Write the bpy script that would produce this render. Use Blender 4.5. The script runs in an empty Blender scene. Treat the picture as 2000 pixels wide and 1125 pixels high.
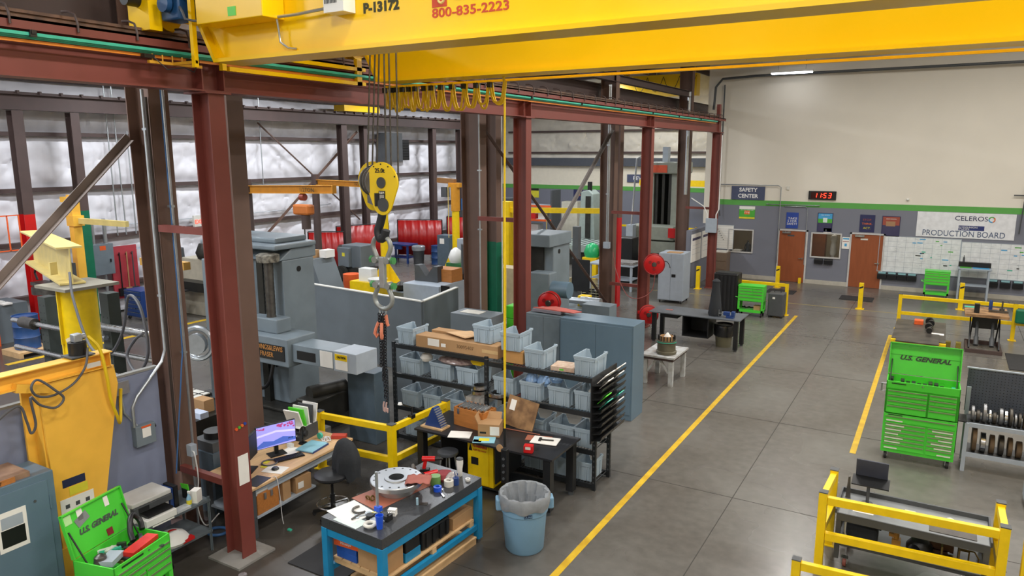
import bpy, bmesh, math, random
from mathutils import Matrix, Vector
random.seed(7)
S = bpy.context.scene
COL = S.collection
PI = math.pi
# ---------------------------------------------------------------- camera
cd = bpy.data.cameras.new('camera'); cam = bpy.data.objects.new('camera', cd); COL.objects.link(cam)
F_PX, YAW, PIT, ROL = 1433.1, math.radians(30.418), math.radians(10.513), math.radians(-0.122)
cd.sensor_width = 36.0; cd.lens = F_PX / 2000 * 36.0; cd.clip_start = .05; cd.clip_end = 300
fw = Vector((-math.sin(YAW)*math.cos(PIT), math.cos(YAW)*math.cos(PIT), -math.sin(PIT)))
rt = Vector((math.cos(YAW), math.sin(YAW), 0)); up = rt.cross(fw)
rt, up = rt*math.cos(ROL)+up*math.sin(ROL), up*math.cos(ROL)-rt*math.sin(ROL)
m = Matrix((rt, up, -fw)).transposed().to_4x4(); m.translation = (0, 0, 5.3); cam.matrix_world = m
S.camera = cam
# ---------------------------------------------------------------- world, exposure
w = bpy.data.worlds.new('world'); S.world = w; w.use_nodes = True
w.node_tree.nodes['Background'].inputs[0].default_value = (.75, .85, 1, 1)
w.node_tree.nodes['Background'].inputs[1].default_value = .12
S.view_settings.view_transform = 'Standard'; S.view_settings.look = 'None'
S.view_settings.exposure = 0.0; S.view_settings.gamma = 1.0
# ---------------------------------------------------------------- ceiling lamps (their light), some added to brighten dim areas
def roof_z(x): return 8.25 + (min(x, 14 - x) + 23.6) * .085
LAMPS = []
for x, ys in ((-20.2, range(1, 34, 6)), (-14.2, range(1, 34, 6)), (-3.2, range(-5, 30, 5)), (1.8, range(-5, 30, 5)), (6.5, range(-3, 33, 7)), (-11.6, (-5, -1, 3)), (-17.5, (-5,)), (-12.5, (33.6,))):  # closing short rows are added, brightening near left and far end wall
    for y in ys: LAMPS.append((x, y + (.9 if x < -8 else .3), roof_z(x) - .55))
for i, (x, y, z) in enumerate(LAMPS):
    ld = bpy.data.lights.new('ceiling_lamp_light', 'AREA'); ld.shape = 'RECTANGLE'; ld.size = .5; ld.size_y = 1.5
    ld.energy = 275 if x < -8 else 235
    ld.color = (.93, .96, 1) if x < -8 else (1, .965, .91)
    lo = bpy.data.objects.new('ceiling_lamp_light', ld); COL.objects.link(lo); lo.location = (x, y, z - .08)
# ---------------------------------------------------------------- materials
def lin(c): return c/12.92 if c <= .04045 else ((c+.055)/1.055)**2.4
def hexc(h): return tuple(lin(int(h[i:i+2], 16)/255) for i in (0, 2, 4))
MATS = {}
def mat(name, hx, rough=.5, metal=0., var=.12, scale=6., bump=0., hx2=None, spec=.5, stretch=None):
    """painted / plain surface: two close shades mixed by noise, with varied gloss"""
    if name in MATS: return MATS[name]
    M = bpy.data.materials.new(name); M.use_nodes = True; nt = M.node_tree; b = nt.nodes['Principled BSDF']
    c = hexc(hx); c2 = hexc(hx2) if hx2 else tuple(v*(1-var) for v in c)
    tc = nt.nodes.new('ShaderNodeTexCoord'); nz = nt.nodes.new('ShaderNodeTexNoise')
    nz.inputs['Scale'].default_value = scale; nz.inputs['Detail'].default_value = 5
    src = tc.outputs['Object']
    if stretch:
        mp = nt.nodes.new('ShaderNodeMapping'); mp.inputs['Scale'].default_value = stretch
        nt.links.new(src, mp.inputs[0]); src = mp.outputs[0]
    nt.links.new(src, nz.inputs['Vector'])
    rp = nt.nodes.new('ShaderNodeValToRGB'); rp.color_ramp.elements[0].position = .35; rp.color_ramp.elements[1].position = .65
    rp.color_ramp.elements[0].color = (*c2, 1); rp.color_ramp.elements[1].color = (*c, 1)
    nt.links.new(nz.outputs['Fac'], rp.inputs[0]); nt.links.new(rp.outputs[0], b.inputs['Base Color'])
    mr = nt.nodes.new('ShaderNodeMapRange'); mr.inputs['To Min'].default_value = max(.03, rough-.08); mr.inputs['To Max'].default_value = min(1, rough+.08)
    nt.links.new(nz.outputs['Fac'], mr.inputs['Value']); nt.links.new(mr.outputs[0], b.inputs['Roughness'])
    b.inputs['Metallic'].default_value = metal; b.inputs['Specular IOR Level'].default_value = spec
    if bump:
        bp = nt.nodes.new('ShaderNodeBump'); bp.inputs['Strength'].default_value = bump; bp.inputs['Distance'].default_value = .02
        nt.links.new(nz.outputs['Fac'], bp.inputs['Height']); nt.links.new(bp.outputs[0], b.inputs['Normal'])
    MATS[name] = M; return M
def emit(name, hx, k):
    if name in MATS: return MATS[name]
    M = bpy.data.materials.new(name); M.use_nodes = True; b = M.node_tree.nodes['Principled BSDF']
    b.inputs['Base Color'].default_value = (*hexc(hx), 1); b.inputs['Emission Color'].default_value = (*hexc(hx), 1)
    b.inputs['Emission Strength'].default_value = k; MATS[name] = M; return M
def glassy(name, hx, rough=.05, alpha=.3):
    if name in MATS: return MATS[name]
    M = bpy.data.materials.new(name); M.use_nodes = True; nt = M.node_tree; b = nt.nodes['Principled BSDF']
    b.inputs['Base Color'].default_value = (*hexc(hx), 1); b.inputs['Roughness'].default_value = rough; b.inputs['Alpha'].default_value = alpha
    MATS[name] = M; return M
m_red = mat('oxide_red_steel', '7a3c34', .5, var=.1, scale=3)
m_brown = mat('brown_primer_steel', '6d5449', .55, var=.12, scale=3)
m_dkbrown = mat('dark_brown_steel', '50403d', .6, var=.15, scale=3)
m_crane = mat('crane_yellow_paint', 'f8c900', .32, var=.04, scale=2)
m_yellow = mat('safety_yellow_paint', 'f2cc08', .4, var=.1, scale=8)
m_jib = mat('amber_yellow_paint', 'f6bd45', .42, var=.08, scale=4)
m_oldyel = mat('faded_yellow_paint', 'd9c47a', .5, var=.15, scale=4)
m_green = mat('lime_green_enamel', '50d23e', .3, var=.06, scale=4)
m_dkgreen = mat('dark_green_paint', '0a6b4c', .45)
m_bluegrey = mat('blue_grey_enamel', '62798a', .4, var=.08, scale=3)
m_machine = mat('machine_grey_paint', '76828a', .42, var=.14, scale=3)
m_encl = mat('enclosure_grey_paint', '6d767c', .5, var=.1, scale=2)
m_ltgrey = mat('light_grey_paint', 'a3adb8', .42, var=.08)
m_bin = mat('grey_blue_bin_plastic', '9fb0bd', .45, var=.06, scale=5)
m_black = mat('black_powder_coat', '1d1e20', .45, var=.2)
m_blackp = mat('black_plastic', '17181a', .4, var=.2)
m_rubber = mat('dark_rubber', '232325', .7)
m_steel = mat('bright_steel', 'c9cbcc', .28, 1., var=.12, scale=12)
m_dsteel = mat('dark_machined_steel', '6d6a66', .4, .85, var=.3, scale=10)
m_galv = mat('galvanised_conduit', 'b9bfc4', .35, .8, var=.1, scale=14)
m_white = mat('white_plastic', 'e4e4e0', .4, var=.04)
m_paper = mat('white_paper', 'eceae4', .8, var=.04)
m_card = mat('brown_cardboard', 'b08a60', .85, var=.1, scale=5)
m_wood = mat('light_maple_wood', 'd9b384', .45, var=.2, scale=4, stretch=(8, .6, 8))
m_orwood = mat('orange_varnished_wood', 'b8763a', .45, var=.2, scale=5, stretch=(.8, 6, 6))
m_ply = mat('worn_plywood', 'a88258', .7, hx2='6f5236', scale=5)
m_pallet = mat('pale_pallet_wood', 'd0ab7c', .75, var=.2, scale=6)
m_dkgrey = mat('charcoal_grey_paint', '4a4d50', .5)
m_navy = mat('navy_blue_enamel', '23407c', .4)
m_blue = mat('azure_blue_paint', '1983b4', .4, var=.1)
m_redp = mat('bright_red_paint', 'c51a1c', .32, var=.08)
m_curtain = mat('red_welding_curtain', 'a81310', .35, var=.15, scale=2)
m_orange = mat('bright_orange_paint', 'e8622a', .45)
m_teal = mat('teal_green_insulator', '3fb89c', .4)
m_stain = mat('stained_steel_plate', '5d5750', .4, .4, hx2='3b3734', scale=3)
m_granite = mat('black_granite', '3b3d40', .3, var=.2, scale=60)
m_cable = mat('grey_cable', '55565a', .5)
m_ycable = mat('yellow_cable', 'e8c61a', .45)
m_trash = mat('blue_grey_bin', '7ba3c0', .5, var=.05)
m_bag = mat('clear_grey_bin_liner', '8f9499', .2, var=.2, scale=9)
m_cloth = mat('charcoal_cloth', '2a2d31', .9, bump=.3, scale=20)
m_rag = mat('dusty_rose_shop_rag', 'a9655a', .9, scale=9)
m_copper = mat('copper_brown_sheet', 'a8654f', .5, var=.1)
m_label = mat('pale_label', 'dddbd2', .6)
m_blabel = mat('dark_navy_label', '20284a', .5)
m_ltgreen = mat('bright_green_sticker', '58d22e', .5)
m_wire = mat('white_wire', 'd8d8d8', .5)
# ---------------------------------------------------------------- mesh helpers
def cr(pts, n=6):
    """smooth path through the points"""
    P_ = [Vector(p) for p in pts]; P_ = [P_[0]*2-P_[1]]+P_+[P_[-1]*2-P_[-2]]; out = []
    for i in range(1, len(P_)-2):
        a, b, c, d = P_[i-1:i+3]
        for k in range(n):
            t = k/n; out.append(.5*(2*b+(c-a)*t+(2*a-5*b+4*c-d)*t*t+(3*b-a-3*c+d)*t**3))
    return out+[P_[-2]]
class MB:
    def __init__(s): s.v = []; s.f = []; s.sm = []
    def add(s, vs, fs, M=None, smooth=False):
        o = len(s.v)
        s.v += [tuple(M @ Vector(p)) for p in vs] if M is not None else [tuple(p) for p in vs]
        s.f += [tuple(i+o for i in f) for f in fs]; s.sm += [smooth]*len(fs); return s
    def box(s, x0, x1, y0, y1, z0, z1, M=None):
        vs = [(x, y, z) for z in (z0, z1) for y in (y0, y1) for x in (x0, x1)]
        return s.add(vs, [(0, 2, 3, 1), (4, 5, 7, 6), (0, 1, 5, 4), (2, 6, 7, 3), (0, 4, 6, 2), (1, 3, 7, 5)], M)
    def cb(s, c, d, M=None):
        return s.box(c[0]-d[0]/2, c[0]+d[0]/2, c[1]-d[1]/2, c[1]+d[1]/2, c[2]-d[2]/2, c[2]+d[2]/2, M)
    def cyl(s, p, q, r, r2=None, n=16, caps=True, smooth=True):
        p = Vector(p); q = Vector(q); r2 = r if r2 is None else r2
        d = (q-p).normalized(); a = d.orthogonal().normalized(); b = d.cross(a)
        vs = [p + (a*math.cos(2*PI*i/n)+b*math.sin(2*PI*i/n))*r for i in range(n)] + [q + (a*math.cos(2*PI*i/n)+b*math.sin(2*PI*i/n))*r2 for i in range(n)]
        s.add(vs, [(i, (i+1) % n, n+(i+1) % n, n+i) for i in range(n)], None, smooth)
        if caps: s.add(vs, [tuple(range(n))[::-1], tuple(range(n, 2*n))])
        return s
    def tube(s, pts, r, n=8, closed=False):
        pts = [Vector(p) for p in pts]; k = len(pts); rings = []; a = None
        for i, p in enumerate(pts):
            if closed: d = pts[(i+1) % k]-pts[i-1]
            else: d = pts[min(i+1, k-1)]-pts[max(i-1, 0)]
            if d.length < 1e-9: d = Vector((0, 0, 1))
            d.normalize()
            a = d.orthogonal() if a is None else a - d*a.dot(d)
            if a.length < 1e-6: a = d.orthogonal()
            a.normalize(); b = d.cross(a)
            rings.append([p+(a*math.cos(2*PI*j/n)+b*math.sin(2*PI*j/n))*r for j in range(n)])
        vs = [v for g in rings for v in g]; fs = []
        for i in range(k if closed else k-1):
            for j in range(n):
                i2 = (i+1) % k; fs.append((i*n+j, i*n+(j+1) % n, i2*n+(j+1) % n, i2*n+j))
        if not closed: fs += [tuple(range(n))[::-1], tuple((k-1)*n+j for j in range(n))]
        return s.add(vs, fs, None, True)
    def lathe(s, prof, c=(0, 0, 0), n=24, M=None, smooth=True):
        vs = [(c[0]+r*math.cos(2*PI*j/n), c[1]+r*math.sin(2*PI*j/n), c[2]+z) for r, z in prof for j in range(n)]
        fs = [(i*n+j, i*n+(j+1) % n, (i+1)*n+(j+1) % n, (i+1)*n+j) for i in range(len(prof)-1) for j in range(n)]
        s.add(vs, fs, M, smooth)
        caps = []
        if prof[0][0] > 1e-4: caps.append(tuple(range(n))[::-1])
        if prof[-1][0] > 1e-4: caps.append(tuple((len(prof)-1)*n+j for j in range(n)))
        return s.add(vs, caps, M) if caps else s
    def prism(s, poly, a, b, ax='z', M=None):
        k = len(poly)
        f = {'z': lambda u, v, t: (u, v, t), 'y': lambda u, v, t: (u, t, v), 'x': lambda u, v, t: (t, u, v)}[ax]
        vs = [f(u, v, a) for u, v in poly]+[f(u, v, b) for u, v in poly]
        return s.add(vs, [tuple(range(k))[::-1], tuple(range(k, 2*k))]+[(i, (i+1) % k, k+(i+1) % k, k+i) for i in range(k)], M)
    def hbeam(s, p, q, dp, fw_, tf=.014, tw=.009, side=None):
        """wide-flange section from p to q; dp = depth along 'side', fw_ = flange width"""
        p = Vector(p); q = Vector(q); d = (q-p); L = d.length; d.normalize()
        sd = Vector(side); sd = (sd-d*sd.dot(d)).normalized(); o = d.cross(sd)
        M = Matrix((sd, o, d)).transposed().to_4x4(); M.translation = p
        h = dp/2; f = fw_/2
        s.box(-h, -h+tf, -f, f, 0, L, M); s.box(h-tf, h, -f, f, 0, L, M); return s.box(-h+tf, h-tf, -tw/2, tw/2, 0, L, M)
    def bar(s, p, q, a, b=None, upv=(0, 0, 1)):
        """rectangular bar from p to q, a wide, b tall"""
        b = a if b is None else b; p = Vector(p); q = Vector(q); d = q-p; L = d.length; d.normalize()
        u = Vector(upv); u = u-d*u.dot(d)
        if u.length < 1e-5: u = Vector((1, 0, 0))-d*d.x
        u.normalize(); o = d.cross(u); M = Matrix((o, u, d)).transposed().to_4x4(); M.translation = p
        return s.box(-a/2, a/2, -b/2, b/2, 0, L, M)
    def torus(s, c, R_, r, ax=(0, 0, 1), n=28, k=8, a0=0, a1=2*PI):
        ax = Vector(ax).normalized(); a = ax.orthogonal().normalized(); b = ax.cross(a); c = Vector(c)
        cl = abs(a1-a0-2*PI) < 1e-6; N = n if cl else n+1
        return s.tube([c+(a*math.cos(a0+(a1-a0)*i/n)+b*math.sin(a0+(a1-a0)*i/n))*R_ for i in range(N)], r, k, cl)
    def xf(s, M):
        s.v = [tuple(M @ Vector(p)) for p in s.v]; return s
def build(name, mb, mt, parent=None, label=None, bev=0, kind=None):
    me = bpy.data.meshes.new(name); me.from_pydata(mb.v, [], mb.f); me.update()
    me.polygons.foreach_set('use_smooth', mb.sm)
    for x in (mt if isinstance(mt, (list, tuple)) else [mt]): me.materials.append(x)
    bm = bmesh.new(); bm.from_mesh(me); bmesh.ops.recalc_face_normals(bm, faces=bm.faces); bm.to_mesh(me); bm.free()
    if any(mb.sm): me.set_sharp_from_angle(angle=.75)
    o = bpy.data.objects.new(name, me); COL.objects.link(o)
    if parent: o.parent = parent
    if label: o['label'] = label
    if kind: o['kind'] = kind
    if bev:
        b = o.modifiers.new('bevel', 'BEVEL'); b.width = bev; b.segments = 2; b.limit_method = 'ANGLE'; b.angle_limit = .7
    return o
def tag(o, label, cat, group=None):
    o['label'] = label; o['category'] = cat
    if group: o['group'] = group
    return o
def thing(name, label, cat, loc=(0, 0, 0), rz=0, group=None):
    o = bpy.data.objects.new(name, None); COL.objects.link(o); o.location = loc; o.rotation_euler = (0, 0, rz)
    o.empty_display_size = .1
    return tag(o, label, cat, group)
def solo(name, mb, mt, label, cat, loc=(0, 0, 0), rz=0, group=None, bev=0):
    o = build(name, mb, mt, None, None, bev); o.location = loc; o.rotation_euler = (0, 0, rz); return tag(o, label, cat, group)
def struct(name, mb, mt, parent=None, bev=0):
    return build(name, mb, mt, parent, None, bev, None if parent else 'structure')
def dup(o, loc=None, rz=None, label=None, group=None, parent=None):
    c = o.copy(); COL.objects.link(c)
    if parent: c.parent = parent
    else:
        if loc is not None: c.location = loc
        if rz is not None: c.rotation_euler = (0, 0, rz)
        if label: c['label'] = label
        if group: c['group'] = group
    for ch in list(o.children): dup(ch, parent=c)
    return c
def B(*a, **k): return MB().box(*a, **k)
AX = {'-y': Matrix(((1, 0, 0), (0, 0, -1), (0, 1, 0))), '+x': Matrix(((0, 0, 1), (1, 0, 0), (0, 1, 0))), '+z': Matrix.Identity(3), '+y': Matrix(((-1, 0, 0), (0, 0, 1), (0, 1, 0))), '-x': Matrix(((0, 0, -1), (-1, 0, 0), (0, 1, 0)))}
def text(s, size, loc, face, mt, parent, name='lettering', width=None, depth=.002, align='CENTER', shear=0, rot=None, bold=0, spacing=1):
    cu = bpy.data.curves.new(name, 'FONT'); cu.body = s; cu.size = size; cu.align_x = align; cu.align_y = 'CENTER'; cu.extrude = depth; cu.shear = shear; cu.offset = bold
    cu.space_line = spacing; cu.resolution_u = 3
    t = bpy.data.objects.new(name, cu); COL.objects.link(t)
    bpy.context.view_layer.update()
    me = bpy.data.meshes.new_from_object(t.evaluated_get(bpy.context.evaluated_depsgraph_get())); bpy.data.objects.remove(t)
    if width:
        xs = [v.co.x for v in me.vertices]; k = width/(max(xs)-min(xs)); me.transform(Matrix.Diagonal((k, 1, 1, 1)))
    R3 = AX[face] if isinstance(face, str) else face
    if rot: R3 = R3 @ Matrix.Rotation(rot, 3, 'Z')
    M = R3.to_4x4(); M.translation = loc; me.transform(M)
    me.materials.clear(); me.materials.append(mt)
    o = bpy.data.objects.new(name, me); COL.objects.link(o); o.parent = parent; return o
# ================================================================ the building
# floor: polished dark concrete with joints and tyre-worn sheen
def floor_mat():
    M = bpy.data.materials.new('polished_concrete'); M.use_nodes = True; nt = M.node_tree; b = nt.nodes['Principled BSDF']
    N = nt.nodes.new; L = nt.links.new
    tc = N('ShaderNodeTexCoord'); n1 = N('ShaderNodeTexNoise'); n1.inputs['Scale'].default_value = .5; n1.inputs['Detail'].default_value = 3; n1.inputs['Roughness'].default_value = .45
    n2 = N('ShaderNodeTexNoise'); n2.inputs['Scale'].default_value = 6; n2.inputs['Detail'].default_value = 8
    L(tc.outputs['Object'], n1.inputs['Vector']); L(tc.outputs['Object'], n2.inputs['Vector'])
    r1 = N('ShaderNodeValToRGB'); e = r1.color_ramp.elements; e[0].position = .2; e[0].color = (*hexc('57524c'), 1); e[1].position = .8; e[1].color = (*hexc('716f6a'), 1)
    L(n1.outputs['Fac'], r1.inputs[0])
    mx = N('ShaderNodeMixRGB'); mx.blend_type = 'OVERLAY'; mx.inputs[0].default_value = .3
    L(r1.outputs[0], mx.inputs[1]); L(n2.outputs['Fac'], mx.inputs[2])
    # darker brown tone over the near work cells left of the aisle line
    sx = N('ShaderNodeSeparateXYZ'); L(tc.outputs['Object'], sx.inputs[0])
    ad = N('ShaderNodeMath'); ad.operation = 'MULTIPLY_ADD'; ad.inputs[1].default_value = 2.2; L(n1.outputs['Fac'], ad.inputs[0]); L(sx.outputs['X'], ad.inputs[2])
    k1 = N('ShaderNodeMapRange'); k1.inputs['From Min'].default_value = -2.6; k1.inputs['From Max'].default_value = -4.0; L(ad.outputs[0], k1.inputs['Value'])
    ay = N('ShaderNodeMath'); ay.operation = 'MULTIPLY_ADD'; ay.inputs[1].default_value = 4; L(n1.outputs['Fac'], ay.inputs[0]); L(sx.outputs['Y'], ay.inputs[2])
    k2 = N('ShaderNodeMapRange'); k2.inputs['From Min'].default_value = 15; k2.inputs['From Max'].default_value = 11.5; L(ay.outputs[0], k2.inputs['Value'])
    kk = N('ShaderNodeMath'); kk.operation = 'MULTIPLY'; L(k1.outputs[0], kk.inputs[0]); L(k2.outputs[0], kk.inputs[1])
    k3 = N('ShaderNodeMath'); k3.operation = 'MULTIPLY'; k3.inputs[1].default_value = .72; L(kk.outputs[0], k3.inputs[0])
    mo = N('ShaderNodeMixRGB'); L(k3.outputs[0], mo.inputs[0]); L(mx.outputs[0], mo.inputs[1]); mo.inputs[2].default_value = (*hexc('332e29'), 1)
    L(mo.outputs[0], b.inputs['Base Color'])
    mr = N('ShaderNodeMapRange'); mr.inputs['From Min'].default_value = .2; mr.inputs['From Max'].default_value = .8; mr.inputs['To Min'].default_value = .2; mr.inputs['To Max'].default_value = .34
    L(n1.outputs['Fac'], mr.inputs['Value']); L(mr.outputs[0], b.inputs['Roughness'])
    bp = N('ShaderNodeBump'); bp.inputs['Strength'].default_value = .06; bp.inputs['Distance'].default_value = .01
    L(n2.outputs['Fac'], bp.inputs['Height']); L(bp.outputs[0], b.inputs['Normal'])
    b.inputs['Specular IOR Level'].default_value = .6
    return M
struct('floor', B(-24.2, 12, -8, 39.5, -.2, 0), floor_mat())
mj = mat('joint_sealer', '37342f', .7)
jb = MB()
for x in (-2.43, 2.3, -5.2): jb.box(x-.006, x+.006, -7, 31.2, .0005, .0022)
for y in (7.2, 10.9, 14.6, 18.4, 22.2, 26, 29.8): jb.box(-7.2, 8, y-.006, y+.006, .0005, .0022)
struct('trim_1', jb, mj)
# painted lane lines
m_line = mat('lane_line_yellow', 'd9b429', .45, hx2='c39a22', scale=5)
solo('lane_line', B(-3.9, -3.8, 1, 24.95, .0003, .003), m_line, 'long yellow painted line along the left edge of the aisle', 'floor line')
solo('lane_line', B(-1.06, -.96, 13.7, 23.6, .0003, .003), m_line, 'shorter yellow painted line on the right side of the aisle beside the green tool chest', 'floor line')
m_thin = mat('worn_line_yellow', 'a08f52', .5)
solo('lane_line', B(-9.5, 6, 26.95, 27, .0003, .002), m_thin, 'thin worn yellow line crossing the aisle floor before the doors', 'floor line')
solo('lane_line', B(-20.3, -20.1, 9, 15, .0003, .003), m_line, 'yellow painted line on the floor of the left bay behind the blue tool chest', 'floor line')
# right hall end wall with stripes
m_wallw = mat('off_white_block_wall', 'e3ddd0', .8, var=.05, scale=.6, bump=.05)
m_wallg = mat('slate_grey_wall_paint', '777a86', .7, var=.06, scale=.7)
m_stripe = mat('green_wall_stripe', '5aa34c', .7, var=.05)
m_kerb = mat('pale_concrete_kerb', 'b9b4a8', .8)
YW = 31.6
DO = ((-5.74, -4.70), (-3.02, -1.9)); WI = ((-7.78, -6.83, 1.12, 2.02), (-4.47, -3.43, 1.12, 2.04))
def wall_with_holes(mb, x0, x1, z0, z1, holes, ya, yb):
    xs = sorted({x0, x1, *[h[0] for h in holes], *[h[1] for h in holes]}); zs = sorted({z0, z1, *[h[2] for h in holes], *[h[3] for h in holes]})
    for i in range(len(xs)-1):
        for j in range(len(zs)-1):
            cx = (xs[i]+xs[i+1])/2; cz = (zs[j]+zs[j+1])/2
            if not any(h[0] < cx < h[1] and h[2] < cz < h[3] for h in holes): mb.box(xs[i], xs[i+1], ya, yb, zs[j], zs[j+1])
HO = [(h[0]-.03, h[1]+.03, h[2]-.03, h[3]+.03) for h in WI]
wb = MB(); wall_with_holes(wb, -8.4, 12, 0, 12.2, HO, YW, YW+.25); struct('wall_back', wb, m_wallw)
wl = MB(); wall_with_holes(wl, -8.4, 12, 0, 3.08, HO, YW-.02, YW)
struct('trim_2', wl, m_wallg)
struct('trim_3', B(-8.4, 12, YW-.022, YW, 3.08, 3.3), m_stripe)
kb = MB(); xk = -8.38
for a, b_ in DO: kb.box(xk, a-.06, YW-.08, YW-.02, 0, .16); xk = b_+.06
kb.box(xk, 12, YW-.08, YW-.02, 0, .16)
struct('baseboard_back', kb, m_kerb)
# far hall wall behind the machine tools
YF = 39.
struct('wall_far', B(-24.2, 4, YF, YF+.3, 0, 12.2), mat('far_wall_white', 'e6dfcd', .8, var=.05))
struct('trim_4', B(-24, -8, YF-.02, YF, 0, 3.15), m_wallg)
struct('trim_5', B(-24, -8, YF-.03, YF, 3.15, 3.38), m_stripe)
struct('trim_6', B(-24, -8, YF-.3, YF, 4.5, 4.95), mat('grey_wall_girt', '4a4f58', .5))
# low return wall with boards by the hall corner
struct('wall_return', B(-8.62, -8.4, 28.2, YW, 0, 2.25), m_wallg)
struct('wall_corner', B(-8.95, -8.4, YW, YF, 2.25, 12.2), m_wallw)
struct('wall_right', B(12, 12.3, -8, YW+.3, 0, 12.2), m_wallw)
struct('wall_near', B(-24.2, 12.3, -8.3, -8, 0, 12.2), m_wallw)
# quilted insulation
def quilt(axis, u0, u1, z0, z1, off, pins_u, girts, name, mt):
    du = .085; nu = int((u1-u0)/du); nz = int((z1-z0)/du); rnd = random.Random(3)
    zs = [z0]+[g for g in girts if z0 < g < z1]+[z1]; pins = []
    u = u0
    while u < u1:
        for a, b in zip(zs[:-1], zs[1:]): pins.append((u+rnd.uniform(-.25, .25), (a+b)/2+rnd.uniform(-.2, .2), rnd.uniform(0, 6), rnd.uniform(.5, 1.2)))
        u += pins_u
    from mathutils.kdtree import KDTree
    kd = KDTree(len(pins))
    for i, p in enumerate(pins): kd.insert((p[0], p[1], 0), i)
    kd.balance(); vs = []; fs = []
    for j in range(nz+1):
        z = z0+(z1-z0)*j/nz; gd = min(abs(z-g) for g in girts)
        for i in range(nu+1):
            u = u0+(u1-u0)*i/nu; (c, k, d) = kd.find((u, z, 0)); p = pins[k]
            puff = .2*(1-math.exp(-(d/.5)**2)) * (1-math.exp(-(gd/.3)**2)) * p[3]
            th = math.atan2(z-p[1], u-p[0]); fold = .115*(abs(math.sin(3.5*th+p[2]))**.6-.6)*math.exp(-d/.5)*min(1, d/.08)
            fold += .045*(abs(math.sin(6.5*th+p[2]*2+1.5*math.sin(d*6)))**.7-.6)*math.exp(-d/.9)*min(1, d/.25)
            fold += .02*math.sin(u*2.3+3*math.sin(z*1.7))+.014*abs(math.sin(u*5.1+2*math.sin(z*4.3)))
            h = off+puff+fold
            vs.append((h, u, z) if axis == 'x' else (u, h, z))
    w_ = nu+1
    for j in range(nz):
        for i in range(nu): fs.append((j*w_+i, j*w_+i+1, (j+1)*w_+i+1, (j+1)*w_+i))
    mb = MB().add(vs, fs, None, True)
    return struct(name, mb, mt)
m_quilt = mat('white_insulation_facing', 'e9e8ee', .5, var=.12, scale=1.6, bump=.25)
struct('wall_left', B(-24.4, -24, -8, YF+.3, 0, 12.2), mat('left_wall_sheet', 'c9c9cc', .6))
GZ = (.98, 2.6, 4.2, 5.85, 7.45)
quilt('x', 4, YF-.05, .05, 8.9, -23.9, 1.5, GZ, 'trim_7', m_quilt)
q2 = quilt('y', 0, 15.2, 4.9, 9.4, 0, 1.9, (5.25, 6.45, 8.2), 'trim_8', mat('cream_insulation_facing', 'd9d4c8', .6, var=.15, scale=1.6, bump=.25))
q2.scale = (1, -1, 1); q2.location = (-23.9, YF-.02, 0)
# roof deck and purlins
m_roof = mat('brown_roof_deck', '6e625c', .7, var=.1)
rf = MB()
for xa, xb in ((-24.4, 7), (7, 12.3)):
    rf.add([(x, y, roof_z(x)+dz) for dz in (0, .2) for y in (-8.3, YF+.3) for x in (xa, xb)], [(0, 2, 3, 1), (4, 5, 7, 6), (0, 1, 5, 4), (2, 6, 7, 3), (0, 4, 6, 2), (1, 3, 7, 5)])
struct('ceiling', rf, m_roof)
pl = MB()
for x in range(-23, 12, 2):
    pl.box(x-.04, x+.04, -8, YF, roof_z(x)-.22, roof_z(x)-.005)
struct('trim_9', pl, m_dkbrown)
for i, y in enumerate((6.1, 13.75, 21.4, 29)):
    rb = MB(); rb.hbeam((-23.6, y, roof_z(-23.6)-.55), (-9.1, y, roof_z(-9.1)-.55), .6, .22, side=(0, 0, 1)); rb.hbeam((-9.1, y, roof_z(-9.1)-.6), (7, y, roof_z(7)-.6), .7, .22, side=(0, 0, 1))
    solo('roof_rafter', rb, m_dkbrown, ['brown roof rafter spanning the hall above the near steel column', 'brown roof rafter over the second brown column from the camera', 'brown roof rafter over the brown column with the red base', 'brown roof rafter farthest away near the white end wall'][i], 'beam', group='roof rafters')
# wall girts of the left wall
for i, z in enumerate(GZ):
    g = B(-23.86, -23.6, 5, YF-.3, z-.06, z+.06)
    solo('wall_girt', g, m_dkbrown, 'horizontal brown girt on the white insulated left wall, ' + ('lowest', 'second from the bottom', 'third from the bottom', 'fourth from the bottom', 'topmost')[i], 'girt', group='left wall girts')
for i, z in enumerate((5.25, 6.45)):
    solo('wall_girt', B(-23, -8.9, YF-.24, YF-.1, z-.05, z+.05), m_dkbrown, ('lower', 'upper')[i]+' brown girt on the insulated strip of the far end wall', 'girt', group='far wall girts')
# ceiling lamp housings, for the added lamps too
hm = MB(); hm.box(-.3, .3, -.8, .8, -.03, .09); hm.cyl((0, .6, .09), (0, .6, .5), .012, n=6); hm.cyl((0, -.6, .09), (0, -.6, .5), .012, n=6)
lamp0 = None
for x, y, z in LAMPS:
    if lamp0 is None: lamp0 = solo('ceiling_lamp', hm, m_white, 'white high bay ceiling lamp hanging from the roof', 'lamp', (x, y, z), group='high bay ceiling lamps')
    else: dup(lamp0, (x, y, z))
t = thing('strip_light', 'bright LED strip light hanging before the white end wall under the yellow girder', 'lamp', (-5.5, 30.6, 8.26))
build('housing', B(-.75, .75, -.12, .12, .02, .1), m_white, t); build('diffuser', B(-.74, .74, -.11, .11, -.03, .02), emit('led_diffuser', 'f4f8ff', 9), t)
for x in (-.5, .5): build('hanger', MB().cyl((x, 0, .1), (x, 0, roof_z(-5.5)-8.26-.22), .006, n=6), m_cable, t)
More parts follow.
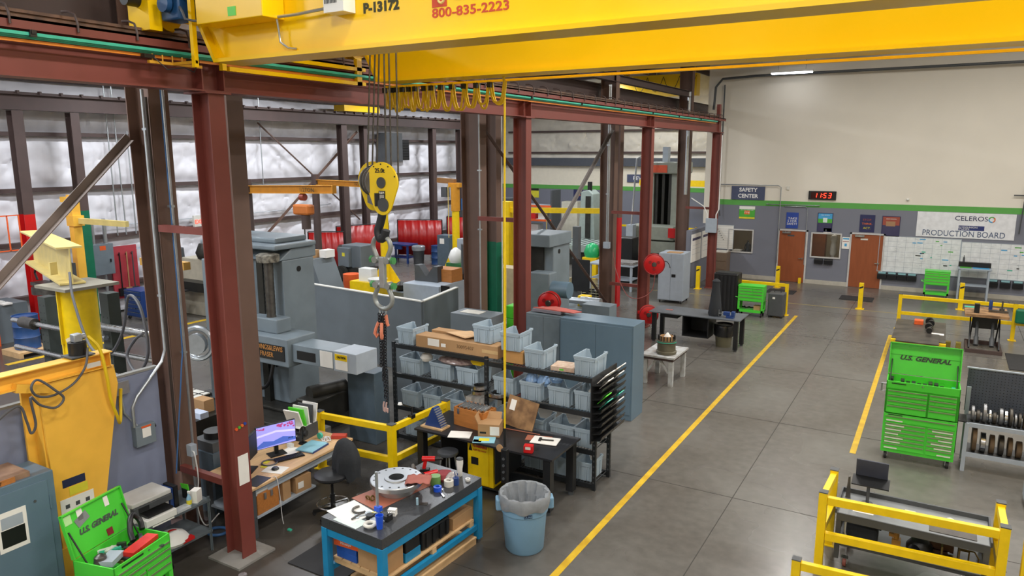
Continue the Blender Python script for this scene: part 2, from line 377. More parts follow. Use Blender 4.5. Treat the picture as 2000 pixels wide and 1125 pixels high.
# ---------------------------------------------------------------- doors, windows of the end wall
m_door = mat('reddish_brown_door', '96502c', .45, var=.15, scale=3, stretch=(3, 3, .4))
m_frame = mat('pale_grey_frame', 'c6c4c2', .5)
for i, (a, b_) in enumerate(DO):
    d = struct('door_%d' % (i+1), B(a, b_, YW-.045, YW-.005, .01, 2.1), m_door)
    fr = MB()
    fr.box(a-.06, a, YW-.07, YW-.02, 0, 2.16).box(b_, b_+.06, YW-.07, YW-.02, 0, 2.16).box(a-.06, b_+.06, YW-.07, YW-.02, 2.1, 2.16)
    build('door_frame', fr, m_frame, d)
    build('door_closer', B(a+.12, a+.45, YW-.12, YW-.05, 2.0, 2.08), m_steel, d)
    hd = MB(); hd.cyl((b_-.1, YW-.045, 1.0), (b_-.1, YW-.11, 1.0), .03); hd.bar((b_-.09, YW-.1, 1.0), (b_-.24, YW-.1, 1.0), .025)
    build('door_handle', hd, m_steel, d)
    build('door_plate', B(a+.32, a+.58, YW-.05, YW-.044, 1.88, 1.94), m_dkgrey if i == 0 else m_label, d)
m_room = mat('room_wall_cream', 'b3a488', .8); m_roomd = mat('room_cabinet_brown', '9a5a33', .6)
m_glass = glassy('window_glass', '4a5052', .03, .15)
for i, (a, b_, z0, z1) in enumerate(WI):
    fr = MB()
    for q in ((a-.05, a, z0-.05, z1+.05), (b_, b_+.05, z0-.05, z1+.05), (a, b_, z0-.05, z0), (a, b_, z1, z1+.05)): fr.box(q[0], q[1], YW-.06, YW-.0, q[2], q[3])
    wn = struct('window_%d' % (i+1), fr, m_frame); build('window_glass', B(a, b_, YW-.035, YW-.03, z0, z1), m_glass, wn)

rooms = MB()
rooms.box(-8.2, -2.6, YW+2.2, YW+2.3, 0, 2.7).box(-8.3, -8.2, YW+.25, YW+2.3, 0, 2.7).box(-2.6, -2.5, YW+.25, YW+2.3, 0, 2.7).box(-8.2, -2.6, YW+.25, YW+2.3, 2.6, 2.7).box(-5.3, -5.2, YW+.25, YW+2.2, 0, 2.6)
struct('wall_office', rooms, m_room)
struct('trim_10', B(-8.2, -2.6, YW+.25, YW+2.2, -.02, .01), m_dkgrey)
for x, nm in ((-6.6, 'left'), (-3.9, 'right')):
    ld = bpy.data.lights.new('office_lamp_light', 'AREA'); ld.size = .8; ld.energy = 8; ld.color = (1, .93, .8)
    lo = bpy.data.objects.new('office_lamp_light', ld); COL.objects.link(lo); lo.location = (x, YW+1.1, 2.55)
solo('office_cabinet', B(-7.05, -6.2, YW+1.75, YW+2.19, .011, 2.1), m_roomd, 'reddish brown tall cabinet seen through the left office window', 'cabinet')
solo('office_cabinet', B(-5.15, -4.2, YW+1.75, YW+2.19, .011, 2.1), m_roomd, 'brown wooden cabinet seen through the right office window', 'cabinet')
solo('desk', B(-8.15, -6.35, YW+.35, YW+1.1, 1.0, 1.05).box(-8.12, -8.07, YW+.4, YW+1.05, .011, 1.0).box(-6.43, -6.38, YW+.4, YW+1.05, .011, 1.0), m_dkgrey, 'dark desk inside the left office window', 'desk')
fg = MB()
fg.lathe([(.1, 0), (.12, .05), (.09, .12), (.1, .3), (.07, .36), (.03, .4), (.035, .46), (.0, .5)], (-7.15, YW+.7, 1.051), 12)
for s_ in (-1, 1): fg.tube([(-7.15+s_*.09, YW+.7, 1.051), (-7.15+s_*.14, YW+.7, 1.2), (-7.15+s_*.1, YW+.7, 1.36)], .02, 6)
solo('trophy', fg, m_dkgrey, 'dark upright trophy shape on the desk inside the left office window', 'trophy')
solo('paper_pile', B(-7.75, -7.4, YW+.45, YW+.75, 1.051, 1.11).box(-7.7, -7.36, YW+.5, YW+.72, 1.111, 1.13), m_paper, 'pile of white papers on the desk inside the left office window', 'papers')
vs = MB(); vs.lathe([(.1, 0), (.13, .1), (.11, .4), (.09, .55), (.13, .62), (.14, .72), (.1, .82), (.0, .86)], (-3.75, YW+.75, 1.1), 14)
vs.cyl((-3.75, YW+.75, .011), (-3.75, YW+.75, 1.1), .06)
solo('wrapped_figure', vs, m_label, 'pale wrapped upright form on a stand inside the right office window', 'figure')
# ================================================================ steel columns, runways, crane
# ---- red runway columns and runway beam (X about -7.7)
XR = -7.7
names = ['nearest red steel column standing beside the wooden computer desk', 'second red steel column from the camera, behind the racks of grey bins', 'third red steel column carrying the round red hose reel', 'last red steel column at the far end of the red runway beam']
m_base = mat('grout_pad', '8d8a85', .8)
for i, y in enumerate((5.95, 13.55, 21.05, 28.6)):
    t = thing('steel_column', names[i], 'column', (XR, y, 0), group='red runway columns')
    c = MB(); c.hbeam((0, 0, .03), (0, 0, 5.98), .31, .22, .016, .011, side=(1, 0, 0)); build('shaft', c, m_red, t)
    w_ = .3 if i == 0 else .19; build('base_plate', B(-w_, w_, -w_, w_, 0, .03), m_base if i == 0 else m_red, t)
    build('cap_plate', B(-.2, .2, -.18, .18, 5.98, 6.0), m_red, t)
    st = MB(); st.box(-.12, .12, -.15, -.135, 6.03, 6.47); st.box(-.12, .12, .135, .15, 6.03, 6.47)
    if i == 3: build('end_stop', B(-.06, .06, -.02, .18, 6.0, 7.05), m_red, t)
t = thing('runway_beam', 'long red steel crane runway beam on the red columns', 'beam', (XR, 0, 0))
b = MB(); b.hbeam((0, -4, 6.255), (0, 29.05, 6.255), .5, .26, .018, .012, side=(0, 0, 1)); build('girder', b, m_red, t)
b = MB(); b.box(-.2, .2, -4, 29.0, 6.505, 6.53).box(.185, .2, -4, 29, 6.43, 6.53).box(-.2, -.185, -4, 29, 6.43, 6.53); build('cap_channel', b, m_red, t)
b = MB(); b.box(-.06, .06, -4, 29.0, 6.53, 6.54).box(-.012, .012, -4, 29, 6.54, 6.6).box(-.035, .035, -4, 29, 6.6, 6.63); build('rail', b, mat('rusty_rail', '7a5f50', .6, .5, hx2='51423b'), t)
b = MB()
for y in (5.8, 6.1, 13.4, 13.7, 20.9, 21.2): b.box(-.125, .125, y-.007, y+.007, 6.025, 6.485)
build('web_stiffener', b, m_red, t)
y = 1.2; k = 0
while y < 28.8:
    cl = MB(); cl.tube([(.05, y, 6.66), (.13, y+.02, 6.66), (.2, y+.04, 6.63), (.22, y+.05, 6.55), (.22, y+.05, 6.46)], .012, 6)
    build('rail_clip', cl, m_dkbrown, t); y += .62; k += 1
t = thing('conductor_bar', 'teal and orange conductor bars running along the red runway beam', 'conductor bar', (0, 0, 0))
for q in range(3): build('teal_bar', B(-7.53+q*.03, -7.51+q*.03, -4, 27.7, 6.345+q*.012, 6.375+q*.012), m_teal, t)
build('orange_bar', B(-7.54, -7.515, -4, 27.7, 6.31, 6.338), mat('conductor_orange', 'dd8226', .45), t)
for y in [1.5+2.4*i for i in range(11)]:
    build('hanger', B(-7.58, -7.42, y-.02, y+.02, 6.385, 6.42).box(-7.46, -7.43, y-.03, y+.03, 6.36, 6.42), m_blackp, t)
# ---- brown frame columns, the left bay's runway columns, ties, braces
XB = -9.15
lab = ['nearest brown frame column with a shiny conduit, beside the grey-blue panel', 'brown frame column left of the second red column, near the green-painted base', 'brown frame column left of the hose reel column with the X brace', 'farthest brown frame column behind the light grey locker']
for i, y in enumerate((6.15, 13.95, 21.65, 29.35)):
    t = thing('frame_column', lab[i], 'column', (XB, y, 0), group='brown frame columns')
    c = MB(); h0, h1 = .22, .3; H_ = roof_z(XB)-.9
    c.prism([(-h0, .0), (-h1, H_), (-h1+.015, H_), (-h0+.015, 0)], -.14, .14, 'y'); c.prism([(h0, .0), (h0, H_), (h0-.015, H_), (h0-.015, 0)], -.14, .14, 'y')
    c.prism([(-h0+.015, 0), (-h1+.015, H_), (h0-.015, H_), (h0-.015, 0)], -.006, .006, 'y'); build('shaft', c, m_brown, t)
    build('base_plate', B(-.3, .3, -.2, .2, 0, .025), m_dkbrown, t)
XQ = -9.6
lab = ['brown crane column close behind the nearest red column', 'brown crane column with a dark green painted base', 'brown crane column with a bright red painted base']
for i, (y, pm) in enumerate(((7.75, None), (15.45, m_dkgreen), (23.3, m_redp))):
    t = thing('crane_column', lab[i], 'column', (XQ, y, 0), group='left bay runway columns')
    c = MB(); z0 = 3.1 if pm else .02
    c.hbeam((0, 0, z0), (0, 0, 6.85), .36, .3, .016, .011, side=(1, 0, 0)); build('shaft', c, m_brown, t)
    if pm:
        c = MB(); c.hbeam((0, 0, .02), (0, 0, 3.1), .36, .3, .016, .011, side=(1, 0, 0)); build('painted_base', c, pm, t)
b = MB(); b.hbeam((XQ, 2, 7.1), (XQ, 37, 7.1), .5, .26, .018, .012, side=(0, 0, 1))
solo('runway_beam', b, m_dkbrown, 'dark brown crane runway beam of the left bay, behind the red runway beam', 'beam')
b = MB(); b.hbeam((-9.0, 14.2, 7.5), (-9.0, 29.2, 7.5), .22, .2, side=(0, 0, 1))
solo('eave_strut', b, m_dkbrown, 'brown strut under the roof between the brown frame columns', 'beam')
def brace(p, q, lbl, a=.09, mt=None):
    b = MB().bar(p, q, a, .012).bar((p[0]-.04, p[1], p[2]+.04), (q[0]-.04, q[1], q[2]+.04), .012, a); return solo('angle_brace', b, mt or m_brown, lbl, 'brace', group='diagonal braces')
m_brace = mat('grey_brown_angle_iron', '7d7069', .55)
brace((-9.4, 6.02, 5.46), (-9.4, .35, .12), 'thick grey brown diagonal brace running down left from the nearest brown column', .13, m_brace)
def xbrace(lbl, a1, a2, b1, b2, w_, m1, m2):
    t = thing('cross_brace', lbl, 'brace')
    for p, q, mt in ((a1, a2, m1), (b1, b2, m2)): build('brace_bar', MB().bar(p, q, w_, .012).bar((p[0]-.04, p[1], p[2]+.04), (q[0]-.04, q[1], q[2]+.04), .012, w_), mt, t)
xbrace('X-shaped pair of diagonal braces between two brown frame columns', (-9.08, 14.12, 5.9), (-9.08, 21.5, .5), (-9.0, 21.5, 5.95), (-9.0, 14.12, .35), .09, m_brown, mat('primer_grey_brace', '85807e', .5))
for i, (y, z) in enumerate(((6.0, 4.32), (6.0, .95), (13.7, 3.85), (21.3, 3.45), (21.3, 1.2), (28.9, 3.1))):
    w_ = ['upper tie of the nearest red column', 'lower tie of the nearest red column', 'tie beside the second red column, near the yellow pendant cable', 'upper tie of the hose reel column', 'lower tie of the hose reel column', 'tie of the last red column'][i]
    b = MB(); b.bar((-8.9, y, z), (-7.86, y, z), .08, .09); solo('column_tie', b, m_red, 'short red horizontal steel ' + w_, 'tie', group='column ties')
def conduit(pts, r, lbl, mt=None, clips=()):
    t = thing('conduit', lbl, 'conduit', (0, 0, 0)); build('pipe', MB().tube(pts, r, 8), mt or m_galv, t)
    for c in clips: build('clip', MB().cb(c, (.09, .05, .03)), m_galv, t)
    return t
conduit([(-9.02, 5.98, 6.1), (-9.02, 5.98, 2.65), (-9.0, 5.9, 2.5), (-9.0, 5.5, 2.12), (-8.985, 5.42, 2.0), (-8.985, 5.42, 1.72)], .022, 'shiny bent conduit down the nearest brown column to the switch box', clips=[(-9.02, 5.99, 3.4), (-9.02, 5.99, 5.6)])
conduit([(-8.84, 6.15, 6.1), (-8.84, 6.15, .6)], .018, 'slim conduit with blue cable on the right edge of the nearest brown column', clips=[(-8.85, 6.14, 4.6), (-8.85, 6.14, 2.6)])
solo('hanging_cable', MB().tube(cr([(-8.81, 6.1, 6.1), (-8.81, 6.1, 3), (-8.8, 6.05, 2.4), (-8.85, 5.95, 1.5), (-8.9, 5.9, .9)], 4), .009, 6), mat('blue_cable', '3f6fa8', .5), 'blue cable hanging down along the nearest brown column', 'cable')
conduit([(-8.95, 5.98, 6), (-8.95, 5.98, .9)], .02, 'dark rust pipe down the web of the nearest brown column', mat('dark_pipe', '3a302b', .6))
conduit([(-8.88, 13.72, 6.3), (-8.88, 13.72, 1.6)], .018, 'thin pale conduit on the brown column beside the green-painted base', clips=[(-8.88, 13.72, 3.6), (-8.88, 13.72, 4.9)])
conduit([(-9.2, 15.2, 6.3), (-9.2, 15.2, .03)], .012, 'thin white pipe beside the green-painted column base', m_white)
t = conduit([(-9.1, 21.4, 7.3), (-9.1, 21.4, 2.5)], .025, 'pair of conduits down the brown column with the X brace to a small box', clips=[(-9.1, 21.4, 4), (-9.1, 21.4, 5.5)])
build('pipe', MB().tube([(-9.04, 21.38, 7.3), (-9.04, 21.38, 2.5)], .02, 8), m_galv, t); build('box', B(-9.17, -8.97, 21.3, 21.42, 2.3, 2.5), m_ltgrey, t)
t = conduit([(-7.48, 28.5, 5.9), (-7.48, 28.5, 3.1), (-7.56, 28.45, 2.9), (-7.56, 28.45, 2.75)], .022, 'white conduit on the last red column ending in a grey switch box', m_white)
build('pipe', MB().tube([(-7.9, 28.45, 2.75), (-7.9, 28.45, 2.9), (-8.05, 28.45, 3.2), (-8.6, 28.6, 3.5)], .02, 8), m_white, t)
build('switch_box', B(-7.92, -7.5, 28.32, 28.46, 2.2, 2.75), m_ltgrey, t, bev=.01)
conduit([(-9.0, 29.1, 7.6), (-9.0, 29.1, 3.6)], .07, 'fat grey duct pipe on the farthest brown column', m_galv)
# ---- left wall runway and columns
b = MB(); b.hbeam((-22.9, 5, 6.72), (-22.9, 34, 6.72), .44, .28, .02, .012, side=(0, 0, 1)); b.box(-23.0, -22.8, 5, 34, 6.945, 7.0)
for i in range(48): b.box(-22.84, -22.72, 5.3+i*.6, 5.36+i*.6, 6.945, 7.03)
solo('runway_beam', b, m_dkbrown, 'brown crane runway beam along the white insulated left wall', 'beam')
lab = ['brown wall column with a bright red painted base at the left edge', 'brown wall column with a green painted base behind the jib crane', 'brown left wall column rising behind the red curtains', 'brown left wall column directly left of the dark wall fan', 'brown left wall column right of the dark wall fan', 'last brown left wall column before the far corner', 'brown left wall column left of the red-based one']
for i, (y, x, pm, wd) in enumerate(((11.25, -22.9, m_redp, .3), (12.85, -22.9, m_dkgreen, .26), (24.5, -23.0, None, .34), (26.1, -23.2, None, .24), (31.1, -23.0, None, .3), (33.4, -22.9, None, .26), (9.6, -23.2, None, .2))):
    t = thing('wall_column', lab[i], 'column', (x, y, 0), group='left wall columns')
    z0 = 3.55 if pm else .02
    c = MB(); c.hbeam((0, 0, z0), (0, 0, 6.48), .3, wd, .016, .011, side=(1, 0, 0)); build('shaft', c, m_dkbrown, t)
    if pm: c = MB(); c.hbeam((0, 0, .02), (0, 0, z0), .3, wd, .016, .011, side=(1, 0, 0)); build('painted_base', c, pm, t)
xbrace('thin X-shaped brace across the insulated left wall behind the jib arms', (-23.4, 20.3, 6.4), (-23.4, 25.9, 2.2), (-23.35, 25.9, 6.2), (-23.35, 20.3, 2.0), .07, m_brown, m_brown)
for i, (y, z1, d) in enumerate(((14.3, 7.4, 0), (14.55, 7.4, .05), (14.95, 6, 0), (15.2, 6, .05), (15.6, 7.4, 0))):
    conduit([(-23.55, y, z1), (-23.55, y+d, 2.6)], .022, ('leftmost', 'second', 'third', 'fourth', 'fifth')[i]+' of the thin grey conduits down the insulated left wall to the panel')
conduit([(-23.55, 20.5, 7.4), (-23.55, 20.5, 3.8)], .02, 'lone conduit down the left wall behind the amber jib arms')
conduit([(-23.55, 14, 2.95), (-23.55, 22, 2.95), (-23.55, 24.2, 3.05)], .014, 'thin horizontal conduit along the left wall above the red curtain')
# ---- wall fan louvre
t = thing('wall_fan', 'dark ventilation fan and louvre high on the left wall behind the hook', 'fan', (-23.6, 28.2, 0))
f = MB(); f.box(0, .5, -.7, .6, 4.85, 6.2); build('housing', f, m_dkgrey, t)
f = MB(); f.box(0, .12, .65, 1.6, 4.9, 5.9)
for k in range(7): f.box(.12, .15, .7, 1.55, 4.96+k*.13, 5.02+k*.13)
build('louvre', f, m_black, t)
# ================================================================ yellow bridge crane
t = thing('bridge_crane', 'big yellow double girder bridge crane spanning the top of the hall', 'crane', (0, 0, 0))
def girder(ya, yb, nm):
    g = MB(); yw0, yw1 = ya+.09, yb-.09
    prof = [(-7.62, 6.75), (-7.2, 6.75), (-6.95, 6.3), (9, 6.3), (9, 7.6), (-7.62, 7.6)]
    g.prism([(x, z) for x, z in prof], yw0, yw1, 'y')
    g.prism([(-6.98, 6.26), (9, 6.26), (9, 6.3), (-6.95, 6.3)], ya, yb, 'y')
    g.prism([(-7.24, 6.74), (-7.2, 6.75), (-6.95, 6.3), (-6.98, 6.26)], ya, yb, 'y')
    g.box(-7.4, 9, ya-.02, yb+.02, 7.6, 7.63)
    return build(nm, g, m_crane, t)
g1 = girder(5.5, 5.9, 'girder'); g2 = girder(8.16, 8.56, 'girder')
e = MB(); e.box(-7.88, -7.52, 5.15, 5.3, 6.6, 7.3).box(-7.86, -7.54, 5.3, 8.9, 6.72, 7.15); build('end_truck', e, m_crane, t)
for y in (5.48, 8.55): build('wheel', MB().cyl((-7.76, y, 6.79), (-7.64, y, 6.79), .155, n=24).cyl((-7.78, y, 6.79), (-7.76, y, 6.79), .19, n=24), m_crane, t)
build('bumper', MB().cyl((-7.7, 5.15, 6.92), (-7.7, 5.0, 6.92), .08), m_blackp, t)
mt_ = MB(); mt_.box(-7.5, -7.2, 5.28, 5.52, 6.7, 7.0).cyl((-7.35, 5.26, 6.86), (-7.35, 5.2, 6.86), .09, n=14).cyl((-7.2, 5.4, 6.98), (-6.85, 5.4, 6.98), .1, n=16)
build('drive_motor', mt_, mat('drive_motor_blue', '1d4c7c', .4), t, bev=.02)
build('drive_coupling', MB().cyl((-7.5, 5.4, 6.8), (-7.52, 5.4, 6.8), .07), m_steel, t)
build('motor_cable', MB().tube([(-7.2, 5.3, 6.82), (-7.1, 5.25, 6.76), (-7.06, 5.25, 6.68), (-6.98, 5.3, 6.66), (-6.7, 5.45, 6.68)], .014), m_cable, t)
# current collector mast
c = MB(); c.box(-7.1, -7.05, 5.32, 5.37, 6.2, 7.2); build('collector_mast', c, m_crane, t)
c = MB(); c.box(-7.45, -7.05, 5.33, 5.36, 6.24, 6.27).box(-7.47, -7.43, 5.05, 5.7, 6.24, 6.27)
for q in range(5): c.cyl((-7.45, 5.1+q*.12, 6.27), (-7.45, 5.1+q*.12, 6.34), .008, n=6)
build('collector_arm', c, mat('collector_orange', 'd9a02a', .5), t)
for y in (5.05, 5.6): build('collector_shoe', B(-7.49, -7.42, y-.06, y+.06, 6.29, 6.33), m_blackp, t)
build('collector_wire', MB().tube([(-7.42, 5.1, 6.3), (-7.35, 5.2, 6.18), (-7.2, 5.3, 6.2), (-7.1, 5.34, 6.15), (-7.06, 5.35, 6.22)], .006, 5), m_blackp, t)
# guard frame between the girders
c = MB(); c.box(-7.52, -7.46, 6.1, 8.5, 6.25, 6.3).box(-7.52, -7.46, 6.5, 8.5, 6.45, 6.5).box(-7.52, -7.46, 8.32, 8.42, 6.25, 6.62).box(-7.52, -7.46, 6.0, 6.06, 6.25, 6.62); build('guard_frame', c, m_crane, t)
# boxes and conduit on the near girder
build('control_box', B(-6.95, -5.95, 5.3, 5.585, 6.62, 7.4), m_crane, t, bev=.008)
build('sticker', B(-6.45, -6.33, 5.297, 5.3, 6.66, 6.75), m_ltgreen, t)
hb = build('heater_box', B(-5.25, -5.0, 5.42, 5.585, 6.6, 6.9), m_white, t)
v = MB()
for q in range(9): v.box(-5.235+q*.018, -5.227+q*.018, 5.416, 5.421, 6.68, 6.85)
build('vent_slot', v, m_blackp, hb)
build('girder_conduit', MB().tube([(-5.95, 5.5, 6.64), (-5.7, 5.5, 6.64), (-5.25, 5.5, 6.66)], .016), m_galv, t)
build('girder_conduit', MB().tube([(-5.97, 5.5, 6.62), (-5.97, 5.52, 6.5), (-5.96, 5.52, 6.4), (-5.88, 5.55, 6.34), (-5.8, 5.58, 6.33)], .011), m_galv, t)
m_stencil = mat('stencil_black', '3a3a22', .6); m_redtxt = mat('faded_red_lettering', 'c7482c', .6)
text('P-13172', .12, (-4.69, 5.588, 6.63), '-y', m_stencil, t, width=.43, bold=.006)
text('800-835-2223', .11, (-3.7, 5.588, 6.512), '-y', m_redtxt, t, width=.8, bold=.002)
text('OR SALES', .075, (-3.62, 5.588, 6.63), '-y', m_redtxt, t, width=.5)
build('logo_panel', B(-4.1, -3.94, 5.585, 5.589, 6.565, 6.8), m_redtxt, t); build('logo_ring', MB().torus((-4.0, 5.588, 6.63), .032, .013, (0, 1, 0), 18, 6), m_oldyel, t)
# festoon of flat yellow cables under the far girder
tf = thing('festoon_cable', 'looped yellow festoon cables hanging under the far yellow girder', 'cable', (0, 8.75, 0))
rnd = random.Random(4); x = -7.3
tr = MB().box(-7.3, 9, -.03, .03, 6.23, 6.26); build('track', tr, m_crane, tf)
ks = 0
for wd in (.13, .1, .12, .13, .12, .17, .14, .18, .2, .22, .22, .24, .24):
    for q in range(2):
        dz = rnd.uniform(.29, .38); w1 = wd*rnd.uniform(.75, 1.15); yy = -.03+.03*q; x0 = x+.02*q; pts = []
        for k in range(15):
            a = k/14; pts.append((x0+w1*a, yy+.01*math.sin(5*a), 6.25-dz*(1-(2*a-1)**4)*(.93+.07*math.sin(3*a))))
        mb = MB()
        for p, q_ in zip(pts[:-1], pts[1:]): mb.bar(p, q_, .03, .01, (0, 1, 0))
        build('loop', mb, m_ycable, tf); ks += 1
    build('trolley', B(x-.03, x+.03, -.05, .05, 6.16, 6.23), m_blackp, tf)
    x += wd*.93
# pendant
t2 = thing('crane_pendant', 'yellow pendant cable with a push-button controller hanging over the trash can', 'pendant', (-5.085, 8.45, 0))
build('cable', MB().tube([(.01, .0, 6.26), (.02, 0, 6.0), (0, 0, 3), (0, 0, 1.45)], .014), m_ycable, t2)
build('strain_cable', MB().tube([(-.02, 0.02, 6.26), (-.005, .02, 6.05), (.022, .01, 3.6), (.0, .016, 1.5)], .006), m_ycable, t2)
build('sleeve', MB().cyl((0, 0, 1.45), (0, 0, 1.17), .02), m_blackp, t2)
hd = build('controller', B(-.05, .05, -.035, .035, .62, 1.14), m_blackp, t2, bev=.012)
c = MB()
for k in range(4): c.cyl((0, -.035, .7+k*.1), (0, -.05, .7+k*.1), .02, n=10)
build('button', c, m_dkgrey, hd); build('tag', MB().cyl((-.09, 0, 1.13), (-.09, .01, 1.13), .055), m_card, t2)
# hook block, ropes
t3 = thing('hook_block', 'yellow 25.0t hook block hanging from the crane on steel ropes', 'hook block', (0, 0, 0))
for q, (xa, xb) in enumerate(((-6.29, -6.5), (-6.21, -6.42), (-6.15, -6.34), (-5.93, -5.98), (-5.86, -5.9), (-5.75, -5.79))):
    yy = 7.36 if q < 3 else 7.12
    build('rope', MB().cyl((xa, yy, 7.6), (xb, yy, 4.95 if q != 2 else 5.0), .011, n=6), m_dsteel, t3)
def sideplate(y, dx):
    pl_ = []
    for k in range(25):
        a = -.22+(PI+.44)*k/24; pl_.append((.25*math.cos(a), 4.93+.25*math.sin(a)))
    for k in range(13):
        a = PI+.35+(PI-.7)*k/12; pl_.append((.15*math.cos(a), 4.68+.15*math.sin(a)))
    return MB().prism(pl_, y, y+.03, 'y').xf(Matrix.Translation((dx, 0, 0)))
m_hook = mat('hook_block_yellow', 'f7d417', .3, var=.03)
build('side_plate', sideplate(7.05, -6.0), m_hook, t3, bev=.006)
build('side_plate', sideplate(7.55, -6.58), m_hook, t3, bev=.006)
build('sheave', MB().cyl((-6.08, 7.16, 4.93), (-6.14, 7.22, 4.93), .21, n=28).cyl((-6.27, 7.32, 4.93), (-6.33, 7.38, 4.93), .21, n=28).cyl((-6.44, 7.46, 4.93), (-6.5, 7.51, 4.93), .21, n=28), m_dsteel, t3)
build('body', MB().bar((-6.02, 7.08, 4.72), (-6.56, 7.55, 4.72), .18, .16), m_blackp, t3)
c = MB(); c.cyl((-6.0, 7.06, 4.93), (-6.0, 7.035, 4.93), .068, n=22); build('pin_cover', c, m_dkgrey, t3)
c = MB(); c.cyl((-5.98, 7.06, 4.66), (-5.98, 7.035, 4.66), .085, n=22); build('pin_cover', c, m_dkgrey, t3)
for a in (20, 60, 90, 120, 165): build('bolt', MB().cyl((-6+.225*math.cos(math.radians(a)), 7.05, 4.93+.225*math.sin(math.radians(a))), (-6+.225*math.cos(math.radians(a)), 7.042, 4.93+.225*math.sin(math.radians(a))), .009, n=8), m_blackp, t3)
text('25.0t', .075, (-6.02, 7.047, 5.075), '-y', m_blackp, t3, bold=.002)
lb = build('rating_label', B(-6.045, -5.945, 7.044, 7.05, 4.72, 4.83), m_blackp, t3); text('R&M', .04, (-5.995, 7.043, 4.805), '-y', m_paper, lb)
c = MB()
for k in range(4): c.box(-6.03, -5.96, 7.042, 7.044, 4.735+k*.013, 4.741+k*.013)
build('label_text', c, m_paper, lb)
hk = MB(); hk.tube(cr([(-6.2, 7.28, 4.64), (-6.2, 7.28, 4.52), (-6.23, 7.27, 4.4), (-6.26, 7.26, 4.3), (-6.22, 7.25, 4.2), (-6.15, 7.25, 4.24), (-6.12, 7.25, 4.32)], 3), .055, 12)
build('hook', hk, mat('dark_hook_forging', '33363a', .45, .3), t3)
t4 = thing('shackle_rig', 'pair of galvanised shackles with green pins under the yellow hook block', 'shackle', (-6.2, 7.25, 0))
def shackle(z, down):
    s_ = -1 if down else 1
    b = MB(); b.tube(cr([(-.1, 0, z), (-.095, 0, z+s_*.05), (-.145, 0, z+s_*.16), (-.125, 0, z+s_*.25), (-.06, 0, z+s_*.3), (0, 0, z+s_*.315), (.06, 0, z+s_*.3), (.125, 0, z+s_*.25), (.145, 0, z+s_*.16), (.095, 0, z+s_*.05), (.1, 0, z)], 3), .031, 10)
    b.cyl((-.1, -.05, z), (-.1, .05, z), .045).cyl((.1, -.05, z), (.1, .05, z), .045)
    r = build('bow', b, mat('galvanised_shackle', 'a5aaa9', .42, .6, var=.2), t4)
    build('pin', MB().cyl((-.17, 0, z), (.17, 0, z), .03), m_galv, r); [build('pin_nut', MB().cyl((a, 0, z), (a+.035, 0, z), .05, n=6), mat('shackle_green', '4e9a5b', .5), r) for a in (-.19, .16)]
shackle(3.93, False); shackle(3.6, True)
build('link_plate', B(-.045, .045, -.03, .03, 3.56, 3.97), m_galv, t4, bev=.01)
t5 = thing('chain_sling', 'dark lifting chains with orange hooks dangling below the shackles', 'chain', (-6.24, 7.25, 0))
rg = MB().torus((0.02, 0, 3.25), .055, .012, (0, 1, 0)); build('ring', rg, m_galv, t5); build('ring_wire', MB().tube([(0.02, 0, 3.32), (0.01, 0, 3.2)], .006), m_galv, t5)
for k in range(4):
    a = k*PI/2+.5; dx, dy = .035*math.cos(a), .03*math.sin(a); ch = MB(); z = 3.2; n_ = 0
    zend = (1.98, 2.06, 2.5, 2.3)[k]
    while z > zend:
        p = (dx+.006*math.sin(z*9+k), dy, z); hx_ = .02
        ax = (1, 0, 0) if n_ % 2 else (0, 1, 0)
        ch.tube([(p[0]+(.016 if n_ % 2 == 0 else .002)*math.cos(u), p[1]+(.016 if n_ % 2 else .002)*math.cos(u), p[2]+.027*math.sin(u)) for u in [2*PI*j/8 for j in range(8)]], .0065, 4, True)
        z -= .038; n_ += 1
    build('chain', ch, mat('dark_chain', '3a3b40', .4, .7), t5)
    hkk = MB().tube([(dx*1.6, dy*1.6, 3.2), (dx*2, dy*2, 3.08), (dx*2.4, dy*2.4, 3.05)], .022, 6) if k < 2 else MB().tube([(dx*1.4, dy*1.4, 3.1), (dx*2.4, dy*2.4, 3.02), (dx*3, dy*3, 2.95), (dx*2.3, dy*2.3, 2.9), (dx*1.5, dy*1.5, 2.94)], .022, 6)
    build('hook', hkk, mat('sling_orange', 'e08566', .5), t5)
for dx in (-.015, .03): build('end_hook', MB().tube([(dx, 0, 2.0), (dx-.012, 0, 1.95), (dx-.01, 0, 1.88), (dx+.012, 0, 1.86), (dx+.014, 0, 1.92)], .011, 6), mat('pale_pink_hook', 'c9a7a0', .5), t5)
# yellow crane of the left bay far behind
b = MB().box(-13.6, -9.9, 33, 33.5, 7.75, 8.7); t = thing('bridge_crane', 'distant yellow bridge crane girder near the roof of the far bay', 'crane'); build('girder', b, m_crane, t)
for x in (-13.3, -10.2): build('hanger', B(x-.1, x+.1, 33.1, 33.4, 8.7, roof_z(x)), m_crane, t)
for k in range(4): build('loop', MB().tube([(-12.9+k*.75+.75*q/6, 32.9, 8.6-.65*math.sin(PI*q/6)) for q in range(7)], .012, 5), m_blackp, t)
b = MB().box(-23.2, -22.6, 24.3, 26.6, 7.05, 7.3); solo('end_truck', b, m_crane, 'small yellow crane end truck riding the left wall runway', 'crane truck')
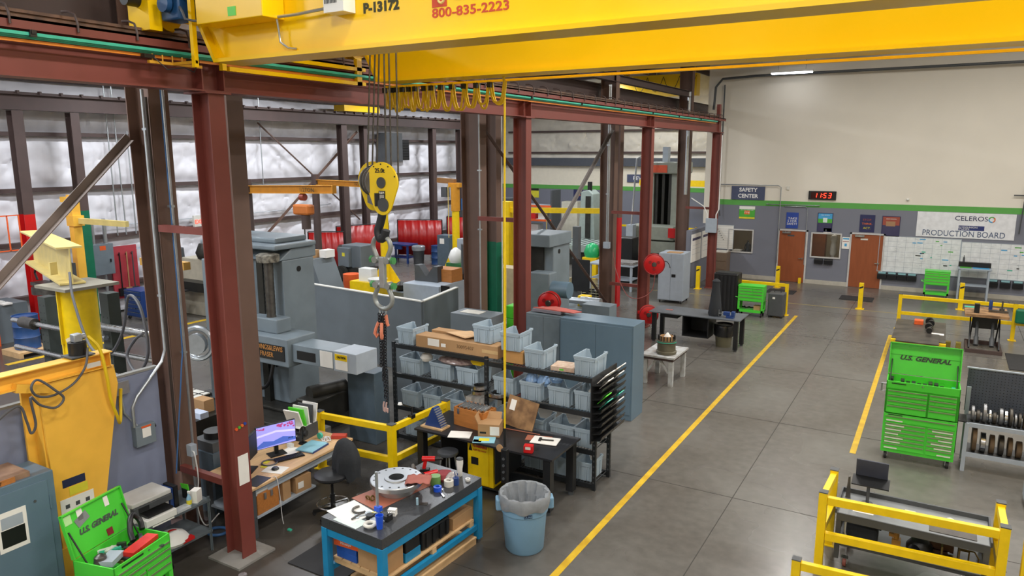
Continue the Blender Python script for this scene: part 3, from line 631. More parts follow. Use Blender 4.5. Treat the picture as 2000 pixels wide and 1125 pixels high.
# ================================================================ right side and centre aisle
def caster(par, x, y, r=.06, mt=None, nm='caster'):
    c = MB(); c.cyl((x-.02, y, r), (x+.02, y, r), r, n=16); w_ = build(nm, c, mt or m_rubber, par)
    f = MB(); f.box(x-.035, x-.026, y-.03, y+.03, r*.8, r*2.05).box(x+.026, x+.035, y-.03, y+.03, r*.8, r*2.05).box(x-.04, x+.04, y-.04, y+.04, r*2.05, r*2.15); build('fork', f, m_steel, w_)
    return w_
m_pull = mat('brushed_drawer_pull', '93a07c', .35, .5, var=.1); m_badge = mat('dark_badge', '22301f', .4)
m_junk = mat('dark_tool_clutter', '2c2f30', .5, var=.4, scale=20)
def drawer(par, x0, x1, y, z0, z1, mt, lab=None, pull=True):
    d = build('drawer', B(x0, x1, y-.014, y, z0, z1), mt, par, bev=.003)
    if pull: build('pull', B(x0+.006, x1-.006, y-.024, y-.014, z1-.022, z1-.004), m_pull, d)
    if lab: build('label_strip', B(lab[0], lab[1], y-.018, y-.0145, z0+.012, z0+.035), m_label, d)
    return d
# ---- big rolling chest (local: x width, front faces -y)
t = thing('tool_chest', 'tall lime green two-piece tool chest with its lid open beside the aisle', 'tool chest', (-.03, 13.74, 0), math.radians(1.5))
W = .55
lo_ = build('lower_cabinet', B(-W, W, 0, .52, .14, .84), m_green, t, bev=.008)
up_ = build('upper_chest', B(-W, W, 0, .02, .86, 1.42).box(-W, W, .48, .5, .86, 1.42).box(-W, -W+.02, 0, .5, .86, 1.42).box(W-.02, W, 0, .5, .86, 1.42).box(-W, W, 0, .5, .86, 1.3), m_green, t, bev=.004)
zz = .86
for i, h in enumerate((.14, .09, .09, .09)): drawer(up_, -W+.03, .08, -.001, zz+.004, zz+h-.004, m_green); drawer(up_, .11, W-.04, -.001, zz+.004, zz+h-.004, m_green); zz += h
drawer(lo_, -W+.03, W-.03, -.001, .7, .81, m_green, (-.5, -.25)); zz = .2
for i, h in enumerate((.11, .075, .075, .075, .075, .075)):
    drawer(lo_, -W+.03, .1, -.001, zz+.003, zz+h-.003, m_green, (-.5, -.3+.04*(i % 3))); drawer(lo_, .13, W-.03, -.001, zz+.003, zz+h-.003, m_green, (.3-.05*(i % 3), .5)); zz += h
ld_ = MB(); A_ = math.radians(12); Mx = Matrix.Translation((0, .5, 1.43)) @ Matrix.Rotation(-A_, 4, 'X')
ld_.box(-W, W, 0, .02, 0, .55, Mx).box(-W, -W+.015, -.09, 0, .0, .55, Mx).box(W-.015, W, -.09, 0, .0, .55, Mx).box(-W, W, -.09, 0, .535, .55, Mx).box(-W, W, -.012, 0, .34, .4, Mx)
lid = build('lid', ld_, m_green, t)
R3 = Matrix.Rotation(-A_, 3, 'X') @ AX['-y']
m_logo = mat('black_silver_logo', '2c3a30', .35)
text('U.S. GENERAL', .11, Mx @ Vector((0, -.005, .29)), R3, m_logo, lid, width=.78, shear=.3, bold=.004)
for s_ in (-1, 1): build('gas_strut', MB().cyl((s_*.5, .2, 1.34), Mx @ Vector((s_*.5, -.02, .25)), .009, n=8), m_blackp, t)
build('badge', B(-.47, -.25, -.004, .0, 1.375, 1.392), m_badge, up_); build('badge', B(-.48, -.26, -.004, .0, .815, .83), m_badge, lo_); build('lock', MB().cyl((0, 0, 1.385), (0, -.008, 1.385), .012), m_steel, up_)
build('side_handle', MB().tube([(-W, .1, 1.2), (-W-.07, .1, 1.2), (-W-.07, .1, 1.34), (-W, .1, 1.34)], .014), m_steel, t)
build('side_shelf', B(W+.002, W+.13, .05, .45, .86, .875).box(W+.002, W+.012, .05, .45, .3, 1.2), m_blackp, t)
for x, y in ((-.47, .07), (.47, .07), (-.47, .45), (.47, .45)): caster(t, x, y, .064)
rnd = random.Random(2)
for i in range(12):
    x = -.48+i*.085; h = rnd.uniform(.03, .09); r = .02
    k = rnd.random(); mb = MB().box(x-.03, x+.03, .1+.2*k, .25+.2*k, 1.302, 1.302+h)
    solo('socket_set', mb, (m_junk, m_blackp, m_teal, m_dsteel)[3 if i == 7 else (2 if i > 9 else i % 2)], ('first', 'second', 'third', 'fourth', 'fifth', 'sixth', 'seventh', 'eighth', 'ninth', 'tenth', 'eleventh', 'last')[i]+' tool from the left inside the open top of the tall green chest', 'tool', (-.03, 13.74, 0), math.radians(1.5), 'tools in the open chest', .006)
# ---- guard fences of square yellow tube
def fence(nm, lbl, posts, rails, grp=None, a=.1):
    t = thing(nm, lbl, 'guard rail', (0, 0, 0), group=grp)
    for x, y, h in posts:
        p = build('post', B(x-a/2, x+a/2, y-a/2, y+a/2, .012, h), m_yellow, t, bev=.004)
        build('foot_plate', B(x-.1, x+.1, y-.1, y+.1, 0, .012), m_yellow, p); build('cap', B(x-a/2-.003, x+a/2+.003, y-a/2-.003, y+a/2+.003, h, h+.012), m_dkgrey, p)
    for p, q in rails: build('rail', MB().bar(p, q, .075, .1), m_yellow, t, bev=.004)
    return t
fence('guard_rail', 'yellow tube guard rail around the grey cart at the lower right', ((-.98, 9.42, 1.08), (.94, 9.52, 1.08), (-.95, 10.2, 1.08), (.93, 10.2, 1.08)),
      (((-.93, 9.42, .98), (.89, 9.52, .98)), ((-.93, 9.42, .5), (.89, 9.52, .5)), ((-.98, 9.47, 1.0), (-.95, 10.15, 1.0)), ((.94, 9.57, 1.0), (.93, 10.15, 1.0)), ((-.98, 9.47, .55), (-.95, 10.15, .55)), ((.94, 9.57, .55), (.93, 10.15, .55))))
fence('guard_rail', 'yellow guard rail post standing at the lower right picture edge', ((1.18, 9.55, 1.08), (2.5, 9.6, 1.08)), (((1.23, 9.55, .98), (2.45, 9.6, .98)), ((1.23, 9.55, .5), (2.45, 9.6, .5))))
fence('guard_rail', 'low yellow guard rail cut off by the bottom right picture edge', ((-1.15, 8.75, .45), (.6, 8.85, .45)), (((-1.1, 8.75, .38), (.55, 8.85, .38)),))
fence('guard_rail', 'long yellow two-rail guard rail before the far production board', ((-.88, 24.62, 1.07), (2.0, 24.62, 1.07), (4.5, 24.62, 1.07)), (((-.83, 24.62, 1.0), (1.95, 24.62, 1.0)), ((-.83, 24.62, .5), (1.95, 24.62, .5)), ((2.05, 24.62, 1.0), (4.45, 24.62, 1.0)), ((2.05, 24.62, .5), (4.45, 24.62, .5))))
fence('guard_rail', 'short yellow guard rail around the small green tool cart', ((-4.18, 24.85, 1.06), (-5.9, 24.85, 1.06)), (((-4.23, 24.85, 1.0), (-5.85, 24.85, 1.0)),))
# ---- test cart inside the fence
t = thing('test_cart', 'grey steel service cart inside the yellow guard rail at lower right', 'cart', (0, 10.0, 0))
c = MB().box(-.83, .83, -.38, .34, .72, .74); build('tray_top', c, mat('grey_tray', '8a8e90', .4, .3, var=.2, scale=3), t)
c = MB().box(-.83, .83, .33, .36, .74, .8).box(-.85, -.83, -.38, .36, .74, .8).box(.83, .85, -.38, .36, .74, .8).box(-.83, .83, -.4, -.38, .66, .76); build('tray_rim', c, m_dkgrey, t)
build('lower_shelf', B(-.8, .8, -.36, .32, .3, .33), m_dkgrey, t)
for x in (-.8, .8):
    for y in (-.36, .32): build('leg', B(x-.03, x+.03, y-.03, y+.03, .13, .72), m_dkgrey, t)
m_rw = mat('red_brown_wheel', '8a4a40', .5)
for x, y in ((-.7, -.3), (.7, -.3), (-.7, .26), (.7, .26)): caster(t, x, y, .06, m_rw)
build('top_plug', MB().lathe([(.05, 0), (.05, .03), (.035, .04), (.035, .06), (.045, .07), (.02, .085), (0, .09)], (.42, .0, .74), 16), m_label, t)
build('pipe', MB().tube([(-.72, -.33, .66), (-.72, -.36, .5), (-.68, -.4, .4), (-.6, -.42, .375), (1.3, -.36, .375)], .014), m_galv, t)
build('hinge_lid', B(.2, .7, -.3, -.1, .741, .748), m_stain, t)
t = thing('monitor_stand', 'black tilted laptop plate on a pole at the left of the grey cart', 'monitor stand', (-.52, 10.1, .742))
build('pole', MB().cyl((0, 0, .0), (0, 0, .27), .02).cyl((0, 0, 0), (0, 0, .012), .07), m_dkgrey, t)
Mx = Matrix.Translation((0.02, .0, .29)) @ Matrix.Rotation(math.radians(14), 4, 'X')
build('screen', B(-.19, .19, .1, .12, .02, .27, Mx), mat('slate_screen', '3a3e4c', .4), t, bev=.005); build('tray', B(-.22, .22, -.1, .12, 0, .018, Mx), m_blackp, t)
solo('sticky_pad', B(-.08, .04, 10.05, 10.15, .741, .75), mat('cream_pad', 'd8d0b4', .8), 'small cream pad lying on the grey cart top', 'pad')
solo('paper_sheet', B(-.66, -.42, 9.78, 9.95, .741, .743), m_paper, 'sheet of paper on the grey cart beside the tilted plate', 'paper')
solo('wedge_block', MB().prism([(-.03, 0), (.03, 0), (.01, .3), (-.01, .3)], -.03, .03, 'y'), m_dsteel, 'tall thin grey wedge standing at the left end of the grey cart', 'wedge', (-.76, 10.18, .741))
c = MB().box(-.2, .2, -.14, .14, 0, .2); b_ = thing('tool_bag', 'black soft bag on the lower shelf of the grey cart', 'bag', (-.55, 9.95, .331)); build('body', c, m_cloth, b_, bev=.04); build('handle', MB().tube([(.1, 0, .19), (.14, 0, .26), (.2, 0, .25), (.22, 0, .15)], .014), m_cloth, b_); build('tag', B(-.1, .02, -.05, .03, .2, .206), mat('pale_blue_tag', '9fd3e0', .6), b_)
solo('pump_housing', MB().lathe([(.13, 0), (.15, .04), (.15, .1), (.1, .17), (.0, .19)], (0, 0, 0), 20).cyl((-.04, -.06, .07), (-.06, -.17, .05), .08), m_blackp, 'round black housing on the lower shelf of the grey cart', 'housing', (.12, 9.9, .331))
solo('yellow_valve', MB().box(-.05, .05, -.05, .05, 0, .1).cyl((0, 0, .1), (0, 0, .2), .03).box(-.09, .0, -.02, .02, .12, .16), mat('ochre_cast', 'c08b3c', .5), 'ochre valve body on the lower shelf of the grey cart', 'valve', (-.14, 9.93, .331))
solo('rust_cylinder', MB().cyl((-.14, 0, .1), (.12, 0, .1), .07).box(-.1, .1, -.06, .06, 0, .04).cyl((.12, 0, .1), (.16, 0, .1), .08), mat('rusty_brown_metal', '6b4d3b', .6, .3), 'rusty brown cylinder on the lower shelf of the grey cart', 'cylinder', (.33, 10.05, .331))
solo('brass_frame', MB().box(-.1, .1, -.1, .1, 0, .02).box(-.1, -.08, -.1, .1, .02, .2).box(.08, .1, -.1, .1, .02, .2).tube([(.1, 0, .18), (.25, 0, .18), (.3, 0, .1), (.3, 0, .0)], .01, 6).tube([(.1, .05, .14), (.2, .05, .14), (.2, .05, .0)], .01, 6), mat('tarnished_brass', '7c6838', .5, .6), 'tarnished pipe frame at the right end of the grey cart shelf', 'pipe frame', (.45, 9.88, .331))  # frame of tarnished brass with bent pipes
# ---- rack of discs
t = thing('disc_rack', 'grey steel rack of round plates right of the tall green chest', 'rack', (0, 0, 0))
for y in (13.86, 14.46):
    for x in (.66, 2.3): build('post', B(x-.03, x+.03, y-.03, y+.03, 0, .84 if y < 14 else 1.3), m_ltgrey, t)
for z in (.3, .82):
    build('beam', B(.69, 2.3, 13.83, 13.87, z-.035, z+.035), m_ltgrey, t); build('shelf', B(.66, 2.3, 13.87, 14.45, z-.02, z+.0), m_dkgrey, t)
pb = build('pegboard', B(.62, 2.35, 14.49, 14.52, .86, 1.62), mat('slate_pegboard', '4c5360', .5), t)
pm = MB()
for i in range(34):
    for j in range(15): pm.cyl((.66+i*.05, 14.489, .9+j*.05), (.66+i*.05, 14.4885, .9+j*.05), .008, n=5, caps=True)
build('peg_holes', pm, m_blackp, pb)
build('edge_strip', B(.6, 2.35, 14.48, 14.53, 1.62, 1.64), m_ltgrey, t)
dm = [mat('dark_disc_iron', '57534d', .45, .7, var=.3), mat('polished_disc_steel', 'b4b6b8', .25, 1., var=.15), mat('rusty_disc_iron', '75614a', .6, .4, var=.3), mat('grey_disc_iron', '87888a', .4, .7)]
rnd = random.Random(5)
R_up = (.13, .1, .16, .12, .1, .14, .13, .15, .11, .12, .13, .1, .17, .12, .11, .14); R_lo = (.24, .17, .16, .17, .16, .14, .2, .17, .15)
wordn = ('first', 'second', 'third', 'fourth', 'fifth', 'sixth', 'seventh', 'eighth', 'ninth', 'tenth', 'eleventh', 'twelfth', 'thirteenth', 'fourteenth', 'fifteenth', 'sixteenth')
x = .71
for i, r in enumerate(R_up):
    w_ = rnd.uniform(.016, .028); k = (3, 0, 3, 1, 0, 3, 1, 0, 3, 0, 2, 0, 3, 1, 0, 1)[i]
    solo('steel_disc', MB().lathe([(r*.3, -w_), (r*.95, -w_), (r, -w_*.8), (r, w_*.8), (r*.95, w_), (r*.3, w_), (r*.3, -w_)], n=26).xf(Matrix.Rotation(PI/2, 4, 'Y')), dm[k], ('dark', 'polished', 'rusty', 'grey')[k]+' round disc, '+wordn[i]+' from the left on the upper rack shelf', 'disc', (x+w_, 14.1, .82+r), 0, 'discs on the rack'); x += 2*w_+rnd.uniform(.018, .036)
x = .76
for i, r in enumerate(R_lo):
    w_ = rnd.uniform(.03, .04); k = (2, 1, 2, 0, 2, 2, 1, 0, 2)[i]
    solo('steel_disc', MB().lathe([(r*.3, -w_), (r*.95, -w_), (r, -w_*.8), (r, w_*.8), (r*.95, w_), (r*.3, w_), (r*.3, -w_)], n=30).xf(Matrix.Rotation(PI/2, 4, 'Y')), dm[k], ('dark', 'polished', 'rusty')[k]+' thick disc, '+wordn[i]+' from the left on the lower rack shelf', 'disc', (x+w_, 14.1, .3+r), 0, 'discs on the rack'); x += 2*w_+.055
t = thing('disc_basket', 'wire basket with a few bright rings on the floor below the disc rack', 'basket', (1.45, 12.95, 0))
build('tray', B(0, .5, -.2, .2, .08, .1).box(0, .5, -.2, -.18, .1, .2).box(0, .02, -.2, .2, .1, .3), m_ltgrey, t)
for x, y in ((.05, -.15), (.45, -.15), (.05, .15), (.45, .15)): build('foot', MB().cyl((x, y, 0), (x, y, .08), .02), m_dkgrey, t)
for i in range(3): solo('bright_ring', MB().torus((0, 0, 0), .1, .022, (1, 0, 0), 24, 8), m_steel, ('first', 'second', 'third')[i]+' bright ring standing in the wire basket below the disc rack', 'ring', (1.53+i*.08, 12.97, .222), 0, 'rings in the wire basket')
# ---- plates on pallet and lift table farther back
t = thing('plate_table', 'low yellow table covered by brown stained steel plates beyond the green chest', 'table', (0, 0, 0))
build('top', B(-.86, .34, 20.7, 23.2, .56, .6), m_stain, t); build('top_edge', B(-.87, .35, 20.6, 20.72, .5, .58), m_yellow, t)
for x, y in ((-.8, 20.8), (.28, 20.8), (-.8, 23.1), (.28, 23.1)): build('leg', B(x-.04, x+.04, y-.04, y+.04, 0, .56), m_yellow, t)
solo('steel_plate', B(-.75, .2, 20.3, 21.5, .601, .625), m_stain, 'loose brown steel plate overhanging the near end of the low table', 'plate', rz=0)
c = MB(); 
for k in range(6): c.cyl((-.04+.03*math.sin(k*2), 21.5+k*.24, .66), (-.04+.03*math.sin(k*2), 21.65+k*.24, .66), (.07, .05, .09, .05, .08, .1)[k], n=14)
solo('pump_shaft', c, m_blackp, 'dark lumpy machined shaft lying along the brown steel plates', 'shaft', (0, 0, .04))
solo('paper_strip', B(.02, .3, 21.55, 21.75, .601, .604), m_paper, 'white paper strip with blue ends on the brown plates', 'paper').data.materials
solo('orange_box', B(-.42, -.2, 22.6, 22.85, .601, .72), m_orange, 'small orange box at the far end of the low plate table', 'box', bev=.01)
t = thing('lift_table', 'scissor lift table with a brown pallet top before the yellow rail', 'lift table', (1.25, 23.3, 0))
build('platform', B(-.5, .5, -.5, .75, .93, 1.0), m_ply, t); build('base', B(-.42, .42, -.75, -.68, 0, .1).box(-.42, .42, .4, .47, 0, .1).box(-.42, -.36, -.7, .45, 0, .08).box(.36, .42, -.7, .45, 0, .08), m_dkbrown, t)
for s_ in (-1, 1):
    c = MB().bar((s_*.34, -.6, .1), (s_*.34, .35, .93), .03, .07).bar((s_*.3, .35, .1), (s_*.3, -.4, .93), .03, .07); build('scissor_arm', c, m_black, t); build('ram', MB().cyl((s_*.18, -.45, .15), (s_*.18, -.05, .75), .04).cyl((s_*.18, -.45, .15), (s_*.18, -.3, .35), .06), m_dkgrey, t)
build('power_box', B(-.28, .28, -.1, .2, .55, .9), m_blackp, t)
solo('flask', MB().lathe([(.04, 0), (.045, .02), (.045, .24), (.03, .28), (.0, .29)], n=14), m_navy, 'slim dark blue flask standing on the scissor lift table', 'flask', (1.35, 23.6, 1.0))
solo('tool_box', B(-.06, .06, -.08, .08, 0, .24), m_blackp, 'black upright box on the left of the lift table', 'box', (1.02, 23.1, 1.0))
solo('clamp', MB().box(-.2, .25, -.05, .05, 0, .06).cyl((.1, 0, .06), (.1, 0, .32), .02).cyl((.1, .0, .06), (.1, 0, .12), .06), m_dsteel, 'dark steel clamp lying on the lift table pallet', 'clamp', (1.5, 23.35, 1.0))
solo('leaflet', B(-.2, .1, -.1, .1, 0, .01), m_teal, 'teal leaflet at the far left corner of the lift table', 'leaflet', (.95, 23.85, 1.0))
solo('foot_pedal', B(.36, .5, 22.9, 23.1, 0, .14).box(.62, .74, 22.9, 23.1, 0, .14), mat('dull_olive_paint', '8a7a2c', .5), 'dull yellow foot pedal on the floor beside the lift table', 'pedal')
solo('floor_mat', B(1.75, 3.2, 21.2, 22.9, .003, .018), m_rubber, 'dark mesh floor mat right of the lift table', 'mat')
solo('floor_mat', B(-3.0, -1.9, 28.6, 29.45, .003, .018), m_rubber, 'black floor mat before the right brown door', 'mat')
solo('floor_mat', B(-5.6, -4.6, 28.7, 29.5, .003, .018), m_rubber, 'black floor mat before the left brown door', 'mat')
solo('hanging_jacket', MB().box(2.0, 2.4, 24.35, 24.5, .55, .95), m_dkgreen, 'dark green cloth hanging over the yellow rail at the right edge', 'cloth', bev=.04)
# ---- bollards
for i, (x, y, h, s_) in enumerate(((-2.17, 27.15, .9, 'standing on the aisle floor before the right brown door'), (-5.42, 30.0, .85, 'standing before the left brown door, behind the small green cart'), (.78, 28.7, .92, 'standing behind the yellow rail before the production board'), (-8.05, 28.1, .9, 'standing at the end of the low return wall'))):
    t = thing('bollard', 'yellow bollard '+s_, 'bollard', (x, y, 0), group='yellow bollards')
    build('tube', B(-.07, .07, -.07, .07, .012, h), m_yellow, t, bev=.006); build('foot_plate', B(-.13, .13, -.13, .13, 0, .012), m_yellow, t); build('hazard_mark', MB().prism([(-.06, h-.2), (.06, h-.15), (.06, h-.09), (-.06, h-.14)], -.073, -.071, 'y'), m_blackp, t)
# ---- small green carts
def small_cart(nm, lbl, loc, rz, grp):
    t = thing(nm, lbl, 'tool cart', loc, rz, grp)
    bx = build('drawer_box', B(-.4, .4, 0, .45, .5, .98), m_green, t, bev=.006)
    build('lid', B(-.41, .41, -.01, .46, .985, 1.02), m_green, t, bev=.006)
    zz = .52
    for h, k in ((.12, 1), (.11, 1), (.1, 2), (.1, 2)):
        if k == 1: drawer(bx, -.37, .37, -.001, zz+.003, zz+h-.003, m_green)
        else: drawer(bx, -.37, .05, -.001, zz+.003, zz+h-.003, m_green); drawer(bx, .07, .37, -.001, zz+.003, zz+h-.003, m_green)
        zz += h
    for x in (-.37, .37):
        for y in (.03, .42): build('leg', B(x-.03, x+.03, y-.03, y+.03, .14, .5), m_green, t)
    build('bottom_tray', B(-.4, .4, 0, .45, .14, .22), m_green, t)
    for x, y in ((-.34, .06), (.34, .06), (-.34, .39), (.34, .39)): caster(t, x, y, .065)
    build('push_handle', MB().tube([(-.4, .05, .6), (-.48, .05, .62), (-.48, .4, .62), (-.4, .4, .6)], .016), m_green, t)
    return t
small_cart('tool_cart', 'small lime green tool cart inside the yellow rail near the black case', (-5.15, 24.05, 0), 0, 'small green tool carts')
small_cart('tool_cart', 'small lime green tool cart standing under the production whiteboard', (.02, 30.4, 0), 0, 'small green tool carts')
solo('hose_pile', MB().tube([(-5.45+.05*k+.05*math.sin(k*2), 24.25+.06*math.cos(k*3), .26+.02*(k % 3)) for k in range(14)], .025, 6), m_blackp, 'tangle of black hose on the bottom tray of the near green cart', 'hose')
solo('cardboard_box', B(-5.05, -4.85, 24.12, 24.35, .221, .36), m_card, 'little cardboard box on the bottom tray of the near green cart', 'box')
t = thing('transport_case', 'tall black transport case with ribbed front standing by the green cart', 'case', (-5.98, 24.1, 0))
build('shell', B(-.4, .4, 0, .55, .06, 1.36), m_blackp, t, bev=.05)
for x, y in ((-.33, .06), (.33, .06), (-.33, .49), (.33, .49)): build('foot', MB().cyl((x, y, 0), (x, y, .06), .04), m_rubber, t)
for k in range(5): build('rib', B(-.3+k*.13, -.23+k*.13, -.015, 0, .15, 1.25), m_black, t)
t = thing('transport_case', 'shorter dark grey wheeled case right of the small green cart', 'case', (-4.4, 24.25, 0))
build('shell', B(-.24, .24, 0, .5, .05, .8), m_dkgrey, t, bev=.03); build('latch', B(-.1, -.02, -.012, 0, .62, .68), m_white, t)
for x in (-.18, .18): build('wheel', MB().cyl((x-.03, .06, .05), (x+.03, .06, .05), .05), m_rubber, t); build('foot', B(x-.03, x+.03, .4, .46, 0, .05), m_rubber, t)
build('top_handle', MB().tube([(-.1, .3, .8), (-.1, .3, .85), (.1, .3, .85), (.1, .3, .8)], .014), m_blackp, t)
# ---- far black table with vice
t = thing('work_table', 'long black steel table with a blue vice by the aisle', 'table', (0, 0, 0))
m_dtop = mat('grey_worn_table_top', '6f757c', .4, .3, var=.25, scale=3)
build('table_top', B(-6.9, -4.38, 19.35, 20.35, .86, .885), m_dtop, t)
for x, y in ((-6.78, 19.5), (-4.5, 19.5), (-6.78, 20.2), (-4.5, 20.2)):
    l_ = build('leg', B(x-.055, x+.055, y-.055, y+.055, .05, .86), m_black, t); build('foot', MB().cyl((x, y, 0), (x, y, .05), .04), m_dkgrey, l_)
c = MB(); c.box(-5.95, -5.92, 19.42, 20.2, .3, .86).box(-5.25, -5.22, 19.42, 20.2, .3, .86).box(-5.95, -5.22, 19.42, 20.2, .28, .3).box(-5.95, -5.22, 20.18, 20.2, .3, .86); build('hanging_bin', c, m_black, t)
build('drawer', B(-6.55, -6.1, 19.45, 19.9, .74, .86), m_black, t)
t = thing('bench_vice', 'blue bench vice on the right end of the far black table', 'vice', (-4.72, 19.62, .886))
build('base', B(-.08, .12, -.08, .08, 0, .06), m_navy, t); build('jaw', B(-.16, .0, -.06, .06, .06, .16).box(.05, .14, -.07, .07, .06, .18), m_navy, t, bev=.01); build('screw', MB().cyl((-.16, 0, .1), (-.3, 0, .1), .018).cyl((-.29, 0, .02), (-.29, 0, .2), .008), m_steel, t)
bg = MB().lathe([(.17, 0), (.19, .06), (.16, .3), (.12, .65), (.1, .88), (.11, .95), (.06, 1.0), (0, 1.02)], n=14); solo('black_bag', bg, m_cloth, 'tall black cloth bag standing upright on the far black table', 'bag', (-5.15, 19.75, .886))
solo('red_rag', B(-6.55, -6.35, 19.75, 19.85, .886, .895), m_rag, 'small red rag at the left end of the far black table', 'rag')
t = thing('trash_bin', 'olive bin with a black liner under the far black table', 'bin', (-4.93, 19.95, 0)); build('body', MB().lathe([(.2, 0), (.24, .4), (.25, .58)], n=20), mat('olive_bin', '6e6a55', .6), t); build('liner', MB().lathe([(.257, .3), (.27, .45), (.275, .6), (.25, .63), (.23, .6), (.19, .4)], n=20), mat('black_liner', '26272a', .25), t)
# ---- small square table with valve drum
t = thing('block_table', 'low white painted table with angled braces carrying the studded drum', 'table', (0, 0, 0)); m_wt = mat('chipped_white_paint', 'c2c6c8', .5, hx2='9d9a95')
build('table_top', B(-5.75, -4.95, 15.65, 16.75, .66, .7), m_wt, t); build('apron', B(-5.72, -4.98, 15.68, 16.72, .6, .66), m_dkbrown, t)
for x, y in ((-5.66, 15.75), (-5.04, 15.75), (-5.66, 16.65), (-5.04, 16.65)): build('leg', B(x-.05, x+.05, y-.05, y+.05, 0, .6), m_wt, t)
for x, s_ in ((-5.6, 1), (-5.1, -1)): build('brace', MB().bar((x, 15.75, .3), (x+s_*.22, 15.75, .62), .05, .05), m_wt, t)
t = thing('studded_drum', 'round grey flanged drum with a ring of studs on the low white table', 'drum', (-5.25, 16.0, .7))
build('body', MB().lathe([(.22, 0), (.235, .03), (.235, .07), (.21, .08), (.21, .27), (.225, .28), (.225, .32), (.15, .32)], n=32), mat('olive_grey_cast', '6f6a58', .5, .3, var=.25), t); build('ring', MB().lathe([(.226, .28), (.226, .3), (.215, .3)], n=32), m_teal, t)
for k in range(16): build('stud', MB().cyl((.19*math.cos(k*PI/8), .19*math.sin(k*PI/8), .32), (.19*math.cos(k*PI/8), .19*math.sin(k*PI/8), .43), .012, n=8), m_blackp, t)
build('carton_liner', MB().lathe([(.15, .32), (.15, .42), (.14, .42), (.14, .34), (0, .34)], n=24), m_card, t); solo('tissue_pack', MB().lathe([(.1, 0), (.09, .04), (.05, .1), (.02, .14), (0, .15)], n=10), m_paper, 'white tissues sticking out of the studded drum', 'tissues', (-5.24, 16.02, 1.045))
# ---- grey lockers by the aisle
t = thing('storage_cabinet', 'light grey two-door cabinet on casters beside the round hose reel', 'cabinet', (-8.1, 24.85, 0), math.radians(2))
build('body', B(-.45, .45, 0, .9, .1, 1.78), m_ltgrey, t, bev=.008)
for a, b_ in ((-.44, -.005), (.005, .44)): build('door', B(a, b_, -.015, 0, .13, 1.75), m_ltgrey, t)
build('lock', B(.04, .18, -.03, -.015, .95, 1.05), m_blackp, t); build('papers', B(-.2, .3, .1, .5, 1.78, 1.8), m_card, t)
for x, y in ((-.38, .07), (.38, .07), (-.38, .83), (.38, .83)): caster(t, x, y, .045)
# ---- hose reels on the third red column
def reel(lbl, loc, rz, r):
    t = thing('hose_reel', lbl, 'hose reel', loc, rz, 'red hose reels')
    c = MB().lathe([(.04, -.1), (r*.9, -.1), (r, -.08), (r*.95, -.075), (r*.5, -.06), (r*.5, .06), (r*.95, .075), (r, .08), (r*.9, .1), (.04, .1)], n=32).xf(Matrix.Rotation(PI/2, 4, 'X'))
    build('drum', c, m_redp, t); build('hose', MB().lathe([(r*.5, -.055), (r*.8, -.05), (r*.8, .05), (r*.5, .055)], n=28).xf(Matrix.Rotation(PI/2, 4, 'X')), m_rubber, t)
    for k in range(3): build('spoke_cap', MB().cyl((r*.45*math.cos(k*2.1+.5), -.1, r*.45*math.sin(k*2.1+.5)), (r*.45*math.cos(k*2.1+.5), -.115, r*.45*math.sin(k*2.1+.5)), .045), mat('dark_red_cap', '8e1315', .4), t)
    build('hub', MB().lathe([(.075, 0), (.06, .03), (0, .03)], n=18).xf(Matrix.Translation((0, -.1, 0)) @ Matrix.Rotation(PI/2, 4, 'X')), m_dsteel, t); build('rim', MB().torus((0, -.08, 0), r*.97, .02, (0, 1, 0), 32, 8), mat('dark_red_cap', '8e1315', .4), t)
    build('bracket', B(-.05, .05, .1, .3, -.05, .05).box(-.3, .02, .24, .3, -.04, .04), m_redp, t); return t
reel0 = reel; t = reel('round red hose reel mounted on the third red column', (-7.3, 20.8, 2.0), math.radians(22), .31)
build('hose_end', MB().tube([(.3, 0, .1), (.38, -.02, .08), (.44, -.03, .0), (.47, -.03, -.1)], .012), m_rubber, t)
solo('thin_hose', MB().tube(cr([(-7.2, 20.65, 1.75), (-7.32, 20.7, 1.2), (-7.7, 20.6, .95), (-8.2, 20.9, 1.0), (-8.7, 21.3, 1.6), (-8.85, 21.35, 2.2)]), .012, 6), mat('dull_red_hose', '9a5550', .5), 'thin red hose sagging from the reel to the brown column', 'hose')
reel('low red hose reel near the floor behind the blue-grey cabinet', (-7.35, 20.6, .5), math.radians(25), .28)
t = reel('red hose reel behind the folded red boards on the cabinet', (-7.5, 14.45, 1.95), math.radians(10), .25); build('stand', B(-.04, .04, .3, .38, -1.94, .1).box(-.2, .2, .14, .54, -1.95, -1.93), m_redp, t)
# ================================================================ things on the end wall
YS = 31.57
def sign(nm, lbl, x0, x1, z0, z1, mt, cat='sign', y=YS, dy=.02):
    t = thing(nm, lbl, cat, ((x0+x1)/2, y, (z0+z1)/2)); w_ = (x1-x0)/2; h = (z1-z0)/2
    build('panel', B(-w_, w_, -dy, 0, -h, h), mt, t); return t, w_, h
m_sgn = mat('slate_blue_sign', '4a526e', .5); m_lett = mat('white_lettering', 'f0f0ee', .5)
t, w_, h = sign('wall_sign', 'slate blue SAFETY CENTER sign high on the end wall', -7.78, -6.42, 3.31, 3.87, m_sgn)
text('SAFETY\nCENTER', .22, (0, -.022, 0), '-y', m_lett, t, bold=.006, spacing=1.15)
t, w_, h = sign('digital_clock', 'red digital clock reading 11:53 above the end wall stripe', -4.72, -3.7, 3.4, 3.74, m_blackp, 'clock', YS, .06)
m_led = emit('red_led', 'ff3a24', 3.5); m_seg = {'1': 'bc', '5': 'afgcd', '3': 'abgcd'}
build('display', B(-.42, .38, -.064, -.06, -.12, .12), mat('dark_red_lens', '3a0d0c', .2), t)
dg = MB()
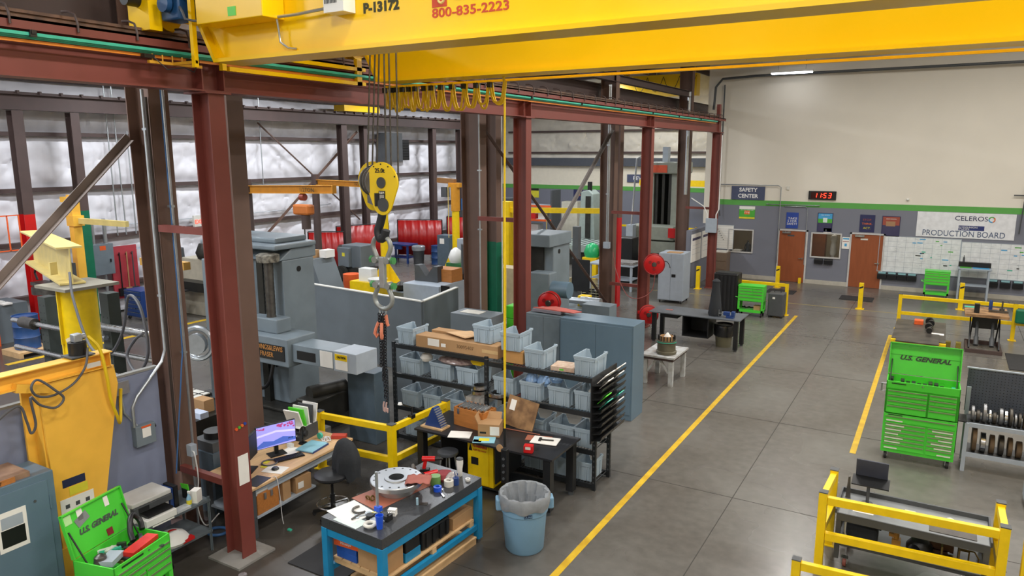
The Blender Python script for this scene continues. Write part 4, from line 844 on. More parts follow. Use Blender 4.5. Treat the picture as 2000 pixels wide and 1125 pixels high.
for ch, cx in (('1', -.25), ('1', -.09), ('5', .1), ('3', .28)):
    for sg in m_seg[ch]:
        q = {'a': (0, .09, 0), 'g': (0, 0, 0), 'd': (0, -.09, 0), 'b': (.045, .045, 1), 'c': (.045, -.045, 1), 'f': (-.045, .045, 1), 'e': (-.045, -.045, 1)}[sg]
        sk = q[1]*.18
        dg.box(cx+q[0]-(.011 if q[2] else .04)+sk, cx+q[0]+(.011 if q[2] else .04)+sk, -.07, -.064, q[1]-(.04 if q[2] else .011), q[1]+(.04 if q[2] else .011))
dg.box(.0, .02, -.07, -.064, .03, .05).box(-.01, .01, -.07, -.064, -.05, -.03); build('digit_display', dg, m_led, t)
def poster(lbl, x0, x1, z0, z1, base, blocks, txts=(), nm='poster', frame=None, cat='poster', y=YS):
    t, w_, h = sign(nm, lbl, x0, x1, z0, z1, base, cat, y, .012)
    for k, bx in enumerate(blocks): build('print_block', B(bx[0]*w_, bx[1]*w_, -.013-.0004*k, -.012, bx[2]*h, bx[3]*h), bx[4], t)
    for s_, sz, u, v, mt, wd in txts: text(s_, sz, (u*w_, -.018, v*h), '-y', mt, t, width=wd*2*w_ if wd else None)
    if frame:
        f = MB(); 
        f.box(-w_-.02, w_+.02, -.02, 0, h, h+.02).box(-w_-.02, w_+.02, -.02, 0, -h-.02, -h).box(-w_-.02, -w_, -.02, 0, -h, h).box(w_, w_+.02, -.02, 0, -h, h); build('frame', f, frame, t)
    return t
m_pg = mat('poster_green', '4fae3c', .5); m_py = mat('poster_yellow', 'e3d83a', .5); m_po = mat('poster_orange', 'e8742e', .5); m_pb = mat('poster_blue', '2747a0', .5); m_pn = mat('poster_navy', '262a56', .5); m_ps = mat('poster_sky', '4aa3d8', .5); m_pr = mat('poster_rust', '9c4a3a', .5); m_pp = mat('poster_purple', '3d3a5c', .5)
poster('green and white safety poster with yellow bottom stripe below the SAFETY CENTER sign', -7.42, -6.78, 2.52, 3.04, m_pg, ((-1, 1, .52, 1, m_paper), (-1, 1, -1, -.72, m_py), (-.35, .35, -.3, .3, m_po)), (('FY4J', .1, 0, 0, m_lett, .3), ('DID YOU THINK SAFE', .05, 0, .38, m_lett, .8)))
poster('blue TAKE 5 FOR SAFETY poster above the left brown door', -5.52, -5.05, 2.21, 2.85, m_pb, (), (('TAKE', .13, .05, .25, m_lett, .75), ('5 FOR', .13, 0, -.1, m_lett, .75), ('SAFETY', .13, 0, -.45, m_lett, .85)))
poster('framed landscape poster with blue sky right of the left door', -4.3, -3.78, 2.15, 2.86, m_pp, ((-1, 1, .4, 1, m_ps), (-1, 1, -.05, .4, m_pg), (-.3, .3, 0, .5, mat('poster_cloud', 'dce8e4', .5))), ((('OUR PEOPLE'), .05, 0, .8, m_lett, .6),), frame=m_pn)
poster('dark navy STOP THINK ACT poster above the right brown door', -2.78, -2.25, 2.2, 2.87, m_pn, (), (('STOP.', .11, 0, .4, m_pr, .6), ('THINK.', .11, 0, -.05, m_po, .7), ('ACT.', .11, 0, -.55, m_py, .5)))
poster('framed rust red poster right of the right brown door', -1.98, -1.4, 2.1, 2.83, m_pp, ((-1, 1, .1, 1, m_pr), (-.6, .5, .0, .5, mat('poster_tan', 'a5805e', .5))), ((('OUR MISSION'), .05, 0, .75, m_lett, .6),), frame=m_pn)
t = poster('white CELEROS production board banner above the whiteboards', -.83, 2.26, 2.14, 3.07, mat('banner_white', 'e4e6ea', .6), ((-.12, .68-.28, -.38, -.0, mat('banner_blue', '27336f', .5)),), (('CELEROS', .24, .12, .55, m_pn, .33), ('CLYDEUNION', .08, .06, -.13, m_lett, .2), ('PUMPS', .07, -.0, -.28, m_lett, .1), ('PRODUCTION BOARD', .3, -.02, -.68, mat('banner_grey_blue', '51607e', .5), .84)), 'banner', None, 'banner')
for a0, cl in ((0, m_po), (2.1, m_ps), (4.2, m_pg)): build('ring_logo', MB().torus((.82, -.014, .25), .09, .02, (0, 1, 0), 12, 6, a0, a0+2.0), cl, t)
poster('small white notice above the right office window', -4.07, -3.77, 2.1, 2.28, m_paper, ((-.6, -.2, -.4, .4, m_dkgrey),), nm='notice', cat='notice')
poster('white notice with red and blue print between window and right door', -3.36, -3.08, 1.5, 1.96, m_paper, ((-.8, .8, .6, .85, m_ps), (-.8, .8, .2, .3, m_pr), (-.3, .3, -.6, -.1, m_ps)), nm='notice', cat='notice')
poster('white gridded board at the left end of the end wall', -8.36, -7.62, 1.2, 2.2, m_paper, [(-.95, .95, -.9+k*.2, -.89+k*.2, m_ltgrey) for k in range(10)]+[(-.8+k*.13, -.72+k*.13, .6-k*.17, .66-k*.17, m_blackp) for k in range(6)], nm='whiteboard', frame=m_ltgrey, cat='whiteboard')
# production whiteboards
def wboard(lbl, x0, x1, z0, z1, seed):
    t = poster(lbl, x0, x1, z0, z1, mat('whiteboard_face', 'e2e6e8', .25), (), nm='whiteboard', frame=m_ltgrey, cat='whiteboard'); rnd = random.Random(seed); w_ = (x1-x0)/2; h = (z1-z0)/2
    g = MB()
    for k in range(1, 9): g.box(-w_+k*2*w_/9-.004, -w_+k*2*w_/9+.004, -.0138, -.012, -h, h)
    for k in range(1, 7): g.box(-w_, w_, -.0138, -.012, -h+k*2*h/7-.004, -h+k*2*h/7+.004)
    build('grid_lines', g, m_ltgrey, t); cs = (m_ps, m_teal, m_pg, m_ps, m_blackp)
    for k in range(16):
        u = rnd.uniform(-.2*w_, .9*w_); v = rnd.uniform(-.5*h, .9*h); l_ = rnd.uniform(.05, .22); build('magnet_strip', B(u, min(u+l_, w_), -.016, -.0145, v, v+.035), cs[k % 5], t)
    s_ = MB()
    for k in range(60): u = rnd.uniform(-w_+.05, w_-.25); v = rnd.uniform(-h+.05, h-.05); s_.box(u, u+rnd.uniform(.04, .16), -.0136, -.0125, v, v+.008)
    build('handwriting', s_, mat('pale_ink', 'b0b4be', .6), t)
wboard('left production whiteboard full of grids and blue strips', -2.02, .66, .72, 2.08, 1); wboard('right production whiteboard under the banner, with fewer marks', .7, 3.4, .72, 2.0, 6)
m_wb = mat('black_wall_bin', '1e1f22', .5)
for i, x in enumerate((-2.0, -1.66, -1.32, -.98, 1.62, 2.0, 2.38)):
    b = MB().prism([(0, -.18), (-.12, -.18), (-.16, 0), (0, .06)], 0, .32, 'x'); t = thing('wall_bin', 'black wall bin, '+('first from the left under the left whiteboard', 'second under the left whiteboard', 'third under the left whiteboard', 'fourth under the left whiteboard', 'first under the right whiteboard', 'middle one under the right whiteboard', 'last under the right whiteboard')[i], 'bin', (x, YS+.005, .6), group='black wall bins under the whiteboards')
    build('bin_body', b, m_wb, t); build('file', B(.03, .29, -.11, -.03, .03, .09), mat('pale_teal_file', '86b4bb', .6), t)
for i, x in enumerate((-4.33, -3.96)): solo('wall_bin', MB().prism([(0, -.16), (-.12, -.16), (-.16, 0), (0, .04)], 0, .32, 'x'), m_wb, ('left', 'right')[i]+' black bin on the wall under the right office window', 'bin', (x, YS, 1.0), group='bins under the office window')
t = thing('workstation', 'grey metal stand-up workstation under the right whiteboard', 'desk', (1.15, 31.0, 0))
for x in (-.45, .45):
    for y in (-.25, .25): build('leg', B(x-.03, x+.03, y-.03, y+.03, 0, 1.1), m_ltgrey, t)
build('desk_top', B(-.52, .52, -.3, .32, 1.1, 1.15), m_ltgrey, t, bev=.008); build('back_shelf', B(-.5, .5, .1, .3, 1.15, 1.32), m_blackp, t); build('green_mat', B(-.45, -.1, -.25, .08, 1.15, 1.158), m_pg, t); build('blue_mat', B(-.05, .45, -.25, .08, 1.15, 1.158), m_ps, t); build('shelf', B(-.45, .45, -.25, .25, .5, .53), m_ltgrey, t)
solo('spray_bottle', MB().lathe([(.035, 0), (.035, .15), (.012, .19), (.012, .24)], n=10), m_dkgrey, 'small dark bottle on the grey workstation shelf', 'bottle', (.8, 31.2, 1.32))
t = thing('filing_cabinet', 'tan filing cabinet at the left end of the end wall', 'cabinet', (-7.98, 31.2, 0)); build('body', B(-.3, .3, -.3, .3, 0, 1.1), mat('tan_file_cabinet', '7d6a5a', .5), t)
for k in range(3): build('drawer', B(-.28, .28, -.32, -.3, .05+k*.35, .37+k*.35), mat('tan_file_cabinet', '7d6a5a', .5), t)
solo('paper_pile', B(-8.2, -7.75, 31.0, 31.4, 1.1, 1.16), m_paper, 'white papers on top of the tan filing cabinet', 'papers')
conduit([(-8.35, 31.5, 3.93), (-5.9, 31.5, 3.93), (-5.78, 31.5, 3.85), (-5.78, 31.5, .75), ], .018, 'thin conduit from the SAFETY CENTER sign down beside the left door')
conduit([(-6.3, 31.52, 3.16), (-5.78, 31.52, 3.16), (-4.3, 31.52, 3.16)], .016, 'horizontal conduit along the green stripe over the left door', clips=[(-4.32, 31.52, 3.17), (-6.28, 31.52, 3.17)])
conduit([(-5.6, 31.53, 3.1), (-4.8, 31.53, 3.1), (-4.72, 31.53, 3.02), (-4.72, 31.53, .75)], .014, 'thin conduit between the left door and the right office window')
conduit([(-8.25, 31.45, 8.0), (-8.25, 31.45, 2.9), (-8.2, 31.45, 2.6)], .03, 'dark vertical pipe at the left corner of the end wall', m_dkgrey)
conduit([(-8.6, 31.2, 7.0), (-8.55, 31.2, 7.9), (-8.3, 31.25, 8.22), (-7, 31.3, 8.28), (8, 31.3, 8.3)], .05, 'thick dark pipe running across the end wall below the roof', m_dkgrey)
t = conduit([(2.68, 31.5, 4.2), (2.5, 31.5, 4.2), (2.45, 31.5, 4.1), (2.38, 31.5, 2.4)], .022, 'dark bracket pipe near the right picture edge on the end wall', m_dkgrey); build('pipe', MB().tube([(2.1, 31.5, 3.75), (4, 31.5, 3.75)], .022), m_dkgrey, t)
solo('door_stop', B(-4.86, -4.76, 31.3, 31.42, 0, .22), m_yellow, 'little yellow door stop at the foot of the left door', 'door stop')
solo('wall_sensor', MB().lathe([(.05, 0), (.05, .06), (.03, .09), (0, .1)], n=12).xf(Matrix.Rotation(PI/2, 4, 'X')), m_white, 'small white camera dome on the end wall above the stripe', 'camera', (-1.2, 31.6, 3.5))
solo('wall_sensor', B(-.06, .06, -.04, 0, -.07, .07), m_label, 'small beige box on the end wall right of the SAFETY CENTER sign', 'box', (-5.86+.33, 31.6, 3.83))
# boards on the return wall
for i, (y, lbl) in enumerate(((28.75, 'white map board at the near end of the low return wall'), (30.2, 'white board farther along the low return wall'))):
    t = thing('wall_board', lbl, 'board', (-8.38, y, 0)); build('panel', B(-.02, .02, -.6, .6, 1.0, 2.1), m_paper, t); build('title_strip', B(.02, .023, -.55, .55, 1.85, 1.95), m_pp, t); build('print_lines', B(.02, .022, -.5, .5, 1.3, 1.31).box(.02, .022, -.5, .5, 1.5, 1.51).box(.02, .022, -.5, .5, 1.65, 1.66), m_ltgrey, t)
# ================================================================ shelving with bins
m_shelf = mat('black_rack_paint', '1f2225', .45)
def rack(lbl, x0, x1, y0, y1, levels, H_):
    t = thing('storage_rack', lbl, 'rack', (0, 0, 0))
    for x in (x0, x1):
        for y in (y0, y1):
            p = build('post', B(x-.03, x+.03, y-.025, y+.025, 0, H_), m_shelf, t); h = MB()
            z = .12
            while z < H_-.05: h.box(x-.012, x+.012, y-.027, y-.0252, z, z+.03).box(x+.0302, x+.032, y-.012, y+.012, z, z+.03); z += .09
            build('slots', h, m_dkgrey, p)
    for z in levels:
        build('beam', B(x0+.03, x1-.03, y0-.02, y0+.015, z-.075, z), m_shelf, t); build('beam', B(x0+.03, x1-.03, y1-.015, y1+.02, z-.075, z), m_shelf, t)
        g = MB(); k = int((x1-x0)/.055)
        for i in range(k): g.box(x0+.04+i*.055, x0+.05+i*.055, y0, y1, z-.01, z-.002)
        g.box(x0+.03, x1-.03, y0+.15, y0+.165, z-.025, z-.01).box(x0+.03, x1-.03, y1-.165, y1-.15, z-.025, z-.01); build('wire_deck', g, m_dkgrey, t)
    return t
LV = (1.84, 1.28, .66, .1)
rack('black steel rack of grey bins on the left, behind the black work desk', -8.52, -6.5, 10.2, 10.78, LV, 1.87)
rack('black steel rack of grey bins on the right, with the file holder on its end', -6.4, -4.4, 10.05, 10.63, LV, 1.87)
def bin_parts(t, W, D, H_):
    c = MB(); b = .95; t_ = .006; w2, d2 = W/2, D/2; wb, db = w2*b, d2*.92
    def wall(p, q, r, s): # p,q bottom; r,s top (outer), give thickness inward
        c.add([p, q, r, s], [(0, 1, 2, 3)])
    # outer shell with a scooped back wall (towards +y)
    A, Bq, Cq, Dq = (-wb, -db, 0), (wb, -db, 0), (wb, db, 0), (-wb, db, 0)
    a, b_, c_, d_ = (-w2, -d2, H_), (w2, -d2, H_), (w2, d2, H_), (-w2, d2, H_)
    def L_(p, q, k): return tuple(p[i]+(q[i]-p[i])*k for i in range(3))
    hs = .55
    sc = [d_, L_(d_, c_, .14), L_(L_(d_, c_, .3), L_(Dq, Cq, .3), 1-hs), L_(L_(d_, c_, .7), L_(Dq, Cq, .7), 1-hs), L_(d_, c_, .86), c_]
    vs = [A, Bq, Cq, Dq, a, b_, c_]+sc[:-1]
    fs = [(0, 3, 2, 1), (0, 1, 5, 4), (1, 2, 6, 5), (3, 0, 4, 7), (3, 7, 8, 9, 10, 11, 6, 2)]
    c.add(vs, fs); o = build('body', c, m_bin, t); sm = o.modifiers.new('solid', 'SOLIDIFY'); sm.thickness = t_; sm.offset = -1
    r = MB(); e = .012
    r.box(-w2-e, w2+e, -d2-e, -d2+.004, H_-.028, H_+.004).box(-w2-e, -w2+.004, -d2, d2, H_-.028, H_+.004).box(w2-.004, w2+e, -d2, d2, H_-.028, H_+.004)
    r.box(-w2-e, -w2+.14*W, d2-.004, d2+e, H_-.028, H_+.004).box(w2-.14*W, w2+e, d2-.004, d2+e, H_-.028, H_+.004); build('rim', r, m_bin, t)
    s = MB()
    for k in (-.62, -.42, .42, .62): s.prism([(-.012+k*wb, .02), (.012+k*wb, .02), (.012+k*w2, H_-.03), (-.012+k*w2, H_-.03)], -db-.02, -db-.004, 'y')
    for k in (-.6, .6): s.box(wb+.004, wb+.02, k*db-.014, k*db+.014, .02, H_-.05)
    s.box(-w2, w2, -d2-.008, -db-.004, H_-.06, H_-.03).box(wb, w2+.006, -d2-.008, d2*.8, H_-.06, H_-.03)
    build('rib', s, m_bin, t)
BINS = []
def pbin(x, y, z, lbl, W=.36, D=.46, H_=.31, rz=0):
    if not BINS:
        t = thing('storage_bin', lbl, 'bin', (x, y, z), rz, 'grey storage bins'); bin_parts(t, .36, .46, .31); BINS.append(t)
    else: t = dup(BINS[0], (x, y, z), rz, lbl)
    t.scale = (W/.36, D/.46, H_/.31); return t
pbin(-8.27, 10.46, 1.84, 'grey storage bin alone at the left end of the left rack top')
pbin(-6.62, 10.5, 2.07, 'grey storage bin standing on the long carton on the left rack top', rz=-.06)
pbin(-5.98, 10.33, 2.06, 'grey storage bin on the small brown carton between the two racks', rz=.04)
pbin(-5.52, 10.33, 1.84, 'grey storage bin in the middle of the right rack top')
pbin(-4.62, 10.33, 1.84, 'grey storage bin at the right end of the right rack top')
o4 = ('leftmost', 'second from the left', 'third from the left', 'rightmost')
for i, x in enumerate((-8.18, -7.5, -6.92)): pbin(x, 10.46, 1.28, ('leftmost', 'middle', 'rightmost')[i]+' grey bin on the second shelf of the left rack', W=.44)
for i, x in enumerate((-8.2, -7.7, -7.2, -6.77)): pbin(x, 10.46, .66, o4[i]+' grey bin on the third shelf of the left rack', W=.38)
for i, x in enumerate((-8.15, -7.65, -7.15, -6.75)): pbin(x, 10.46, .1, o4[i]+' grey bin on the bottom shelf of the left rack', W=.38)
for i, x in enumerate((-6.1, -5.58, -5.06, -4.63)): pbin(x, 10.32, 1.28, o4[i]+' grey bin on the second shelf of the right rack', W=.38 if i < 3 else .3)
for i, x in enumerate((-6.1, -5.55, -5.0, -4.62)): pbin(x, 10.32, .66, o4[i]+' grey bin on the third shelf of the right rack', W=.42 if i < 3 else .3)
for i, x in enumerate((-6.05, -5.5, -5.0, -4.62)): pbin(x, 10.32, .1, o4[i]+' grey bin on the bottom shelf of the right rack', W=.4 if i < 3 else .3)
# what lies on and in them
t = thing('long_carton', 'long brown carton lying across the top of the left rack, number 30095407 on it', 'carton', (0, 0, 0))
build('body', B(-8.02, -6.28, 10.22, 10.52, 1.841, 2.06), m_card, t, bev=.008); build('label', B(-7.75, -7.5, 10.216, 10.22, 1.9, 2.03), m_paper, t); build('label', B(-7.46, -7.36, 10.216, 10.22, 1.91, 1.97), m_paper, t); text('30095407', .09, (-6.95, 10.218, 1.96), '-y', mat('pencil_grey', '7d6040', .8), t); build('tape', B(-6.6, -6.279, 10.216, 10.22, 1.92, 1.98), mat('tan_tape', 'c9a877', .5), t)
solo('carton', B(-7.9, -6.9, 10.54, 10.76, 1.841, 2.1), m_card, 'brown carton behind the long carton on the left rack top', 'carton', bev=.006)
c = MB().prism([(-7.55, 10.5), (-7.0, 10.3), (-6.85, 10.62), (-7.2, 10.8)], 2.1, 2.108).prism([(-7.3, 10.42), (-7.02, 10.34), (-6.95, 10.5)], 2.108, 2.113)
solo('flat_cardboard', c, mat('pale_cardboard', 'd2ad83', .85), 'flattened pale cardboard lying on the cartons of the left rack', 'cardboard')
solo('carton', B(-6.14, -5.76, 10.16, 10.55, 1.841, 2.055), mat('light_carton', 'bf8f56', .85), 'small brown carton under a grey bin at the left end of the right rack', 'carton', bev=.005)
t = thing('flat_box', 'flat printed box on the right rack top between two bins', 'box', (-5.05, 10.32, 1.842), .12); build('body', B(-.2, .2, -.17, .17, 0, .07), mat('pinkish_print_box', 'b99a85', .7, hx2='cdbba8', scale=14), t); build('sticker', B(-.05, .02, -.173, -.17, .015, .04), m_ltgreen, t)
c = MB().lathe([(.36, .0), (.4, .03), (.36, .07), (.2, .1), (0, .11)], n=18); o = solo('wrapped_catalogues', c, mat('glossy_magazine_wrap', 'a08f88', .2, hx2='6e5a58', scale=12), 'plastic wrapped catalogues lying over two bins of the left rack', 'catalogues', (-7.25, 10.42, 1.6)); o.scale = (1, .55, 1)
solo('plastic_bag', MB().lathe([(.1, 0), (.12, .05), (.08, .13), (0, .15)], n=10), m_paper, 'white plastic bag on the leftmost bin of the second left shelf', 'bag', (-7.92, 10.4, 1.55))
solo('yellow_clamp', MB().box(-.12, .1, -.05, .05, 0, .08).box(.1, .16, -.05, .05, .03, .12), m_yellow, 'yellow plastic clamp on the wrapped catalogues', 'clamp', (-6.8, 10.4, 1.63))
for i, (x, y, z, r) in enumerate(((-6.52, 10.02, 1.27, .15), (-6.52, 10.02, 1.35, .14), (-6.15, 10.0, 1.29, .16))):
    solo('bearing_ring', MB().lathe([(r*.75, 0), (r, .005), (r, .06), (r*.75, .065), (r*.75, 0)], n=28), m_steel, ('lower', 'upper', 'right')[i]+' bright bearing ring hung at the joint between the two racks', 'ring', (x, y, z), 0, 'bearing rings')
for i, (x, l_) in enumerate(((-5.66, 'left'), (-5.44, 'middle'), (-5.2, 'right'))):
    solo('parts_bag', MB().lathe([(.09, 0), (.12, .06), (.08, .16), (.03, .22), (0, .23)], n=9), mat('blue_clear_bag', '8fb2dd', .15), l_+' clear blue plastic bag bulging out of a bin on the right rack', 'bag', (x, 10.3, 1.5 if i < 2 else 1.6), i)
solo('white_tube', MB().cyl((0, 0, 0), (.12, .0, .16), .06), m_label, 'pale tube sticking out of the rightmost second-shelf bin on the right rack', 'tube', (-4.6, 10.34, 1.5))
t = thing('grey_wrapped_box', 'box with striped wrap on the third shelf bin of the left rack', 'box', (-6.75, 10.42, .985)); build('body', B(-.2, .2, -.2, .2, 0, .09), mat('striped_box', 'b9b3aa', .6, hx2='8b857d', scale=3, stretch=(8, .5, 1)), t)
# file holder
t = thing('file_holder', 'black wall file holder full of papers on the right end of the rack', 'file holder', (0, 0, 0))
build('back_panel', B(-4.365, -4.345, 9.78, 10.76, .88, 1.93), m_black, t)
for col in range(2):
    for k in range(9):
        y0 = 9.8+col*.48; z0 = .92+k*.11
        build('pocket', MB().prism([(-4.345, z0), (-4.2, z0+.03), (-4.17, z0+.1), (-4.18, z0+.1), (-4.21, z0+.04), (-4.345, z0+.012)], y0, y0+.46, 'y'), m_blackp, t)
for i, (y, k, cl) in enumerate(((9.86, 8, m_paper), (10.0, 8, m_paper), (10.3, 8, m_paper), (10.45, 8, m_paper), (10.38, 7, m_paper), (9.95, 7, m_paper), (9.88, 5, m_ltgreen), (9.95, 4, m_teal), (10.4, 4, m_teal), (10.4, 3, m_paper))):
    z0 = .93+k*.11; solo('document', MB().prism([(-4.3, z0+.03), (-4.29, z0+.03), (-4.15, z0+.17), (-4.16, z0+.18)], y, y+.22, 'y'), cl, ('first', 'second', 'third', 'fourth', 'fifth', 'sixth', 'seventh', 'eighth', 'ninth', 'tenth')[i]+' paper from the top sticking out of the black file holder', 'paper', group='papers in the file holder')
# ---- blue-grey cabinets behind the racks
def cab2(lbl, loc, rz, W, D, H_, mt, hd=True):
    t = thing('storage_cabinet', lbl, 'cabinet', loc, rz)
    build('body', B(-W/2, W/2, 0, D, .0, H_), mt, t, bev=.006)
    for a, b in ((-W/2+.03, -.003), (.003, W/2-.03)): build('door', B(a, b, -.012, 0, .12, H_-.05), mt, t, bev=.003)
    return t
m_dustgrey = mat('dusty_cabinet_top', '8a8a86', .8)
cab2('wide blue-grey two-door cabinet behind the right bin rack', (-5.8, 13.2, 0), 0, 1.6, .62, 1.95, m_bluegrey)
cab2('narrower grey cabinet left of the wide blue-grey cabinet', (-7.07, 13.35, 0), 0, .84, .45, 1.93, mat('darker_cabinet_grey', '6f7c84', .45))
c = MB().prism([(-7.4, 13.5), (-6.4, 13.4), (-6.3, 13.6), (-7.0, 13.8)], 2.012, 2.03); solo('red_board', c, mat('salmon_red_board', 'c4665c', .6), 'folded salmon red boards lying on top of the grey cabinet', 'board')
c = MB().prism([(-7.4, 13.45), (-6.7, 13.4), (-6.7, 13.7), (-7.3, 13.75)], 1.952, 2.01); solo('manual_box', c, mat('greyish_print', '85808a', .6), 'printed flat box under the red boards on the cabinet', 'box')
# ---- black work desk
t = thing('work_desk', 'black steel desk with an overhead yellow pendant, before the bin racks', 'desk', (0, 0, 0)); m_bt = mat('black_worn_top', '25262a', .35, var=.3, scale=5)
build('desk_top', B(-7.05, -4.55, 8.88, 9.85, .89, .92), m_bt, t)
for x, y in ((-6.98, 9.0), (-4.66, 8.98), (-6.98, 9.75), (-4.66, 9.75)):
    l_ = build('leg', B(x-.06, x+.06, y-.06, y+.06, .07, .89), m_black, t); build('foot', MB().cyl((x, y, 0), (x, y, .07), .045), m_dkgrey, l_)
c = MB().box(-5.6, -5.58, 9.0, 9.8, .25, .89).box(-6.62, -6.6, 9.0, 9.8, .1, .89).box(-6.62, -5.0, 9.1, 9.8, .08, .1); build('under_shelf', c, m_black, t)
build('cable_hole', MB().cyl((-4.95, 9.12, .9205), (-4.95, 9.12, .922), .05, n=18), m_blackp, t)
t = thing('safety_cabinet', 'small yellow FLAMMABLE safety cabinet under the black desk', 'cabinet', (-5.94, 9.12, .101))
build('body', B(-.24, .24, 0, .4, 0, .74), m_yellow, t, bev=.006); d_ = build('door', B(-.22, .16, -.012, 0, .02, .72), m_yellow, t)
text('FLAMMABLE', .06, (-.0, -.015, .65), '-y', m_redtxt, d_, width=.26, bold=.003); text('KEEP FIRE AWAY', .04, (.0, -.015, .585), '-y', m_redtxt, d_, width=.24)
build('warning_sign', MB().prism([(-.21, .56), (-.14, .56), (-.175, .68)], -.014, -.012, 'y'), m_blackp, d_); build('latch', B(-.16, -.03, -.02, -.012, .34, .46), m_blackp, d_)
t = thing('shop_stool', 'round grey topped shop stool under the left side of the black desk', 'stool', (-6.42, 8.92, 0))
build('seat', MB().lathe([(.0, .6), (.16, .6), (.17, .62), (.165, .65), (0, .655)], n=24), mat('stool_vinyl', '515459', .45), t)
for a in range(4): build('leg', MB().cyl((.1*math.cos(a*PI/2+.8), .1*math.sin(a*PI/2+.8), .6), (.19*math.cos(a*PI/2+.8), .19*math.sin(a*PI/2+.8), 0), .013, n=8), m_galv, t)
build('foot_ring', MB().torus((0, 0, .22), .155, .008), m_galv, t)
t = thing('drill_stand', 'blue stepped triangular drill stand at the left end of the black desk', 'stand', (-6.78, 9.1, .921)); build('base', B(-.22, .2, -.12, .12, 0, .025), m_pallet, t)
build('stand_body', MB().prism([(-.17, .026), (.17, .026), (.02, .34), (-.02, .34)], -.07, .07, 'y'), m_navy, t); c = MB()
for k in range(9): c.cyl((.17-.017*k, -.075, .04+k*.034), (.17-.017*k, .075, .04+k*.034), .012, n=8)
build('steps', c, m_galv, t)
t = thing('tool_chest_box', 'orange wooden box full of taps standing on the black desk', 'box', (-6.28, 9.5, .921), -.1)
build('body', B(-.3, .3, -.18, .18, 0, .27).box(-.3, .3, -.18, -.165, .27, .3).box(-.3, .3, .165, .18, .27, .3).box(-.3, -.285, -.18, .18, .27, .3).box(.285, .3, -.18, .18, .27, .3), m_orwood, t)
for x in (-.2, .2): build('latch', B(x-.02, x+.02, -.19, -.18, .2, .29), m_steel, t)
rnd = random.Random(8)
for i in range(12): solo('tap_tool', MB().cyl((0, 0, 0), (0, .2, .03), .02, n=8), m_steel, wordn[i]+' silver tool from the left inside the orange wooden box', 'tool', (-6.52+i*.042, 9.38+(i % 2)*.03, 1.215), -.1, 'tools in the orange wooden box')
t = thing('open_carton', 'open brown cardboard carton right of the orange wooden box', 'carton', (-5.86, 9.3, .921), .35)
build('body', B(-.17, .17, -.14, .14, 0, .2), m_card, t); build('flap', MB().bar((-.17, 0, .2), (-.22, 0, .32), .01, .28, (0, 1, 0)).bar((0, .14, .2), (0, .2, .3), .3, .008), m_card, t); build('label', B(.02, .17, -.144, -.14, .03, .17), m_paper, t); build('handwriting', B(-.14, -.04, -.143, -.14, .05, .08), m_blackp, t)
t = thing('plywood_board', 'worn plywood lid board leaning upright on the black desk', 'board', (-5.62, 9.72, .921)); Mx = Matrix.Rotation(math.radians(-18), 4, 'X') @ Matrix.Rotation(math.radians(7), 4, 'Y')
build('panel', B(-.28, .28, -.01, .01, 0, .48, Mx), m_ply, t); build('label', B(-.22, -.12, -.013, -.01, .25, .42, Mx), m_paper, t)
solo('paper_sheets', B(-.2, .15, -.13, .13, 0, .012), m_paper, 'stack of white sheets near the front edge of the black desk', 'paper', (-6.22, 9.02, .921), .4)
t = thing('catalogue', 'pale blue and yellow catalogue on the black desk', 'booklet', (-5.8, 9.02, .921), .45); build('cover', B(-.17, .17, -.12, .12, 0, .01), mat('pale_blue_cover', '8cc4d6', .4), t); build('yellow_block', B(-.08, .08, -.05, .05, .01, .012), m_py, t)
solo('notepad', B(-.07, .06, -.05, .05, 0, .01), m_paper, 'little white note in front of the catalogue on the black desk', 'paper', (-5.86, 8.93, .921), .3)
solo('copper_sheet', B(-.2, .2, -.1, .1, 0, .008), m_copper, 'brown copper sheet lying on the black desk', 'sheet', (-5.1, 9.5, .921), .3)
solo('white_box_sheet', B(-.22, .2, -.14, .14, 0, .01), m_paper, 'white paper with a dark tool on it, right side of the black desk', 'paper', (-4.95, 9.45, .9295), .2)
solo('caliper', MB().box(-.1, .12, -.015, .015, 0, .015).box(-.11, -.07, -.05, .06, 0, .02), m_dsteel, 'dark caliper lying on the white paper on the black desk', 'caliper', (-4.95, 9.45, .94), .3)
solo('hand_lever', MB().cyl((-.45, 0, .01), (.2, .05, .01), .008, n=6), m_copper, 'thin brown rod lying across the black desk', 'rod', (-5.35, 9.58, .921))
t = thing('timer_gauge', 'small red digital gauge at the front edge of the black desk', 'gauge', (-4.98, 8.96, .921), .25); build('body', B(-.07, .07, -.05, .05, 0, .12), m_redp, t, bev=.012); build('screen', B(-.04, .04, -.053, -.05, .06, .1), m_label, t)
solo('air_hose_nozzle', MB().cyl((0, 0, 0), (0, 0, .2), .035, n=14).cyl((0, 0, .2), (0, 0, .24), .02, n=10), m_ltgrey, 'slim grey spray can beside the orange wooden box', 'can', (-6.02, 9.42, .921))
